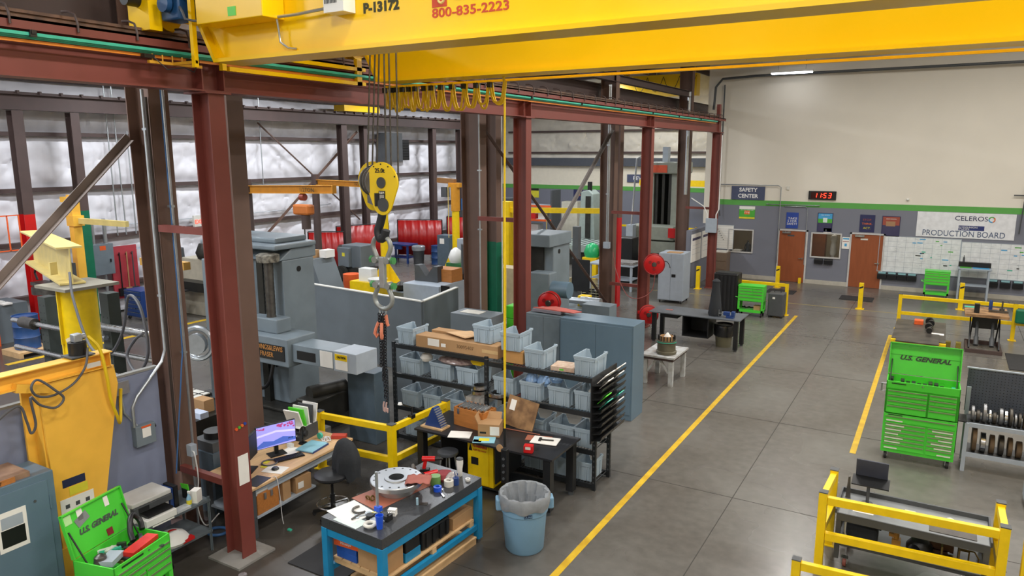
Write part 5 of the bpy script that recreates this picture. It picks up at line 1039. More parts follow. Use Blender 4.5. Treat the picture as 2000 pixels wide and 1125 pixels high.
# ---- trash can
t = thing('trash_can', 'big round blue-grey trash can with a clear liner beside the aisle line', 'trash can', (-4.52, 8.02, 0))
build('body', MB().lathe([(.24, 0), (.262, .03), (.3, .56), (.318, .565), (.325, .75), (.335, .755), (.335, .79), (.315, .79), (.29, .5), (.24, .06), (0, .05)], n=40), m_trash, t)
for s_ in (-1, 1):
    a = math.radians(215 if s_ > 0 else 35); build('handle', MB().cb((0, 0, 0), (.09, .16, .16), Matrix.Translation((.345*math.cos(a), .345*math.sin(a), .66)) @ Matrix.Rotation(a, 4, 'Z')), m_trash, t, bev=.02)
pr = [(.34, .64), (.352, .7), (.35, .79), (.335, .815), (.3, .81), (.25, .66), (.2, .45), (.1, .3), (0, .28)]; n = 64; vs = []; fs = []
for i, (r, z) in enumerate(pr):
    for j in range(n):
        a = 2*PI*j/n; wv = (.004 if i < 4 else .02)*math.sin(a*11+i*.6)+(.003 if i < 4 else .012)*math.sin(a*23+i); vs.append(((r+wv*(r > .05))*math.cos(a), (r+wv*(r > .05))*math.sin(a), z+(.02*math.sin(a*7) if i == 0 else 0)))
for i in range(len(pr)-1):
    for j in range(n): fs.append((i*n+j, i*n+(j+1) % n, (i+1)*n+(j+1) % n, (i+1)*n+j))
build('liner', MB().add(vs, fs, None, True), m_bag, t)
a = math.radians(-52); R3 = Matrix.Rotation(a+PI/2, 3, 'Z') @ AX['-y']; lb = build('badge', MB().cb((0, 0, 0), (.11, .006, .045), Matrix.Translation((.322*math.cos(a), .322*math.sin(a), .6)) @ Matrix.Rotation(a+PI/2, 4, 'Z')), m_blabel, t); text('ULINE', .04, (.328*math.cos(a), .328*math.sin(a), .6), R3, m_trash, lb)
# ---- yellow machine guard
fence('guard_rail', 'yellow guard rail around the milling machine, behind the computer desk', ((-7.3, 8.62, 1.02), (-7.22, 10.0, 1.02), (-8.75, 8.5, 1.02)), (((-7.35, 8.62, .95), (-8.7, 8.5, .95)), ((-7.35, 8.62, .42), (-8.7, 8.5, .42)), ((-7.3, 8.67, .95), (-7.22, 9.95, .95)), ((-7.3, 8.67, .42), (-7.22, 9.95, .42))), None, .11)
t = thing('work_lamp', 'little black gooseneck lamp clamped on the yellow guard rail', 'lamp', (-7.27, 9.1, 1.0)); build('clamp', B(-.04, .04, -.05, .05, -.02, .04), m_blackp, t); build('arm', MB().tube([(0, 0, .04), (0, .02, .16), (-.06, -.05, .2), (-.12, -.12, .24)], .012), m_blackp, t); build('head', MB().lathe([(.04, 0), (.03, .03), (0, .04)], (-.13, -.13, .23), 12), m_white, t)
# ================================================================ blue inspection table
t = thing('granite_table', 'black granite surface plate on a bright blue steel stand in front', 'table', (-5.66, 6.92, 0), math.radians(-3)); zt = .93
build('granite_top', B(-.5, .5, -.98, .98, .8, zt), m_granite, t, bev=.004)
for x in (-.46, .46):
    for y in (-.94, .94): l_ = build('leg', B(x-.045, x+.045, y-.045, y+.045, .05, .8), m_blue, t, bev=.003); build('foot', MB().cyl((x, y, 0), (x, y, .05), .035), m_dkgrey, l_)
for y in (-.94, .94): build('end_rail', B(-.415, .415, y-.03, y+.03, .7, .79), m_blue, t)
for x in (-.46, .46): build('side_rail', B(x-.03, x+.03, -.895, .895, .7, .79), m_blue, t); build('lower_rail', B(x-.03, x+.03, -.895, .895, .2, .27), m_blue, t)
for k in range(5): build('corner_tab', B(-.02, .02, -.002, 0, 0, .02).xf(Matrix.Translation((.2-.1*k, -.94-.031, .84))), m_label, t) if k == 0 else None
T0 = Matrix.Translation((-5.66, 6.92, 0)) @ Matrix.Rotation(math.radians(-3), 4, 'Z')
def on(x, y, z=zt): v = T0 @ Vector((x, y, z+.001)); return (v.x, v.y, v.z)
t = thing('pallet', 'pale wooden pallet boards on the lower frame of the blue table', 'pallet', on(0, 0, .27)); t.rotation_euler = (0, 0, math.radians(-3))
for k in range(6): build('deck_board', B(-.46+k*.155, -.32+k*.155, -.85, .85, .07, .09), m_pallet, t)
for y in (-.8, 0, .8): build('bearer', B(-.46, .46, y-.04, y+.04, 0, .07), m_pallet, t)
t = thing('pallet', 'second wooden pallet on the floor below the blue table', 'pallet', on(.1, .05, 0)); t.rotation_euler = (0, 0, math.radians(-3))
for k in range(5): build('deck_board', B(-.38+k*.16, -.24+k*.16, -.8, .8, .09, .11), m_pallet, t)
for x in (-.36, 0, .36): build('bearer', B(x-.03, x+.03, -.8, .8, 0, .09), m_pallet, t)
zs = .361
def low(nm, lbl, cat, x, y, mb, mt, bev=.004, z=zs): return solo(nm, mb, mt, lbl, cat, on(x, y, z), math.radians(-3), None, bev)
low('carton', 'plain brown carton at the near corner under the blue table', 'carton', .18, -.68, B(-.22, .22, -.16, .16, 0, .3), m_card)
low('rag', 'dusty rose rag lying on the brown carton under the blue table', 'rag', .12, -.7, MB().lathe([(.13, 0), (.12, .03), (.06, .06), (0, .05)], n=9), m_rag, 0, zs+.301)
low('book_case', 'blue flat case under the orange box, lower of the pair', 'case', -.25, -.7, B(-.17, .17, -.13, .13, 0, .09), mat('royal_blue_case', '2352a6', .4))
low('book_case', 'blue flat case under the orange box, upper of the pair', 'case', -.25, -.7, B(-.17, .17, -.13, .13, 0, .08), mat('royal_blue_case', '2352a6', .4), .004, zs+.091)
t = thing('micrometer_box', 'bright orange box lying on the blue cases under the blue table', 'box', on(-.25, -.7, zs+.172), math.radians(3)); build('body', B(-.19, .19, -.15, .15, 0, .1), m_orange, t, bev=.004); text('MICROMETER', .05, (.02, -.03, .1015), '+z', m_lett, t, width=.22); text('Mitutoyo', .045, (.0, -.153, .05), '-y', m_lett, t)
low('parts_tray', 'white and blue parts tray behind the orange box', 'tray', -.2, -.35, B(-.2, .2, -.14, .14, 0, .26), mat('royal_blue_case', '2352a6', .4))
t = thing('hard_case', 'black ribbed hard case with a carry handle under the blue table', 'case', on(.22, .1, zs), math.radians(-3)); build('shell', B(-.2, .2, -.28, .28, 0, .26), m_blackp, t, bev=.03)
for y in (-.2, -.07, .07, .2): build('rib', B(.2, .215, y-.02, y+.02, .03, .23), m_blackp, t)
build('handle', MB().tube([(.1, -.12, .25), (.1, -.12, .34), (.1, .12, .34), (.1, .12, .25)], .016), m_blackp, t)
low('plastic_case', 'black plastic case standing on the azure case', 'case', .26, -.36, B(-.16, .16, -.13, .13, 0, .16), m_blackp, .01, zs+.121)
low('azure_case', 'azure flat case under the black plastic case', 'case', .26, -.36, B(-.16, .16, -.14, .14, 0, .12), m_blue, .006)
low('carton', 'long brown carton at the far end under the blue table', 'carton', .2, .66, B(-.22, .22, -.22, .22, 0, .16), m_card)
low('red_cap', 'round red cap on the long carton under the blue table', 'cap', .2, .62, MB().lathe([(.03, 0), (.07, .04), (.08, .09), (.06, .14), (0, .16)], n=16), m_redp, 0, zs+.161)  # red cap resting on the long carton
# on the granite
t = thing('flange', 'large bright machined flange lying on copper sheet on the granite table', 'flange', on(-.2, .05, zt+.005))
prf = [(.1, 0), (.24, 0), (.24, .1), (.34, .105), (.345, .11), (.345, .165), (.335, .175), (.16, .175), (.155, .19), (.1, .19), (.1, 0)]
build('body', MB().lathe(prf, n=56), mat('turned_aluminium', 'c2c5c8', .34, 1., var=.03, scale=2), t)
for k in range(16): build('bolt_hole', MB().cyl((.29*math.cos(k*PI/8), .29*math.sin(k*PI/8), .1745), (.29*math.cos(k*PI/8), .29*math.sin(k*PI/8), .1765), .015, n=10), m_blackp, t)
solo('copper_sheet', MB().prism([(-.42, -.45), (.1, -.5), (.16, .5), (-.3, .55)], 0, .004), m_copper, 'thin copper brown sheet under the big flange on the granite', 'sheet', on(-.1, 0), -.1)
rg = MB(); vs = []; fs = []
for i in range(9):
    for j in range(9): vs.append((-.16+i*.04, -.13+j*.033, .012+.03*abs(math.sin(i*1.3+j*.7))*(1-((i-4)/5)**2)))
for i in range(8):
    for j in range(8): fs.append((i*9+j, (i+1)*9+j, (i+1)*9+j+1, i*9+j+1))
o = solo('shop_rag', MB().add(vs, fs, None, True), m_rag, 'crumpled dusty rose rag draped on the right of the big flange', 'rag', on(.1, .14, zt+.18), .5); sm = o.modifiers.new('s', 'SOLIDIFY'); sm.thickness = .008
solo('drawing_sheets', B(-.24, .24, -.2, .2, 0, .006), m_paper, 'white drawing sheets on the near left corner of the granite', 'paper', on(-.27, -.7), -.25)
solo('drawing_sheets', B(-.2, .2, -.1, .1, 0, .004), mat('mint_paper', 'd6e6df', .8), 'mint tinted sheet partly under the white drawings on the granite', 'paper', on(-.12, -.86, zt-.0005), -.1)
c = MB().torus((0, 0, .015), .09, .014, (0, 0, 1), 20, 6, .4, 4.2); c.cyl((-.05, -.1, .015), (-.19, -.16, .015), .012); solo('micrometer', c, m_dsteel, 'dark C-shaped micrometer lying on the white drawing sheets', 'micrometer', on(-.2, -.62, zt+.008), 1.2)
solo('caliper', MB().box(-.14, .16, -.01, .01, 0, .012).box(-.14, -.1, -.05, .05, 0, .014).cyl((.02, 0, .0), (.02, 0, .03), .04, n=18), m_galv, 'dial caliper on the drawing sheets on the granite', 'caliper', on(-.05, -.66, zt+.008), .9)
t = thing('height_stand', 'tall thin steel rod stand with a blue clamp on the granite', 'stand', on(.14, -.66)); build('rod', MB().cyl((0, 0, .02), (0, 0, .62), .018), m_galv, t); build('base', MB().lathe([(.1, 0), (.1, .015), (.06, .03), (0, .03)], n=24), m_ltgrey, t); build('clamp', B(-.03, .05, -.03, .03, .12, .18), mat('bright_blue_plastic', '1f55d6', .35), t)
solo('blue_cup', MB().lathe([(.035, 0), (.045, .12), (.05, .17), (.044, .17), (.036, .02), (0, .02)], n=22), mat('bright_blue_plastic', '1f55d6', .35), 'bright blue plastic cup at the near edge of the granite', 'cup', on(.3, -.8))
solo('tape_ring', MB().torus((0, 0, .03), .06, .022, (0, 0, 1)), m_label, 'pale tape ring next to the blue cup', 'tape', on(.17, -.83))
solo('yellow_marker', MB().cyl((-.07, 0, .012), (.07, 0, .012), .011), m_py, 'yellow marker pen on the granite before the copper sheet', 'marker', on(0, -.55), .9)
solo('dial_indicator', MB().cyl((0, 0, 0), (0, 0, .05), .05, n=20).box(.03, .15, -.02, .02, 0, .03), m_blackp, 'black dial indicator beside the yellow marker', 'indicator', on(.03, -.68), .4)
solo('white_box', B(-.05, .05, -.035, .035, 0, .08), m_paper, 'small white box behind the rod stand', 'box', on(.2, -.47), .3)
t = thing('magnetic_base', 'black magnetic base with knobs beside the small white box', 'base', on(.24, -.6)); build('block', B(-.04, .04, -.05, .05, 0, .07), m_blackp, t); build('arm', MB().cyl((0, 0, .07), (.06, -.04, .13), .01).cyl((.06, -.04, .13), (.09, .02, .1), .01), m_steel, t)
solo('brass_clip', MB().torus((0, 0, .03), .03, .01, (0, 1, .3)).torus((.06, .02, .03), .03, .01, (1, 0, .3)), mat('tarnished_brass', '7c6838', .5, .6), 'pair of brass clips left of the copper sheet', 'clip', on(-.33, -.35))
solo('glue_stick', MB().cyl((0, 0, 0), (0, 0, .09), .015), mat('pale_blue_tube', 'a4c6d6', .4), 'little pale blue tube standing on the bare granite', 'tube', on(.28, -.1))
solo('card_case', B(-.05, .05, -.03, .03, 0, .012), m_dsteel, 'flat grey case lying beside the pale blue tube', 'case', on(.34, -.05), .4)
t = thing('cordless_drill', 'red and black cordless drill at the far end of the granite', 'drill', on(-.2, .72), .5); build('body', MB().cyl((-.1, 0, .2), (.08, 0, .2), .036), m_redp, t); build('chuck', MB().cyl((.08, 0, .2), (.19, 0, .2), .025, .015), m_blackp, t); build('handle', MB().bar((-.05, 0, .19), (-.08, 0, .05), .04, .05), m_redp, t, bev=.01); build('battery', B(-.13, .0, -.045, .045, 0, .06), m_blackp, t, bev=.008)
t = thing('cordless_drill', 'second red power tool lying beside the cordless drill', 'drill', on(-.08, .6), 1.1); build('body', MB().cyl((-.1, 0, .05), (.1, 0, .05), .045), m_redp, t); build('head', MB().cyl((.1, 0, .05), (.18, 0, .05), .025), m_blackp, t); build('battery', B(-.2, -.1, -.05, .05, .0, .09), m_blackp, t, bev=.008)
solo('work_gloves', MB().lathe([(.12, 0), (.14, .04), (.1, .09), (0, .1)], n=10), mat('maroon_glove', '8c3b40', .9), 'maroon work gloves heaped at the far end of the granite', 'gloves', on(.1, .68))
solo('striped_gloves', MB().lathe([(.09, 0), (.1, .05), (.05, .12), (0, .13)], n=10), mat('dark_striped_glove', '3d3537', .8, hx2='c9c4c0', scale=14), 'dark striped gloves beside the maroon gloves', 'gloves', on(.24, .66))
solo('grease_tin', MB().cyl((0, 0, 0), (0, 0, .12), .07, n=22), mat('mid_green_tin', '6f9a55', .4), 'green and white tin at the far end of the granite', 'tin', on(.1, .48))
for i, (x, y, r, h, cl, nm) in enumerate(((.28, .54, .065, .08, m_label, 'pale roll of masking tape right of the green tin'), (.25, .34, .055, .06, mat('bright_blue_plastic', '1f55d6', .35), 'blue roll of tape near the green tin'), (.4, .8, .035, .03, m_white, 'small white roll at the far right corner of the granite'))):
    solo('tape_roll', MB().lathe([(r*.55, 0), (r, 0), (r, h), (r*.55, h), (r*.55, 0)], n=24), cl, nm, 'tape', on(x, y))
t = thing('tumbler', 'tall white insulated tumbler with a clear lid on the granite', 'tumbler', on(.22, .86)); build('body', MB().lathe([(.03, 0), (.034, .01), (.036, .1), (.047, .18), (.047, .24), (0, .24)], n=24), m_white, t); build('lid', MB().lathe([(.048, .24), (.048, .255), (.03, .265), (0, .265)], n=24), m_dkgrey, t)
solo('pen_cup', MB().cyl((0, 0, 0), (0, 0, .1), .04).cyl((.01, 0, .1), (.02, .01, .16), .006).cyl((-.01, 0, .1), (-.03, .01, .17), .006), m_navy, 'dark blue cup of pens beside the white tumbler', 'cup', on(.34, .62))
solo('scriber', MB().box(-.1, .12, -.012, .012, 0, .012).box(-.12, -.06, -.05, .05, 0, .02), m_steel, 'steel square with a blue head lying on the granite edge', 'square', on(.34, .3), -.6)
solo('air_regulator', MB().lathe([(.05, 0), (.06, .05), (.035, .1), (.02, .14), (0, .15)], n=14).box(-.1, .1, -.03, .03, .02, .07), m_dsteel, 'dark chrome air regulator behind the flange', 'regulator', on(-.36, .56))
# ================================================================ computer desk
t = thing('computer_desk', 'long maple topped computer desk right of the nearest red column', 'desk', (-8.36, 7.3, 0), math.radians(2))
build('desk_top', B(-.5, .5, -1.05, 1.05, .72, .76), m_wood, t, bev=.006)
for x in (-.44, .44):
    for y in (-.98, .98): build('leg', B(x-.03, x+.03, y-.03, y+.03, 0, .72), m_dkgrey, t)
build('under_shelf', B(-.47, .47, -1.0, .2, .27, .3), m_ltgrey, t); build('apron', B(.43, .45, -.95, .95, .6, .72), m_ltgrey, t)
T1 = Matrix.Translation((-8.36, 7.3, 0)) @ Matrix.Rotation(math.radians(2), 4, 'Z')
def od(x, y, z=.761): v = T1 @ Vector((x, y, z)); return (v.x, v.y, v.z)
def monitor(lbl, loc, rz, scr):
    t = thing('monitor', lbl, 'monitor', loc, rz); build('bezel', B(-.31, .31, -.02, .02, .14, .5), m_blackp, t, bev=.006)
    s_ = build('screen', B(-.3, .3, -.022, -.02, .15, .49), scr, t); build('stand', B(-.03, .03, .0, .04, .02, .3), m_blackp, t); build('foot', B(-.13, .13, -.09, .1, 0, .015), m_blackp, t); return t, s_
t, s_ = monitor('computer monitor showing a purple misty lake with blossom', od(-.1, .0), math.radians(70), emit('screen_lilac', '9a97e6', .8))
mh = MB().prism([(-.3, .2), (-.2, .26), (-.05, .23), (.1, .27), (.3, .22), (.3, .18), (-.3, .16)], -.0235, -.022, 'y'); build('screen_hills', mh, emit('screen_blue', '4a68c4', .6), s_)
mh = MB().prism([(-.3, .33), (0, .36), (.3, .31), (.3, .34), (0, .39), (-.3, .36)], -.0235, -.022, 'y'); build('screen_mist', mh, emit('screen_pale', 'c7c2f0', .8), s_)
rnd = random.Random(1); mh = MB()
for k in range(22): u = rnd.uniform(.02, .28); v = .47-rnd.uniform(0, .1)*(u+.1)*2.2; mh.box(u-.014, u+.014, -.0236, -.022, v-.012, v+.012)
for k in range(7): u = rnd.uniform(-.29, -.18); v = .475-rnd.uniform(0, .04); mh.box(u-.012, u+.012, -.0236, -.022, v-.01, v+.01)
build('screen_blossom', mh, emit('screen_pink', 'b34a86', .6), s_); text('09:18', .035, (.22, -.024, .22), '-y', m_blackp, s_)
t, s_ = monitor('dark computer monitor turned off, beside the red column', od(-.02, -.62), math.radians(118), m_black)
t = thing('keyboard', 'black keyboard in front of the lit monitor', 'keyboard', od(.17, -.02), math.radians(68)); build('base', B(-.22, .22, -.075, .075, 0, .018), m_blackp, t); k_ = MB()
for i in range(14):
    for j in range(5): k_.box(-.21+i*.03, -.186+i*.03, -.068+j*.028, -.045+j*.028, .018, .024)
build('keys', k_, m_black, t)
solo('mouse', MB().lathe([(.05, 0), (.055, .012), (.04, .032), (0, .038)], n=20), m_blackp, 'round black mouse on the white paper near the red column', 'mouse', od(.3, -.42, .766))
solo('paper_sheet', B(-.16, .16, -.12, .12, 0, .004), m_paper, 'white paper under the black mouse on the maple desk', 'paper', od(.3, -.42), .3)
solo('mouse_pad', B(-.12, .12, -.16, .16, 0, .004), m_blackp, 'black mouse pad at the near corner of the maple desk', 'mouse pad', od(.36, -.82), .2)
t = thing('booklet', 'pale blue thick booklet before the chair on the maple desk', 'booklet', od(.2, .44), .15); build('cover', B(-.16, .16, -.2, .2, .012, .03), mat('pale_blue_cover', '8cc4d6', .4), t); build('spine', B(.16, .165, -.2, .2, 0, .03), m_navy, t); build('pages', B(-.155, .16, -.195, .195, 0, .012), m_navy, t)
solo('folder', B(-.12, .12, -.15, .15, 0, .004), m_paper, 'white folder with teal print behind the keyboard', 'folder', od(.0, .18), .2)
for i, (x, y) in enumerate(((-.02, -.3), (.08, -.42))): solo('sticky_notes', B(-.045, .045, -.045, .045, 0, .006), m_py, ('yellow sticky notes beside the monitor foot', 'yellow-green sticky notes near the dark monitor')[i], 'notes', od(x, y, .7615), .3)
solo('cable_coil', MB().torus((0, 0, .012), .11, .012, (0, 0, 1)), m_cable, 'coil of grey cable on the maple desk between the monitors', 'cable', od(.06, -.3))
t = thing('file_sorter', 'desk file sorter stuffed with folders and binders behind the lit monitor', 'sorter', od(-.3, .72), .1)
for k in range(4): build('tray', B(-.18, .18, -.2, .2, .0+k*.07, .008+k*.07), m_white if k % 2 else m_dkgrey, t)
for x in (-.18, .18): build('side', B(x-.005, x+.005, -.2, .2, 0, .22), m_dkgrey, t)
for i, (a, cl, nm) in enumerate(((20, m_paper, 'white'), (12, m_ltgreen, 'green'), (5, m_paper, 'plain white'), (-4, m_dkgrey, 'dark'), (-12, m_paper, 'leaning white'))):
    b = B(-.15, .15, -.012, .012, 0, .3, Matrix.Rotation(math.radians(a), 4, 'X')); solo('binder', b, cl, nm+' binder standing in the file sorter on the maple desk', 'binder', od(-.28, .6+i*.07, .98), .1, 'binders in the sorter', .002)
t = thing('headset', 'black headset standing on the maple desk behind the booklet', 'headset', od(-.05, .5), .3); build('band', MB().torus((0, 0, .17), .1, .014, (1, 0, 0), 20, 6, -.5, PI+.5), m_blackp, t); build('stand', MB().cyl((0, 0, 0), (0, 0, .26), .012).cyl((0, 0, 0), (0, 0, .012), .07), m_blackp, t)
for y in (-.1, .1): build('ear_cushion', MB().cyl((-.02, y, .13), (.02, y, .13), .05), m_rubber, t)
solo('phone_charger', B(-.05, .05, -.03, .03, 0, .06), m_white, 'small white charger brick near the headset', 'charger', od(-.12, .3))
solo('red_book', B(-.12, .12, -.06, .06, 0, .06), mat('brick_red_book', 'b8402e', .6), 'thick brick red book at the far end of the maple desk', 'book', od(.3, .95), .5, None, .01)
solo('cord_heap', MB().tube(cr([(.1*math.cos(k*1.9)*(1+.2*math.sin(k)), .1*math.sin(k*1.7), .012+.003*(k % 4)) for k in range(16)], 3), .006, 5), m_wire, 'tangle of pale cords at the far end of the maple desk', 'cords', od(.18, .78))
t = thing('tape_puck', 'teal tape dispenser beside the file sorter', 'dispenser', od(.05, .78)); build('body', MB().cyl((0, -.02, .05), (0, .02, .05), .05), m_teal, t)
solo('charging_cable', MB().tube(cr([od(.45, -.62), od(.51, -.6, .75), od(.53, -.58, .5), od(.54, -.57, .15), od(.54, -.55, .03)]), .006, 6), m_wire, 'white cable hanging over the front edge of the maple desk', 'cable')
t = thing('wooden_case', 'orange wooden tool case with clasps on the shelf under the desk', 'case', od(.15, -.72, .301), .035); build('body', B(-.3, .3, -.2, .2, 0, .33), m_orwood, t, bev=.01); build('top_edge', B(-.3, .3, -.2, .2, .33, .35), m_label, t)
for y in (-.06, .06): build('clasp', B(.3, .315, y-.02, y+.02, .2, .29), m_steel, t)
solo('carton', B(-.25, .25, -.02, .14, 0, .36), m_card, 'open brown carton right of the orange wooden case under the desk', 'carton', od(.18, -.42, .301), .1)
t = thing('carton', 'long open brown carton on the shelf under the desk beside the chair', 'carton', od(.1, .02, .301), -.1); build('body', B(-.35, .35, -.14, .14, 0, .24), m_card, t); build('label', B(.351, .353, -.1, 0, .06, .16), m_paper, t)
solo('floor_litter', MB().box(-.04, .02, -.02, .02, 0, .02), m_teal, 'scrap of teal paper on the floor under the white cable', 'scrap', (-7.62, 6.72, 0))
# chair
t = thing('task_chair', 'black drafting chair with a dark jacket over its back', 'chair', (-7.4, 7.36, 0), math.radians(-25))
build('seat', MB().lathe([(.0, .6), (.22, .6), (.255, .63), (.255, .66), (.22, .685), (0, .69)], n=26), mat('black_pu_foam', '26272a', .5), t)
build('gas_lift', MB().cyl((0, 0, .12), (0, 0, .35), .035).cyl((0, 0, .35), (0, 0, .6), .02), m_blackp, t)
build('foot_ring', MB().torus((0, 0, .2), .23, .011), m_steel, t); build('ring_spoke', MB().box(-.23, .23, -.012, .012, .19, .21).box(-.012, .012, -.23, .23, .19, .21), m_steel, t)
for k in range(5):
    a = k*2*PI/5+.3; l_ = build('base_leg', MB().bar((0, 0, .12), (.3*math.cos(a), .3*math.sin(a), .06), .045, .035), m_blackp, t); build('caster', MB().cyl((.29*math.cos(a)-.02, .29*math.sin(a), .025), (.29*math.cos(a)+.02, .29*math.sin(a), .025), .025), m_rubber, l_)
build('back_bar', MB().tube([(0, .1, .62), (0, .24, .64), (0, .27, .8)], .02), m_blackp, t)
build('backrest', MB().lathe([(0, 0), (.19, .04), (.21, .16), (.19, .28), (0, .33)], n=20).xf(Matrix.Translation((0, .24, .74)) @ Matrix.Diagonal((1, .25, 1, 1))), mat('black_pu_foam', '26272a', .5), t)
jk = MB(); vs = []; fs = []; nn = 30; rows = 11
for i in range(rows):
    k = i/(rows-1); z = 1.13-.5*k-.08*max(0, k-.7)
    for j in range(nn):
        a = 2*PI*j/nn; rx = .09+.2*min(1, k*2.2)**.5+.03*math.sin(a*5+k*3)*k; ry = .05+.13*min(1, k*2)**.5+.035*math.sin(a*7+k*4)*k
        vs.append((rx*math.cos(a), .235+ry*math.sin(a), z+.015*math.sin(a*6)*k))
for i in range(rows-1):
    for j in range(nn): fs.append((i*nn+j, i*nn+(j+1) % nn, (i+1)*nn+(j+1) % nn, (i+1)*nn+j))
fs.append(tuple(range(nn))); solo('jacket', MB().add(vs, fs, None, True), m_cloth, 'dark charcoal jacket draped over the drafting chair back', 'jacket', (-7.4, 7.36, 0), math.radians(-25))
solo('floor_mat', B(-7.0, -6.1, 6.1, 7.0, .002, .014), m_rubber, 'black rubber mat on the floor beside the blue table', 'mat')
for i, (x, y, h) in enumerate(((-6.75, 5.2, .4), (-6.95, 5.0, .2))):
    solo('steel_rod', MB().cyl((0, 0, 0), (0, 0, h), .05), m_steel, ('taller', 'shorter')[i]+' bright steel bar end standing near the bottom edge', 'bar', (x, y, 0))
# papers and magnets on the near red column
solo('clip_sheet', B(-7.555, -7.54, 5.87, 6.03, 1.05, 1.45), m_paper, 'white sheet hanging on the nearest red column', 'paper')
for i, cl in enumerate((m_orange, m_pg, m_po, m_pb)): solo('magnet', MB().cyl((-7.545, 5.88+i*.045, 1.82+i*.012), (-7.53, 5.88+i*.045, 1.82+i*.012), .02, n=12), cl, ('orange', 'green', 'dark orange', 'blue')[i]+' round magnet on the nearest red column', 'magnet')
# ================================================================ left foreground
XP = -9.05
b = B(XP-.06, XP, 1.0, 5.85, 0, 2.42); pn = solo('partition_panel', b, mat('lavender_grey_panel', '8088a0', .5, var=.06), 'lavender grey partition panel behind the amber jib post at lower left', 'panel'); build('top_cap', B(XP-.07, XP+.01, 1.0, 5.86, 2.42, 2.45), m_dustgrey, pn)
t = thing('switch_box', 'small grey electrical switch box on the lavender grey panel', 'switch box', (XP, 5.55, 1.6)); build('body', B(.002, .1, -.14, .14, -.16, .12), m_machine, t, bev=.006); build('label', B(.1, .103, -.05, .07, -.05, .08), m_paper, t); build('warning_strip', B(.1, .103, -.06, .08, .085, .11), m_orange, t); build('knob', MB().cyl((.05, .14, .05), (.05, .17, .05), .025), m_blackp, t)
t = thing('outlet_box', 'galvanised outlet box at the top of the lavender panel with a pipe down', 'outlet box', (XP, 5.32, 2.3)); build('box', B(.002, .07, -.1, .08, -.09, .08), m_galv, t); build('pipe', MB().tube([(.03, -.02, -.09), (.03, .0, -.35), (.03, .1, -.5), (.04, .15, -.575)], .014), m_galv, t)
t = thing('jib_crane', 'amber yellow jib crane with a tapered mast plate in front of the lavender panel', 'jib crane', (-8.78, 0, 0))
m_ = MB().prism([(4.2, 2.68), (5.1, 2.68), (5.13, 2.45), (4.82, .98), (4.42, .62), (4.25, .62)], -.02, .02, 'x').box(-.2, -.02, 4.2, 4.24, .62, 2.68).box(-.22, -.18, 4.1, 4.75, .62, 2.65); build('mast', m_, m_jib, t, bev=.006)
bm_ = MB().hbeam((-.05, 1.2, 2.79), (-.05, 5.08, 2.79), .19, .2, .012, .01, side=(0, 0, 1)); bm_.box(-.14, .05, 5.04, 5.05, 2.7, 2.88); build('boom', bm_, m_jib, t)
build('strut', MB().bar((.02, 3.95, 2.72), (.02, 4.3, 2.62), .1, .1), m_jib, t); build('boom_label', B(.051, .053, 4.75, 4.92, 2.74, 2.8), m_label, t)
build('foot', B(-.24, .04, 4.1, 4.85, 0, .62), m_jib, t)
for z0, z1, y0, y1, cl in ((1.36, 1.46, 4.33, 4.6, m_blabel), (1.24, 1.35, 4.4, 4.62, m_py)): build('decal', B(.021, .024, y0, y1, z0, z1), cl, t)
dc = build('instruction_sheet', B(.021, .025, 4.28, 4.68, .76, 1.22), m_paper, t); q = MB()
for i in range(3):
    for j in range(3): q.cb((.0265, 4.36+i*.12, 1.12-j*.12), (.001, .05, .05))
build('pictogram', q, m_dkgrey, dc)
t = thing('slip_ring', 'black round slip ring box with a grey elbow on the amber boom', 'slip ring', (-8.83, 4.72, 2.9)); build('base', B(-.12, .12, -.14, .14, 0, .015), m_dkgrey, t); build('drum', MB().cyl((0, 0, .015), (0, 0, .17), .1, n=22), m_blackp, t); build('elbow', MB().box(-.05, .05, -.05, .05, .17, .27).cyl((0, 0, .22), (0, .1, .22), .035), m_galv, t, bev=.01); build('tag', MB().prism([(-.16, .1), (-.03, .17), (-.05, .24), (-.2, .18)], -.02, -.012, 'y'), mat('cream_pad', 'd8d0b4', .8), t)
t = thing('power_cable', 'thick yellow power cable looping from the slip ring down to the outlet box', 'cable', (0, 0, 0)); build('cable', MB().tube(cr([(-8.8, 4.84, 3.12), (-8.72, 4.92, 2.95), (-8.68, 4.95, 2.6), (-8.7, 4.98, 2.3), (-8.72, 5.05, 2.05), (-8.8, 5.12, 1.92), (-8.9, 5.2, 1.97), (-8.97, 5.26, 2.15), (-8.97, 5.28, 2.3)]), .02, 8), m_ycable, t)
solo('control_cable', MB().tube(cr([(-8.72, 4.78, 3.0), (-8.66, 4.7, 2.8), (-8.68, 4.55, 2.62), (-8.66, 4.3, 2.55), (-8.64, 4.12, 2.6), (-8.62, 4.06, 2.72), (-8.64, 4.15, 2.78), (-8.6, 4.3, 2.62), (-8.6, 4.38, 2.5), (-8.6, 4.28, 2.42), (-8.6, 4.12, 2.5), (-8.58, 4.02, 2.62), (-8.6, 4.05, 2.3), (-8.62, 4.0, 2.2), (-8.62, 3.97, 2.35), (-8.62, 3.9, 2.55), (-8.6, 3.6, 2.4), (-8.6, 3.3, 2.1)]), .014, 8), m_cable, 'dark grey control cable tied in loops on the amber boom', 'cable')
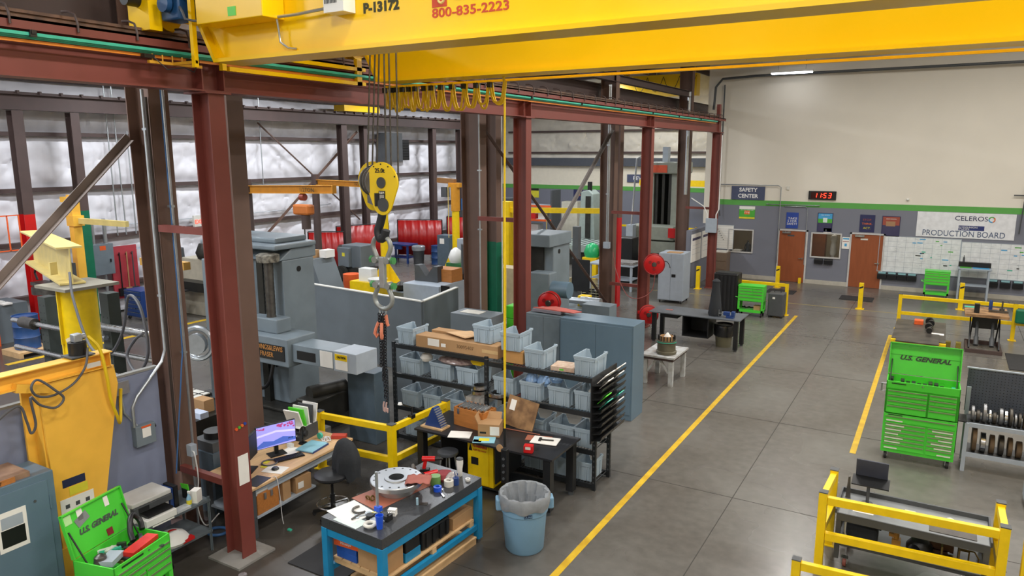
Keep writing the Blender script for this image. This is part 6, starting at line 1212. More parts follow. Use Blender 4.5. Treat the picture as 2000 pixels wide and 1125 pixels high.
# blue-grey cabinet
t = thing('storage_cabinet', 'blue-grey cabinet with a photo on its door at the lower left edge', 'cabinet', (-8.92, 2.3, 0)); build('body', B(0, .5, 0, 1.78, 0, 1.78), m_bluegrey, t, bev=.008); d_ = build('door', B(.5, .515, .1, 1.7, .1, 1.7), m_bluegrey, t, bev=.004)
f = build('photo_sheet', B(.516, .519, 1.15, 1.45, 1.05, 1.5), m_paper, d_); build('photo_dark', B(.519, .5205, 1.18, 1.42, 1.1, 1.3), m_blackp, f); build('photo_pale', B(.519, .5205, 1.19, 1.41, 1.31, 1.44), m_ltgrey, f)
build('magnet', MB().cyl((.516, 1.55, 1.5), (.522, 1.55, 1.5), .015), m_dkgrey, d_); build('hinge', B(.5, .52, 1.7, 1.72, 1.35, 1.5), m_bluegrey, t)
t = thing('wooden_board', 'worn orange edged wooden drawer lying on the blue-grey cabinet', 'drawer', (-8.72, 3.5, 1.781)); build('board', B(-.2, .26, -.6, .36, 0, .06), mat('worn_brown_board', '7f6350', .6, hx2='9b7c63', scale=7), t); build('orange_edge', B(.26, .28, -.6, .2, 0, .06), m_orwood, t); text('CT-17', .05, (.282, .0, .03), '+x', m_blackp, t)
# printer shelf
t = thing('utility_shelf', 'grey steel shelf unit carrying the printer, left of the red column', 'shelf', (-8.42, 5.2, 0)); m_us = mat('grey_angle_shelf', '5d666b', .5)
for x in (-.28, .28):
    for y in (-.62, .62): build('post', MB().box(x-.02, x+.02, y-.003, y+.003, 0, .78).box(x-.003, x+.003, y-.02, y+.02, 0, .78), m_us, t)
for z in (.3, .74): build('shelf_board', B(-.3, .3, -.64, .64, z-.03, z), m_us, t)
build('label_strip', B(.301, .303, -.2, .1, .715, .735), m_paper, t)
t = thing('printer', 'white and dark grey inkjet printer on the grey shelf unit', 'printer', (-8.45, 5.12, .741))
build('body', B(-.22, .12, -.27, .27, 0, .24), m_white, t, bev=.02); build('scanner_lid', B(-.22, .18, -.27, .27, .24, .3), mat('printer_top_grey', 'c9c9c6', .35), t, bev=.012); build('front_panel', B(.12, .2, -.26, .27, .16, .24), m_dkgrey, t, bev=.006)
build('screen', B(.2, .205, -.2, -.06, .17, .225), m_black, t); build('output_tray', B(.08, .3, -.15, .2, .1, .125), m_blackp, t); build('paper_tray', B(.1, .34, -.2, .22, 0, .09), m_white, t, bev=.008)
solo('binder', B(-.1, .12, -.03, .03, 0, .3), m_blackp, 'black binder standing right of the printer', 'binder', (-8.4, 5.46, .741)); solo('binder', B(-.1, .12, -.02, .02, 0, .28), m_navy, 'navy folder standing between the printer and the black binder', 'binder', (-8.42, 5.41, .741))
t = thing('spray_bottle', 'small clear blue spray bottle at the shelf edge', 'bottle', (-8.2, 5.58, .741)); build('body', MB().lathe([(.03, 0), (.033, .1), (.015, .14), (.012, .17)], n=14), mat('blue_liquid', '8cb6d2', .2), t); build('label', MB().cyl((0, 0, .02), (0, 0, .08), .0335, n=14), m_py, t); build('nozzle', B(-.012, .03, -.01, .01, .17, .2), m_white, t)
solo('tissue_box', B(-.05, .05, -.06, .06, 0, .17), m_paper, 'white upright box beside the spray bottle', 'box', (-8.22, 5.7, .741), .4)
t = thing('wipe_box', 'open green and black wipes box on the shelf end', 'box', (-8.4, 5.74, .741)); build('body', B(-.08, .08, -.06, .06, 0, .14), m_blackp, t); build('flap', MB().prism([(-.08, .14), (.08, .14), (.06, .22), (-.1, .2)], -.065, -.06, 'y'), m_ltgreen, t)
solo('clear_pack', B(-.06, .06, -.1, .1, 0, .03), glassy('clear_pack', 'dfe3e6', .15, .5), 'flat clear plastic pack at the front of the printer shelf', 'pack', (-8.18, 5.45, .741))
t = thing('shopping_bag', 'white and red plastic bag lying on the lower printer shelf', 'bag', (-8.3, 5.35, .301)); build('body', MB().lathe([(.2, 0), (.22, .04), (.18, .1), (.08, .15), (0, .15)], n=11), m_white, t); build('red_print', MB().torus((.05, .0, .125), .07, .02, (.3, 0, 1), 12, 6, 0, 4.5), m_redp, t); build('red_edge', B(.12, .2, .02, .2, .01, .05), m_redp, t)
solo('white_carton', B(-.1, .1, -.16, .16, 0, .09), m_white, 'white carton on the lower printer shelf', 'box', (-8.25, 4.9, .301))
for k in range(2): solo('cable_heap', MB().torus((0, 0, .03), .13+.02*k, .02, (.1*k, .1, 1)), mat('blue_cable', '3f6fa8', .5) if k == 0 else m_blackp, ('coil of blue network cable on the floor behind the printer shelf', 'coil of black cable on the floor under the printer shelf')[k], 'cable', ((-8.45, 6.15, 0), (-8.3, 5.15, 0))[k])
t = thing('power_drop', 'grey outlet box with white plugs on a pipe left of the red column', 'outlet', (-8.62, 5.98, 0)); build('pipe', MB().cyl((0, 0, 0), (0, 0, 1.2), .015), m_galv, t); build('box', B(-.05, .05, -.05, .04, 1.2, 1.36), m_ltgrey, t); build('plug_cord', MB().tube(cr([(.05, -.03, 1.28), (.12, -.05, 1.25), (.14, -.04, .9), (.1, -.06, .5), (.16, -.0, .2), (.2, .2, .3)]), .009), m_wire, t)
# green tool cart with raised lid
t = thing('tool_cart', 'lime green tool cart with a raised lid full of clutter at lower left', 'tool cart', (-7.6, 4.31, 0), math.radians(13)+PI/2)
bx = build('drawer_box', B(-.4, .4, -.28, .28, .5, .8).box(-.4, .4, -.28, -.265, .8, .96).box(-.4, .4, .265, .28, .8, .96).box(-.4, -.385, -.28, .28, .8, .96).box(.385, .4, -.28, .28, .8, .96), m_green, t, bev=.004)
for z0, z1, sp in ((.72, .8, 1), (.63, .715, 2), (.52, .625, 1)):
    if sp == 1: drawer(bx, -.37, .37, -.281, z0, z1, m_green)
    else: drawer(bx, -.37, .0, -.281, z0, z1, m_green); drawer(bx, .02, .37, -.281, z0, z1, m_green)
drawer(bx, -.37, .37, -.281, .81, .88, m_green); build('badge', B(-.3, .0, -.284, -.28, .91, .93), m_badge, bx); build('lock', MB().cyl((.08, -.28, .92), (.08, -.288, .92), .012), m_steel, bx)
Mx = Matrix.Translation((0, .28, .965)) @ Matrix.Rotation(-math.radians(14), 4, 'X'); lid = build('lid', MB().box(-.4, .4, 0, .016, 0, .5, Mx).box(-.4, .4, -.03, 0, .485, .5, Mx).box(-.4, -.386, -.03, 0, 0, .5, Mx).box(.386, .4, -.03, 0, 0, .5, Mx), m_green, t)
text('U.S. GENERAL', .085, Mx @ Vector((.02, -.004, .23)), Matrix.Rotation(-math.radians(14), 3, 'X') @ AX['-y'], mat('logo_grey', '4e5a52', .35), lid, width=.52, shear=.3, bold=.004)
for s_ in (-1, 1): build('gas_strut', MB().cyl((s_*.35, .12, .9), Mx @ Vector((s_*.36, -.012, .3)), .009), m_blackp, t)
for x in (-.37, .37):
    for y in (-.25, .25): build('leg', B(x-.03, x+.03, y-.03, y+.03, .14, .5), m_green, t)
build('bottom_tray', B(-.4, .4, -.28, .28, .14, .22), m_green, t)
for x, y in ((-.33, -.22), (.33, -.22), (-.33, .22), (.33, .22)): caster(t, x, y, .065)
T2 = Matrix.Translation((-7.6, 4.31, 0)) @ Matrix.Rotation(math.radians(103), 4, 'Z')
def oc(x, y, z=.801): v = T2 @ Vector((x, y, z)); return (v.x, v.y, v.z)
RZ = math.radians(103)
def lidthing(nm, lbl, u, v, w_, h, mt, rot=0):
    o = solo(nm, B(-w_/2, w_/2, -.005, 0, -h/2, h/2), mt, lbl, 'note'); p = T2 @ Mx @ Vector((u, -.003, v)); o.matrix_world = Matrix.Translation(p) @ (T2.to_3x3() @ Matrix.Rotation(-math.radians(14), 3, 'X') @ Matrix.Rotation(rot, 3, 'Y')).to_4x4()
lidthing('sticky_note', 'pale green sticky note at the left end of the raised cart lid', -.33, .42, .1, .1, mat('pale_green_note', 'b8e8a0', .7)); lidthing('paper_tag', 'white tag with a red header on the raised cart lid', -.17, .42, .07, .13, m_paper); lidthing('grey_card', 'grey tilted card held by a magnet on the raised cart lid', -.16, .36, .17, .1, m_galv, -.35); lidthing('paper_tag', 'white tag near the right top of the raised cart lid', .18, .41, .06, .11, m_paper); lidthing('red_flower_tag', 'dark red round tag low on the raised cart lid', .12, .07, .08, .08, mat('dark_red_tag', '8e2b33', .5))
solo('hot_glue_gun', MB().tube(cr([(0, 0, .05), (.05, .08, .12), (.12, .14, .22), (.2, .18, .24), (.25, .14, .16), (.2, .06, .08)], 4), .032, 10), m_blackp, 'black looped handle rising from the clutter in the green cart', 'handle', oc(.1, -.05, .93), RZ)
solo('red_striped_pack', B(-.22, .2, -.07, .07, 0, .05), mat('red_striped_pack', 'd8342a', .4, hx2='b82020'), 'red pack with white dashes at the front of the open green cart', 'pack', oc(.1, -.16, .93), RZ+.12)
solo('clear_case', B(-.12, .12, -.08, .08, 0, .06), m_ltgrey, 'grey translucent case at the left of the open green cart', 'case', oc(-.24, -.08, .93), RZ+.3)
solo('heat_gun', MB().lathe([(.03, 0), (.07, .05), (.06, .12), (.02, .15), (0, .15)], n=12), m_dsteel, 'grey headset lump at the left corner of the open green cart', 'headset', oc(-.32, -.02, .9), 0)
rnd = random.Random(11); cs = (m_junk, m_blackp, m_ply, m_teal, m_dkgrey, m_white, m_dsteel, m_rag)
for i in range(22): w_ = rnd.uniform(.04, .13); solo('loose_tool', B(-w_, w_, -.02, .02, 0, .02+.02*(i % 3)), cs[i % 8], wordn[i % 16]+(' small' if i < 16 else ' upper')+' loose item of the clutter inside the open green cart', 'tool', oc(rnd.uniform(-.27, .3), rnd.uniform(-.2, .2), .802+i*.0055), rnd.uniform(0, 3), 'clutter in the open green cart')
# ================================================================ horizontal boring mill
m_mdark = mat('oily_machine_iron', '34332f', .45, .3, var=.3)
t = thing('boring_mill', 'big grey horizontal milling machine behind the nearest red column', 'milling machine', (0, 0, 0))
c = MB().box(-12.2, -10.6, 9.55, 10.35, .5, 3.3).box(-12.2, -12.0, 9.0, 9.55, .5, 3.3); c.prism([(9.45, 3.3), (10.4, 3.3), (10.4, 3.52), (9.8, 3.52)], -12.2, -10.58, 'x'); build('column', c, m_machine, t, bev=.02)
build('porthole', MB().cyl((-10.6, 9.95, 3.1), (-10.593, 9.95, 3.1), .055), m_blackp, t)
build('top_motor_housing', MB().box(-12.6, -10.5, 9.3, 10.35, 3.52, 3.62).box(-12.6, -10.7, 9.5, 10.3, 3.62, 3.72), m_machine, t, bev=.03); build('motor', MB().cyl((-11.7, 9.6, 3.85), (-11.7, 9.6, 4.0), .12), m_dkgrey, t)
build('screw_cap', MB().lathe([(.2, 0), (.21, .03), (.21, .13), (.15, .16), (0, .165)], (-10.75, 9.35, 3.3), 24), mat('chipped_cap', '908c80', .5, hx2='4a463f', scale=14), t); build('lead_screw', MB().lathe([(.085, 2.1+.04*k) if k % 2 else (.09, 2.1+.04*k) for k in range(31)], (-10.75, 9.35, 0), 20), m_dsteel, t)
for x in (-11.9, -11.5, -11.1): build('guide_way', B(x-.1, x+.06, 9.45, 9.55, .5, 3.3), m_mdark, t)
hd = build('spindle_head', MB().box(-11.4, -9.98, 9.0, 9.7, 1.45, 1.98).box(-11.2, -10.45, 9.2, 9.55, 1.98, 2.25), m_machine, t, bev=.02); pl_ = build('name_plate', B(-10.98, -10.06, 8.985, 9.0, 1.56, 1.84), m_blackp, hd); text('GIDDINGS&LEWIS\nFRASER', .13, (-10.52, 8.983, 1.71), '-y', mat('plate_orange_lettering', 'c98a45', .5), pl_, width=.84, spacing=1.0)
rm = build('ram', B(-9.98, -8.95, 9.1, 9.6, 1.55, 1.88), m_machine, t, bev=.01); build('ram_end', B(-8.95, -8.42, 9.08, 9.62, 1.54, 1.9), m_ltgrey, t, bev=.01)
build('button_panel', B(-9.85, -9.4, 9.09, 9.1, 1.62, 1.78), m_blackp, rm); build('data_sheet', B(-9.28, -8.98, 9.09, 9.1, 1.57, 1.86), m_paper, rm)
cs_ = build('caution_sign', B(-8.9, -8.62, 9.07, 9.08, 1.58, 1.86), m_paper, rm); build('caution_header', B(-8.9, -8.62, 9.066, 9.07, 1.75, 1.86), m_yellow, cs_); text('CAUTION', .055, (-8.75, 9.064, 1.805), '-y', m_blackp, cs_, width=.2, bold=.002)
build('hose_loop', MB().tube(cr([(-10.9, 9.05, 1.5), (-10.85, 8.98, 1.15), (-10.7, 8.95, .98), (-10.5, 8.98, 1.1), (-10.42, 9.05, 1.5)]), .035), m_blackp, t); build('hose_loop', MB().tube([(-10.42, 9.1, 1.4), (-10.1, 9.2, 1.5), (-9.9, 9.25, 1.55)], .02), m_blackp, t)
build('white_cable', MB().tube(cr([(-11.3, 9.0, 2.35), (-11.0, 8.85, 2.3), (-10.95, 8.8, 1.9), (-10.93, 8.8, 1.4), (-10.9, 8.8, .9), (-11, 8.85, .75)]), .01), m_wire, t)
build('handwheel', MB().torus((-11.95, 8.6, 1.75), .3, .05, (.5, -1, 0)).cyl((-11.95, 8.6, 1.75), (-11.9, 8.5, 1.75), .2), m_galv, t)
b = MB().box(-12.7, -9.9, 8.2, 10.6, 0, .5); b.box(-12.6, -9.9, 8.5, 8.7, .5, .56).box(-12.6, -9.9, 9.1, 9.25, .5, .56); build('bed', b, m_mdark, t, bev=.02)
build('work_table', MB().box(-12.6, -11.3, 7.2, 8.3, 0, .95), m_mdark, t); g = MB().box(-12.6, -11.3, 7.2, 8.3, .951, .97); build('table_plate', g, m_label, t)
g = MB()
for k in range(5): g.box(-12.55+k*.28, -12.53+k*.28, 7.2, 8.3, .971, .976)
for k in range(4): g.box(-12.6, -11.3, 7.3+k*.28, 7.32+k*.28, .971, .976)
build('t_slots', g, m_blackp, t)
build('rear_gearbox', MB().box(-9.75, -9.3, 8.9, 9.9, .5, .95).cyl((-9.6, 9.1, 1.0), (-9.4, 9.8, 1.0), .14), m_mdark, t, bev=.03); build('small_pump', MB().lathe([(.1, .5), (.12, .55), (.12, .75), (.06, .8), (0, .8)], (-9.55, 8.75, 0), 16), m_machine, t)
m_ctrl = mat('dark_blue_grey', '566673', .4)
solo('control_cabinet', B(-9.25, -8.6, 9.72, 10.12, 0, 1.36), m_ctrl, 'dark blue-grey control cabinet between the mill and the left bin rack', 'cabinet', bev=.01)
solo('low_cabinet', B(-9.38, -8.85, 8.5, 8.85, 0, .62), mat('dull_grey', '6a6c6c', .5), 'low dull grey box behind the computer desk', 'cabinet', bev=.01)
# enclosure walls
c = MB(); c.bar((-19.2, 14.6, .9), (-10.5, 13.66, .9), .08, 1.8); c.bar((-10.5, 13.66, .9), (-10.84, 15.6, .9), .08, 1.8); w0 = solo('enclosure_wall', c, m_encl, 'L-shaped grey steel enclosure wall with a pale top edge behind the racks', 'partition')
c = MB(); c.bar((-19.2, 14.6, 1.81), (-10.47, 13.655, 1.81), .1, .025); c.bar((-10.5, 13.66, 1.81), (-10.84, 15.6, 1.81), .1, .025); build('top_edge', c, m_label, w0)
t = thing('electrical_box', 'low grey steel cabinet with papers on top, left of the brown column', 'cabinet', (0, 0, 0)); build('body', B(-9.15, -8.1, 12.9, 13.5, 0, 1.83), m_encl, t, bev=.01); build('plate', B(-9.0, -8.5, 13.05, 13.35, 1.831, 1.84), m_label, t)
solo('machine_base', B(-9.75, -8.55, 11.7, 12.4, 0, 1.42), m_encl, 'grey cabinet partly hidden behind the left bin rack', 'cabinet', bev=.01)
solo('green_mesh_crate', MB().box(-8.55, -8.2, 14.3, 14.7, 0, 1.5).box(-8.56, -8.19, 14.29, 14.71, 1.5, 1.8), m_ltgreen, 'bright green plastic crate stack beside the second red column', 'crate', bev=.02)
# small bits behind the red column
t = thing('parts_cabinet', 'dark cabinet with cartons seen between the brown and red columns', 'cabinet', (-10.7, 7.6, 0)); build('body', B(-.3, .3, -.3, .3, 0, .9), m_mdark, t)
solo('carton', B(-.15, .15, -.1, .1, 0, .22), m_card, 'brown carton on the dark cabinet between the columns', 'carton', (-10.75, 7.75, .901)); solo('tissue_box', B(-.15, .15, -.08, .08, 0, .1), mat('pale_blue_white', 'c5d0e4', .6), 'pale blue tissue box on the dark cabinet between the columns', 'box', (-10.55, 7.5, .901))
t = thing('floor_fan', 'black fan unit on a grey box left of the maple desk', 'fan', (-9.15, 6.75, 0)); build('box', B(-.25, .25, -.25, .2, 0, .95), m_ctrl, t); build('fan', MB().cyl((0, 0, 1.1), (0, 0, 1.2), .16), m_blackp, t); build('grille', B(-.22, .22, -.22, .18, .95, 1.1), m_dkgrey, t)
# ================================================================ left bay, seen over the partition
t = thing('jib_crane', 'thick bright yellow jib crane column with a pale I-beam arm at left', 'jib crane', (-13.1, 7.1, 0)); build('column', MB().lathe([(.32, 0), (.315, 1.5), (.31, 2.98)], n=36), m_yellow, t); build('top_plate', B(-.48, .48, -.45, .5, 2.98, 3.03), mat('dusty_plate', '8f8a7c', .7), t); build('gusset', B(.0, .03, -.36, -.3, 2.0, 2.98), m_yellow, t); build('seam', B(-.02, .0, -.33, -.3, 0, 2.98), m_yellow, t)
b = MB(); b.hbeam((.1, -.1, 3.37), (-3.4, 1.05, 3.37), .66, .4, .03, .02, side=(0, 0, 1)); build('arm', b, m_oldyel, t); build('arm_plate', MB().bar((-.25, -.22, 3.2), (-.25, -.22, 3.42), .12, .04), m_oldyel, t)
solo('hanging_cable', MB().tube(cr([(-12.7, 6.8, 3.3), (-12.3, 6.6, 2.9), (-11.6, 6.4, 2.25), (-10.9, 6.3, 2.25), (-10.4, 6.25, 2.7), (-10.1, 6.2, 3.25), (-9.75, 6.15, 3.1), (-9.6, 6.1, 2.5), (-9.9, 6.1, 2.15), (-10.2, 6.15, 2.35), (-10.05, 6.2, 2.6), (-9.75, 6.15, 2.75)]), .022, 8), m_cable, 'grey cable sagging from the yellow jib column to the brown column', 'cable')
conduit([(-9.6, 6.3, 2.75), (-9.6, 6.3, 0)], .02, 'thin galvanised post with clamps left of the nearest brown column')
t = thing('bar_rack', 'dark perforated posts holding long steel bars behind the yellow jib column', 'rack', (0, 8.2, 0))
for x in (-16.3, -14.0):
    p = build('post', B(x-.14, x+.14, -.12, .12, 0, 2.3 if x < -15 else 2.6), mat('dark_green_grey', '3f4643', .5), t); g = MB()
    for k in range(13):
        for dx in (-.07, .07): g.cyl((x+dx, -.121, .2+k*.16), (x+dx, -.1225, .2+k*.16), .018, n=6)
    build('holes', g, m_blackp, p)
for i, (z, x0, x1, r) in enumerate(((1.95, -14.2, -12.3, .07), (1.7, -17.4, -13.9, .05), (1.45, -14.3, -12.2, .05), (1.1, -17.4, -13.8, .05), (1.0, -14.3, -12.9, .05), (.5, -14.3, -12.3, .08))):
    solo('steel_bar', MB().cyl((x0, 8.0, z), (x1, 8.0, z+.04), r), m_steel if i < 5 else m_dsteel, ('topmost right', 'topmost left', 'second right', 'second left', 'third right', 'dark lowest right')[i]+' steel bar on the dark bar rack', 'bar', group='bars on the rack')
solo('bar_sleeve', MB().cyl((-17.0, 8.0, 1.7), (-16.5, 8.0, 1.705), .12), m_dsteel, 'thick dark sleeve on the top left bar of the rack', 'sleeve')
def drum(lbl, loc, mt): return solo('oil_drum', MB().lathe([(.3, 0), (.31, .02), (.3, .04), (.3, .3), (.315, .32), (.3, .34), (.3, .6), (.315, .62), (.3, .64), (.3, .88), (.31, .9), (.29, .9), (.29, .87), (0, .87)], n=28), mt, lbl, 'drum', loc)
m_drum = mat('dark_blue_drum', '274a7e', .4)
drum('blue oil drum on a small pallet behind the bar rack', (-20.9, 9.9, .15), m_drum); solo('pallet', MB().box(-21.35, -20.45, 9.45, 10.35, .1, .15).box(-21.35, -20.45, 9.45, 9.55, 0, .1).box(-21.35, -20.45, 10.25, 10.35, 0, .1), m_pallet, 'small wooden pallet under the blue oil drum', 'pallet')
drum('blue oil drum standing between the grey bin and the far jib column', (-20.75, 28.3, 0), m_drum)
t = thing('grey_locker', 'grey steel box cabinet at the left edge behind the bar rack', 'cabinet', (-23.05, 10.3, 0)); build('body', B(-.6, .5, -.5, .5, 0, 1.1), m_encl, t)
for k in range(3): solo('paper_pile', B(-.15, .15, -.12, .12, 0, .04), m_paper, ('left', 'middle', 'right')[k]+' white item on the grey box cabinet at the left edge', 'papers', (-23.4+k*.4, 10.25, 1.101))
t = thing('mobile_toolbox', 'blue mobile tool chest with silver drawer edges behind the hanging cable', 'tool chest', (-22.1, 14.0, 0)); build('body', B(-.45, .45, -.3, .3, .12, .98), m_navy, t, bev=.01)
for k in range(6): d_ = build('drawer', B(-.42, .42, -.315, -.3, .15+k*.135, .27+k*.135), m_navy, t); build('edge', B(-.42, .42, -.325, -.315, .255+k*.135, .27+k*.135), m_steel, d_)
for x in (-.38, .38): caster(t, x, -.22, .055); caster(t, x, .22, .055)
t = thing('switchgear_cabinet', 'grey electrical panel on the insulated wall under the conduits', 'panel', (-23.45, 13.6, 0)); build('body', B(-.15, .15, -.4, .35, 1.4, 2.4), m_machine, t, bev=.01); build('label', B(.15, .153, -.1, .1, 2.2, 2.34), m_orange, t); build('conduit_stub', MB().cyl((0, -.2, 2.4), (0, -.2, 3.2), .06).cyl((0, .2, 2.4), (0, .2, 3.2), .06), m_galv, t); build('handle', B(.15, .18, .2, .24, 1.8, 1.9), m_blackp, t); build('riser', MB().cyl((0, .1, 0), (0, .1, 1.4), .05), m_galv, t)
t = thing('tool_board', 'red board with brooms and shovels hung on the left wall', 'tool board', (-23.5, 14.4, 0)); build('board', B(-.03, .03, -.45, .45, .5, 2.25), mat('dusty_red_board', 'b23a44', .6), t)
for k, (nm, y) in enumerate((('shovel', -.2), ('broom', .05), ('mop', .25))): build('hook', B(.03, .08, y-.02, y+.02, 1.95, 2.0), m_blackp, t); solo(nm, MB().cyl((-23.42, 14.4+y, .85), (-23.42, 14.4+y, 2.05), .02, n=8).box(-23.46, -23.38, 14.28+y, 14.5+y, .6, .85), (m_blackp, m_card, m_dkgrey)[k], ('black shovel', 'wooden handled broom', 'dark mop')[k]+' hanging on the red tool board', nm)
t = thing('bench_grinder', 'bench grinder on a dark pedestal table before the red tool board', 'grinder', (-20.9, 14.3, 0)); build('pedestal', B(-.12, .12, -.12, .12, 0, .95).box(-.4, .4, -.3, .3, .95, 1.0), m_black, t); build('motor', MB().cyl((-.2, 0, 1.14), (.2, 0, 1.14), .1), m_dsteel, t); build('wheel', MB().cyl((.2, 0, 1.14), (.26, 0, 1.14), .14), m_dkgrey, t)
t = thing('milling_machine', 'dark vertical milling machine left of the nearest brown column', 'milling machine', (-22.4, 15.3, 0)); build('base', B(-.4, .4, -.5, .5, 0, 1.0), m_mdark, t, bev=.03); build('ram', MB().box(-.2, .2, -.3, .3, 1.0, 1.9).bar((0, -.4, 1.9), (0, .5, 1.95), .3, .35), m_dkgrey, t, bev=.03); build('lamp_arm', MB().tube([(0, -.3, 2.1), (-.1, -.45, 2.5), (0, -.6, 2.6)], .03), m_blackp, t); build('shade', MB().lathe([(.05, .1), (.3, 0)], (-.3, -.6, 2.2), 14), m_ltgrey, t)
t = thing('drill_press', 'large red and dark radial drill standing in front of the red wall column', 'drill press', (-21.55, 11.35, 0)); build('column', B(-.25, .25, -.25, .25, 0, 2.2), m_dkgrey, t); build('base', B(-.6, .6, -.5, .5, 0, .3), m_mdark, t); build('head', B(-.75, .55, -.4, -.1, 2.0, 2.7), mat('worn_orange_red', 'c2532c', .5), t, bev=.08); build('table', MB().cyl((-.1, -.4, 1.4), (-.1, -.4, 1.6), .4).box(-.6, .4, -.6, -.2, 1.6, 1.7), m_dsteel, t); build('lever', MB().tube([(-.7, -.3, 2.3), (-.9, -.3, 1.9), (-.8, -.3, 1.7)], .03), m_blackp, t)
t = thing('small_jib', 'small amber jib hoist upright by the red wall column', 'jib crane', (-21.9, 12.05, 0)); build('mast', B(-.12, .12, -.12, .12, 0, 4.1), m_jib, t); build('bracket', B(-.16, .2, -.16, .16, 3.2, 3.5).box(-.12, .3, -.3, -.1, 3.9, 4.05), m_jib, t); build('arm', MB().bar((0, 0, 3.35), (1.9, .4, 3.3), .12, .16), m_oldyel, t)
t = thing('mesh_guard', 'orange framed mesh guard panel in front of the left wall', 'guard', (-22.35, 10.3, 0)); g = MB()
for y in (-.45, -.15, .15, .45): g.box(-.015, .015, y-.015, y+.015, 2.6, 3.6)
g.box(-.015, .015, -.45, .45, 2.6, 2.63).box(-.015, .015, -.45, .45, 3.57, 3.6); build('frame', g, m_orange, t); build('post', B(-.03, .03, -.47, -.41, 0, 2.6), m_orange, t)
solo('wooden_beam', B(-14.0, -12.6, 8.9, 9.05, 3.05, 3.2), mat('ochre_wood', 'c59646', .6), 'short ochre beam end sticking out beside the yellow jib column', 'beam')
t = thing('exit_sign', 'red EXIT sign on the left wall beside the nearest red column', 'sign', (-23.4, 17.3, 2.85)); build('bracket', B(-.5, -.05, -.05, .05, -.05, .05), m_label, t); build('panel', B(-.05, .05, -.22, .22, -.2, .2), m_label, t); text('EXIT', .2, (.055, 0, -.03), '+x', emit('exit_red', 'ff4a38', 2.2), t, bold=.004)
t = thing('turret_lathe', 'beige machine tool with a dark head behind the brown and red columns', 'lathe', (-20.6, 15.9, 0)); build('body', B(-1, .8, -.7, .7, 0, 1.9), mat('beige_machine', 'b9b2a0', .5), t, bev=.03); build('head', MB().lathe([(.25, 0), (.32, .2), (.2, .5), (0, .55)], (0, -.5, 1.9), 14), m_mdark, t); build('bed', B(-.9, 1.3, -1.1, -.7, .9, 1.2), m_mdark, t)
# jib arms 1/2TON
def jibarm(lbl, p, q, h, txt, hoist):
    t = thing('jib_boom_crane', lbl, 'jib crane', (0, 0, 0)); build('mast', MB().cyl((p[0]-.1, p[1], 0), (p[0]-.1, p[1], p[2]+.3), .14), m_dkbrown, t); b = MB(); b.hbeam(p, q, h, .16, .02, .02, side=(0, 0, 1)); b.bar(q, (q[0]+.01*(q[0]-p[0]), q[1], q[2]), .16, h); build('boom', b, mat('ochre_jib', 'd18f22', .5), t)
    text('1/2TON', h*.72, (p[0]+(q[0]-p[0])*.72, p[1]-.082+(q[1]-p[1])*.72, (p[2]+q[2])/2), '-y', m_stencil, t)
    if hoist:
        hx_ = p[0]+(q[0]-p[0])*.65; z = p[2]-h/2; build('trolley', MB().cyl((hx_-.08, p[1], z-.05), (hx_+.08, p[1], z-.05), .1), mat('rust_red', '8b3a2a', .5), t); hh = build('hoist', B(hx_-.3, hx_+.3, p[1]-.15, p[1]+.15, z-.55, z-.25), mat('worn_orange', 'c9722e', .5), t, bev=.06); build('chain_bag', MB().cyl((hx_+.08, p[1], z-.95), (hx_+.08, p[1], z-.55), .13), m_dkbrown, hh); build('chain', MB().cyl((hx_, p[1], z-1.9), (hx_, p[1], z-.5), .02), m_dsteel, hh)
    return t
jibarm('nearer ochre 1/2TON jib arm with a small orange hoist, left of the hook', (-17.85, 15.0, 4.22), (-14.47, 15.0, 4.3), .23, '', True); jibarm('farther ochre 1/2TON jib arm just behind the hook block', (-20.6, 20.5, 4.18), (-17.6, 20.5, 4.14), .2, '', False)
# yellow floor jibs
t = thing('jib_crane', 'slim yellow jib column with flared foot directly behind the shackles', 'jib crane', (-19.0, 22.4, 0)); build('column', MB().cyl((0, 0, 0), (0, 0, 4.0), .17), m_yellow, t)
for a in range(4): build('gusset', MB().prism([(.15, .02), (.65, .02), (.65, .1), (.17, .9)], -.02, .02, 'y', Matrix.Rotation(a*PI/2+.5, 4, 'Z')), m_yellow, t)
build('base_plate', B(-.65, .65, -.65, .65, 0, .03), m_yellow, t)
t = thing('jib_crane', 'yellow jib column with an orange top hinge before the right red curtain', 'jib crane', (-18.9, 27.2, 0)); build('column', MB().cyl((0, 0, 0), (0, 0, 2.9), .17), m_yellow, t); build('hinge', MB().cyl((0, 0, 2.7), (0, 0, 3.9), .2).box(-.3, .3, -.12, .12, 3.75, 3.95), mat('ochre_jib', 'd18f22', .5), t); build('arm', MB().bar((0, 0, 4.0), (-1.0, .1, 4.05), .2, .22), mat('brown_ochre', '8a6238', .5), t); build('gusset', MB().prism([(-.7, .02), (-.15, .02), (-.15, 1.1)], -.03, .03, 'y'), m_yellow, t); build('hoist', B(-.7, -.4, -.12, .12, 3.3, 3.75), m_dkgrey, t); build('pendant', MB().cyl((-.25, -.2, 1.5), (-.25, -.2, 3.8), .02), m_oldyel, t)
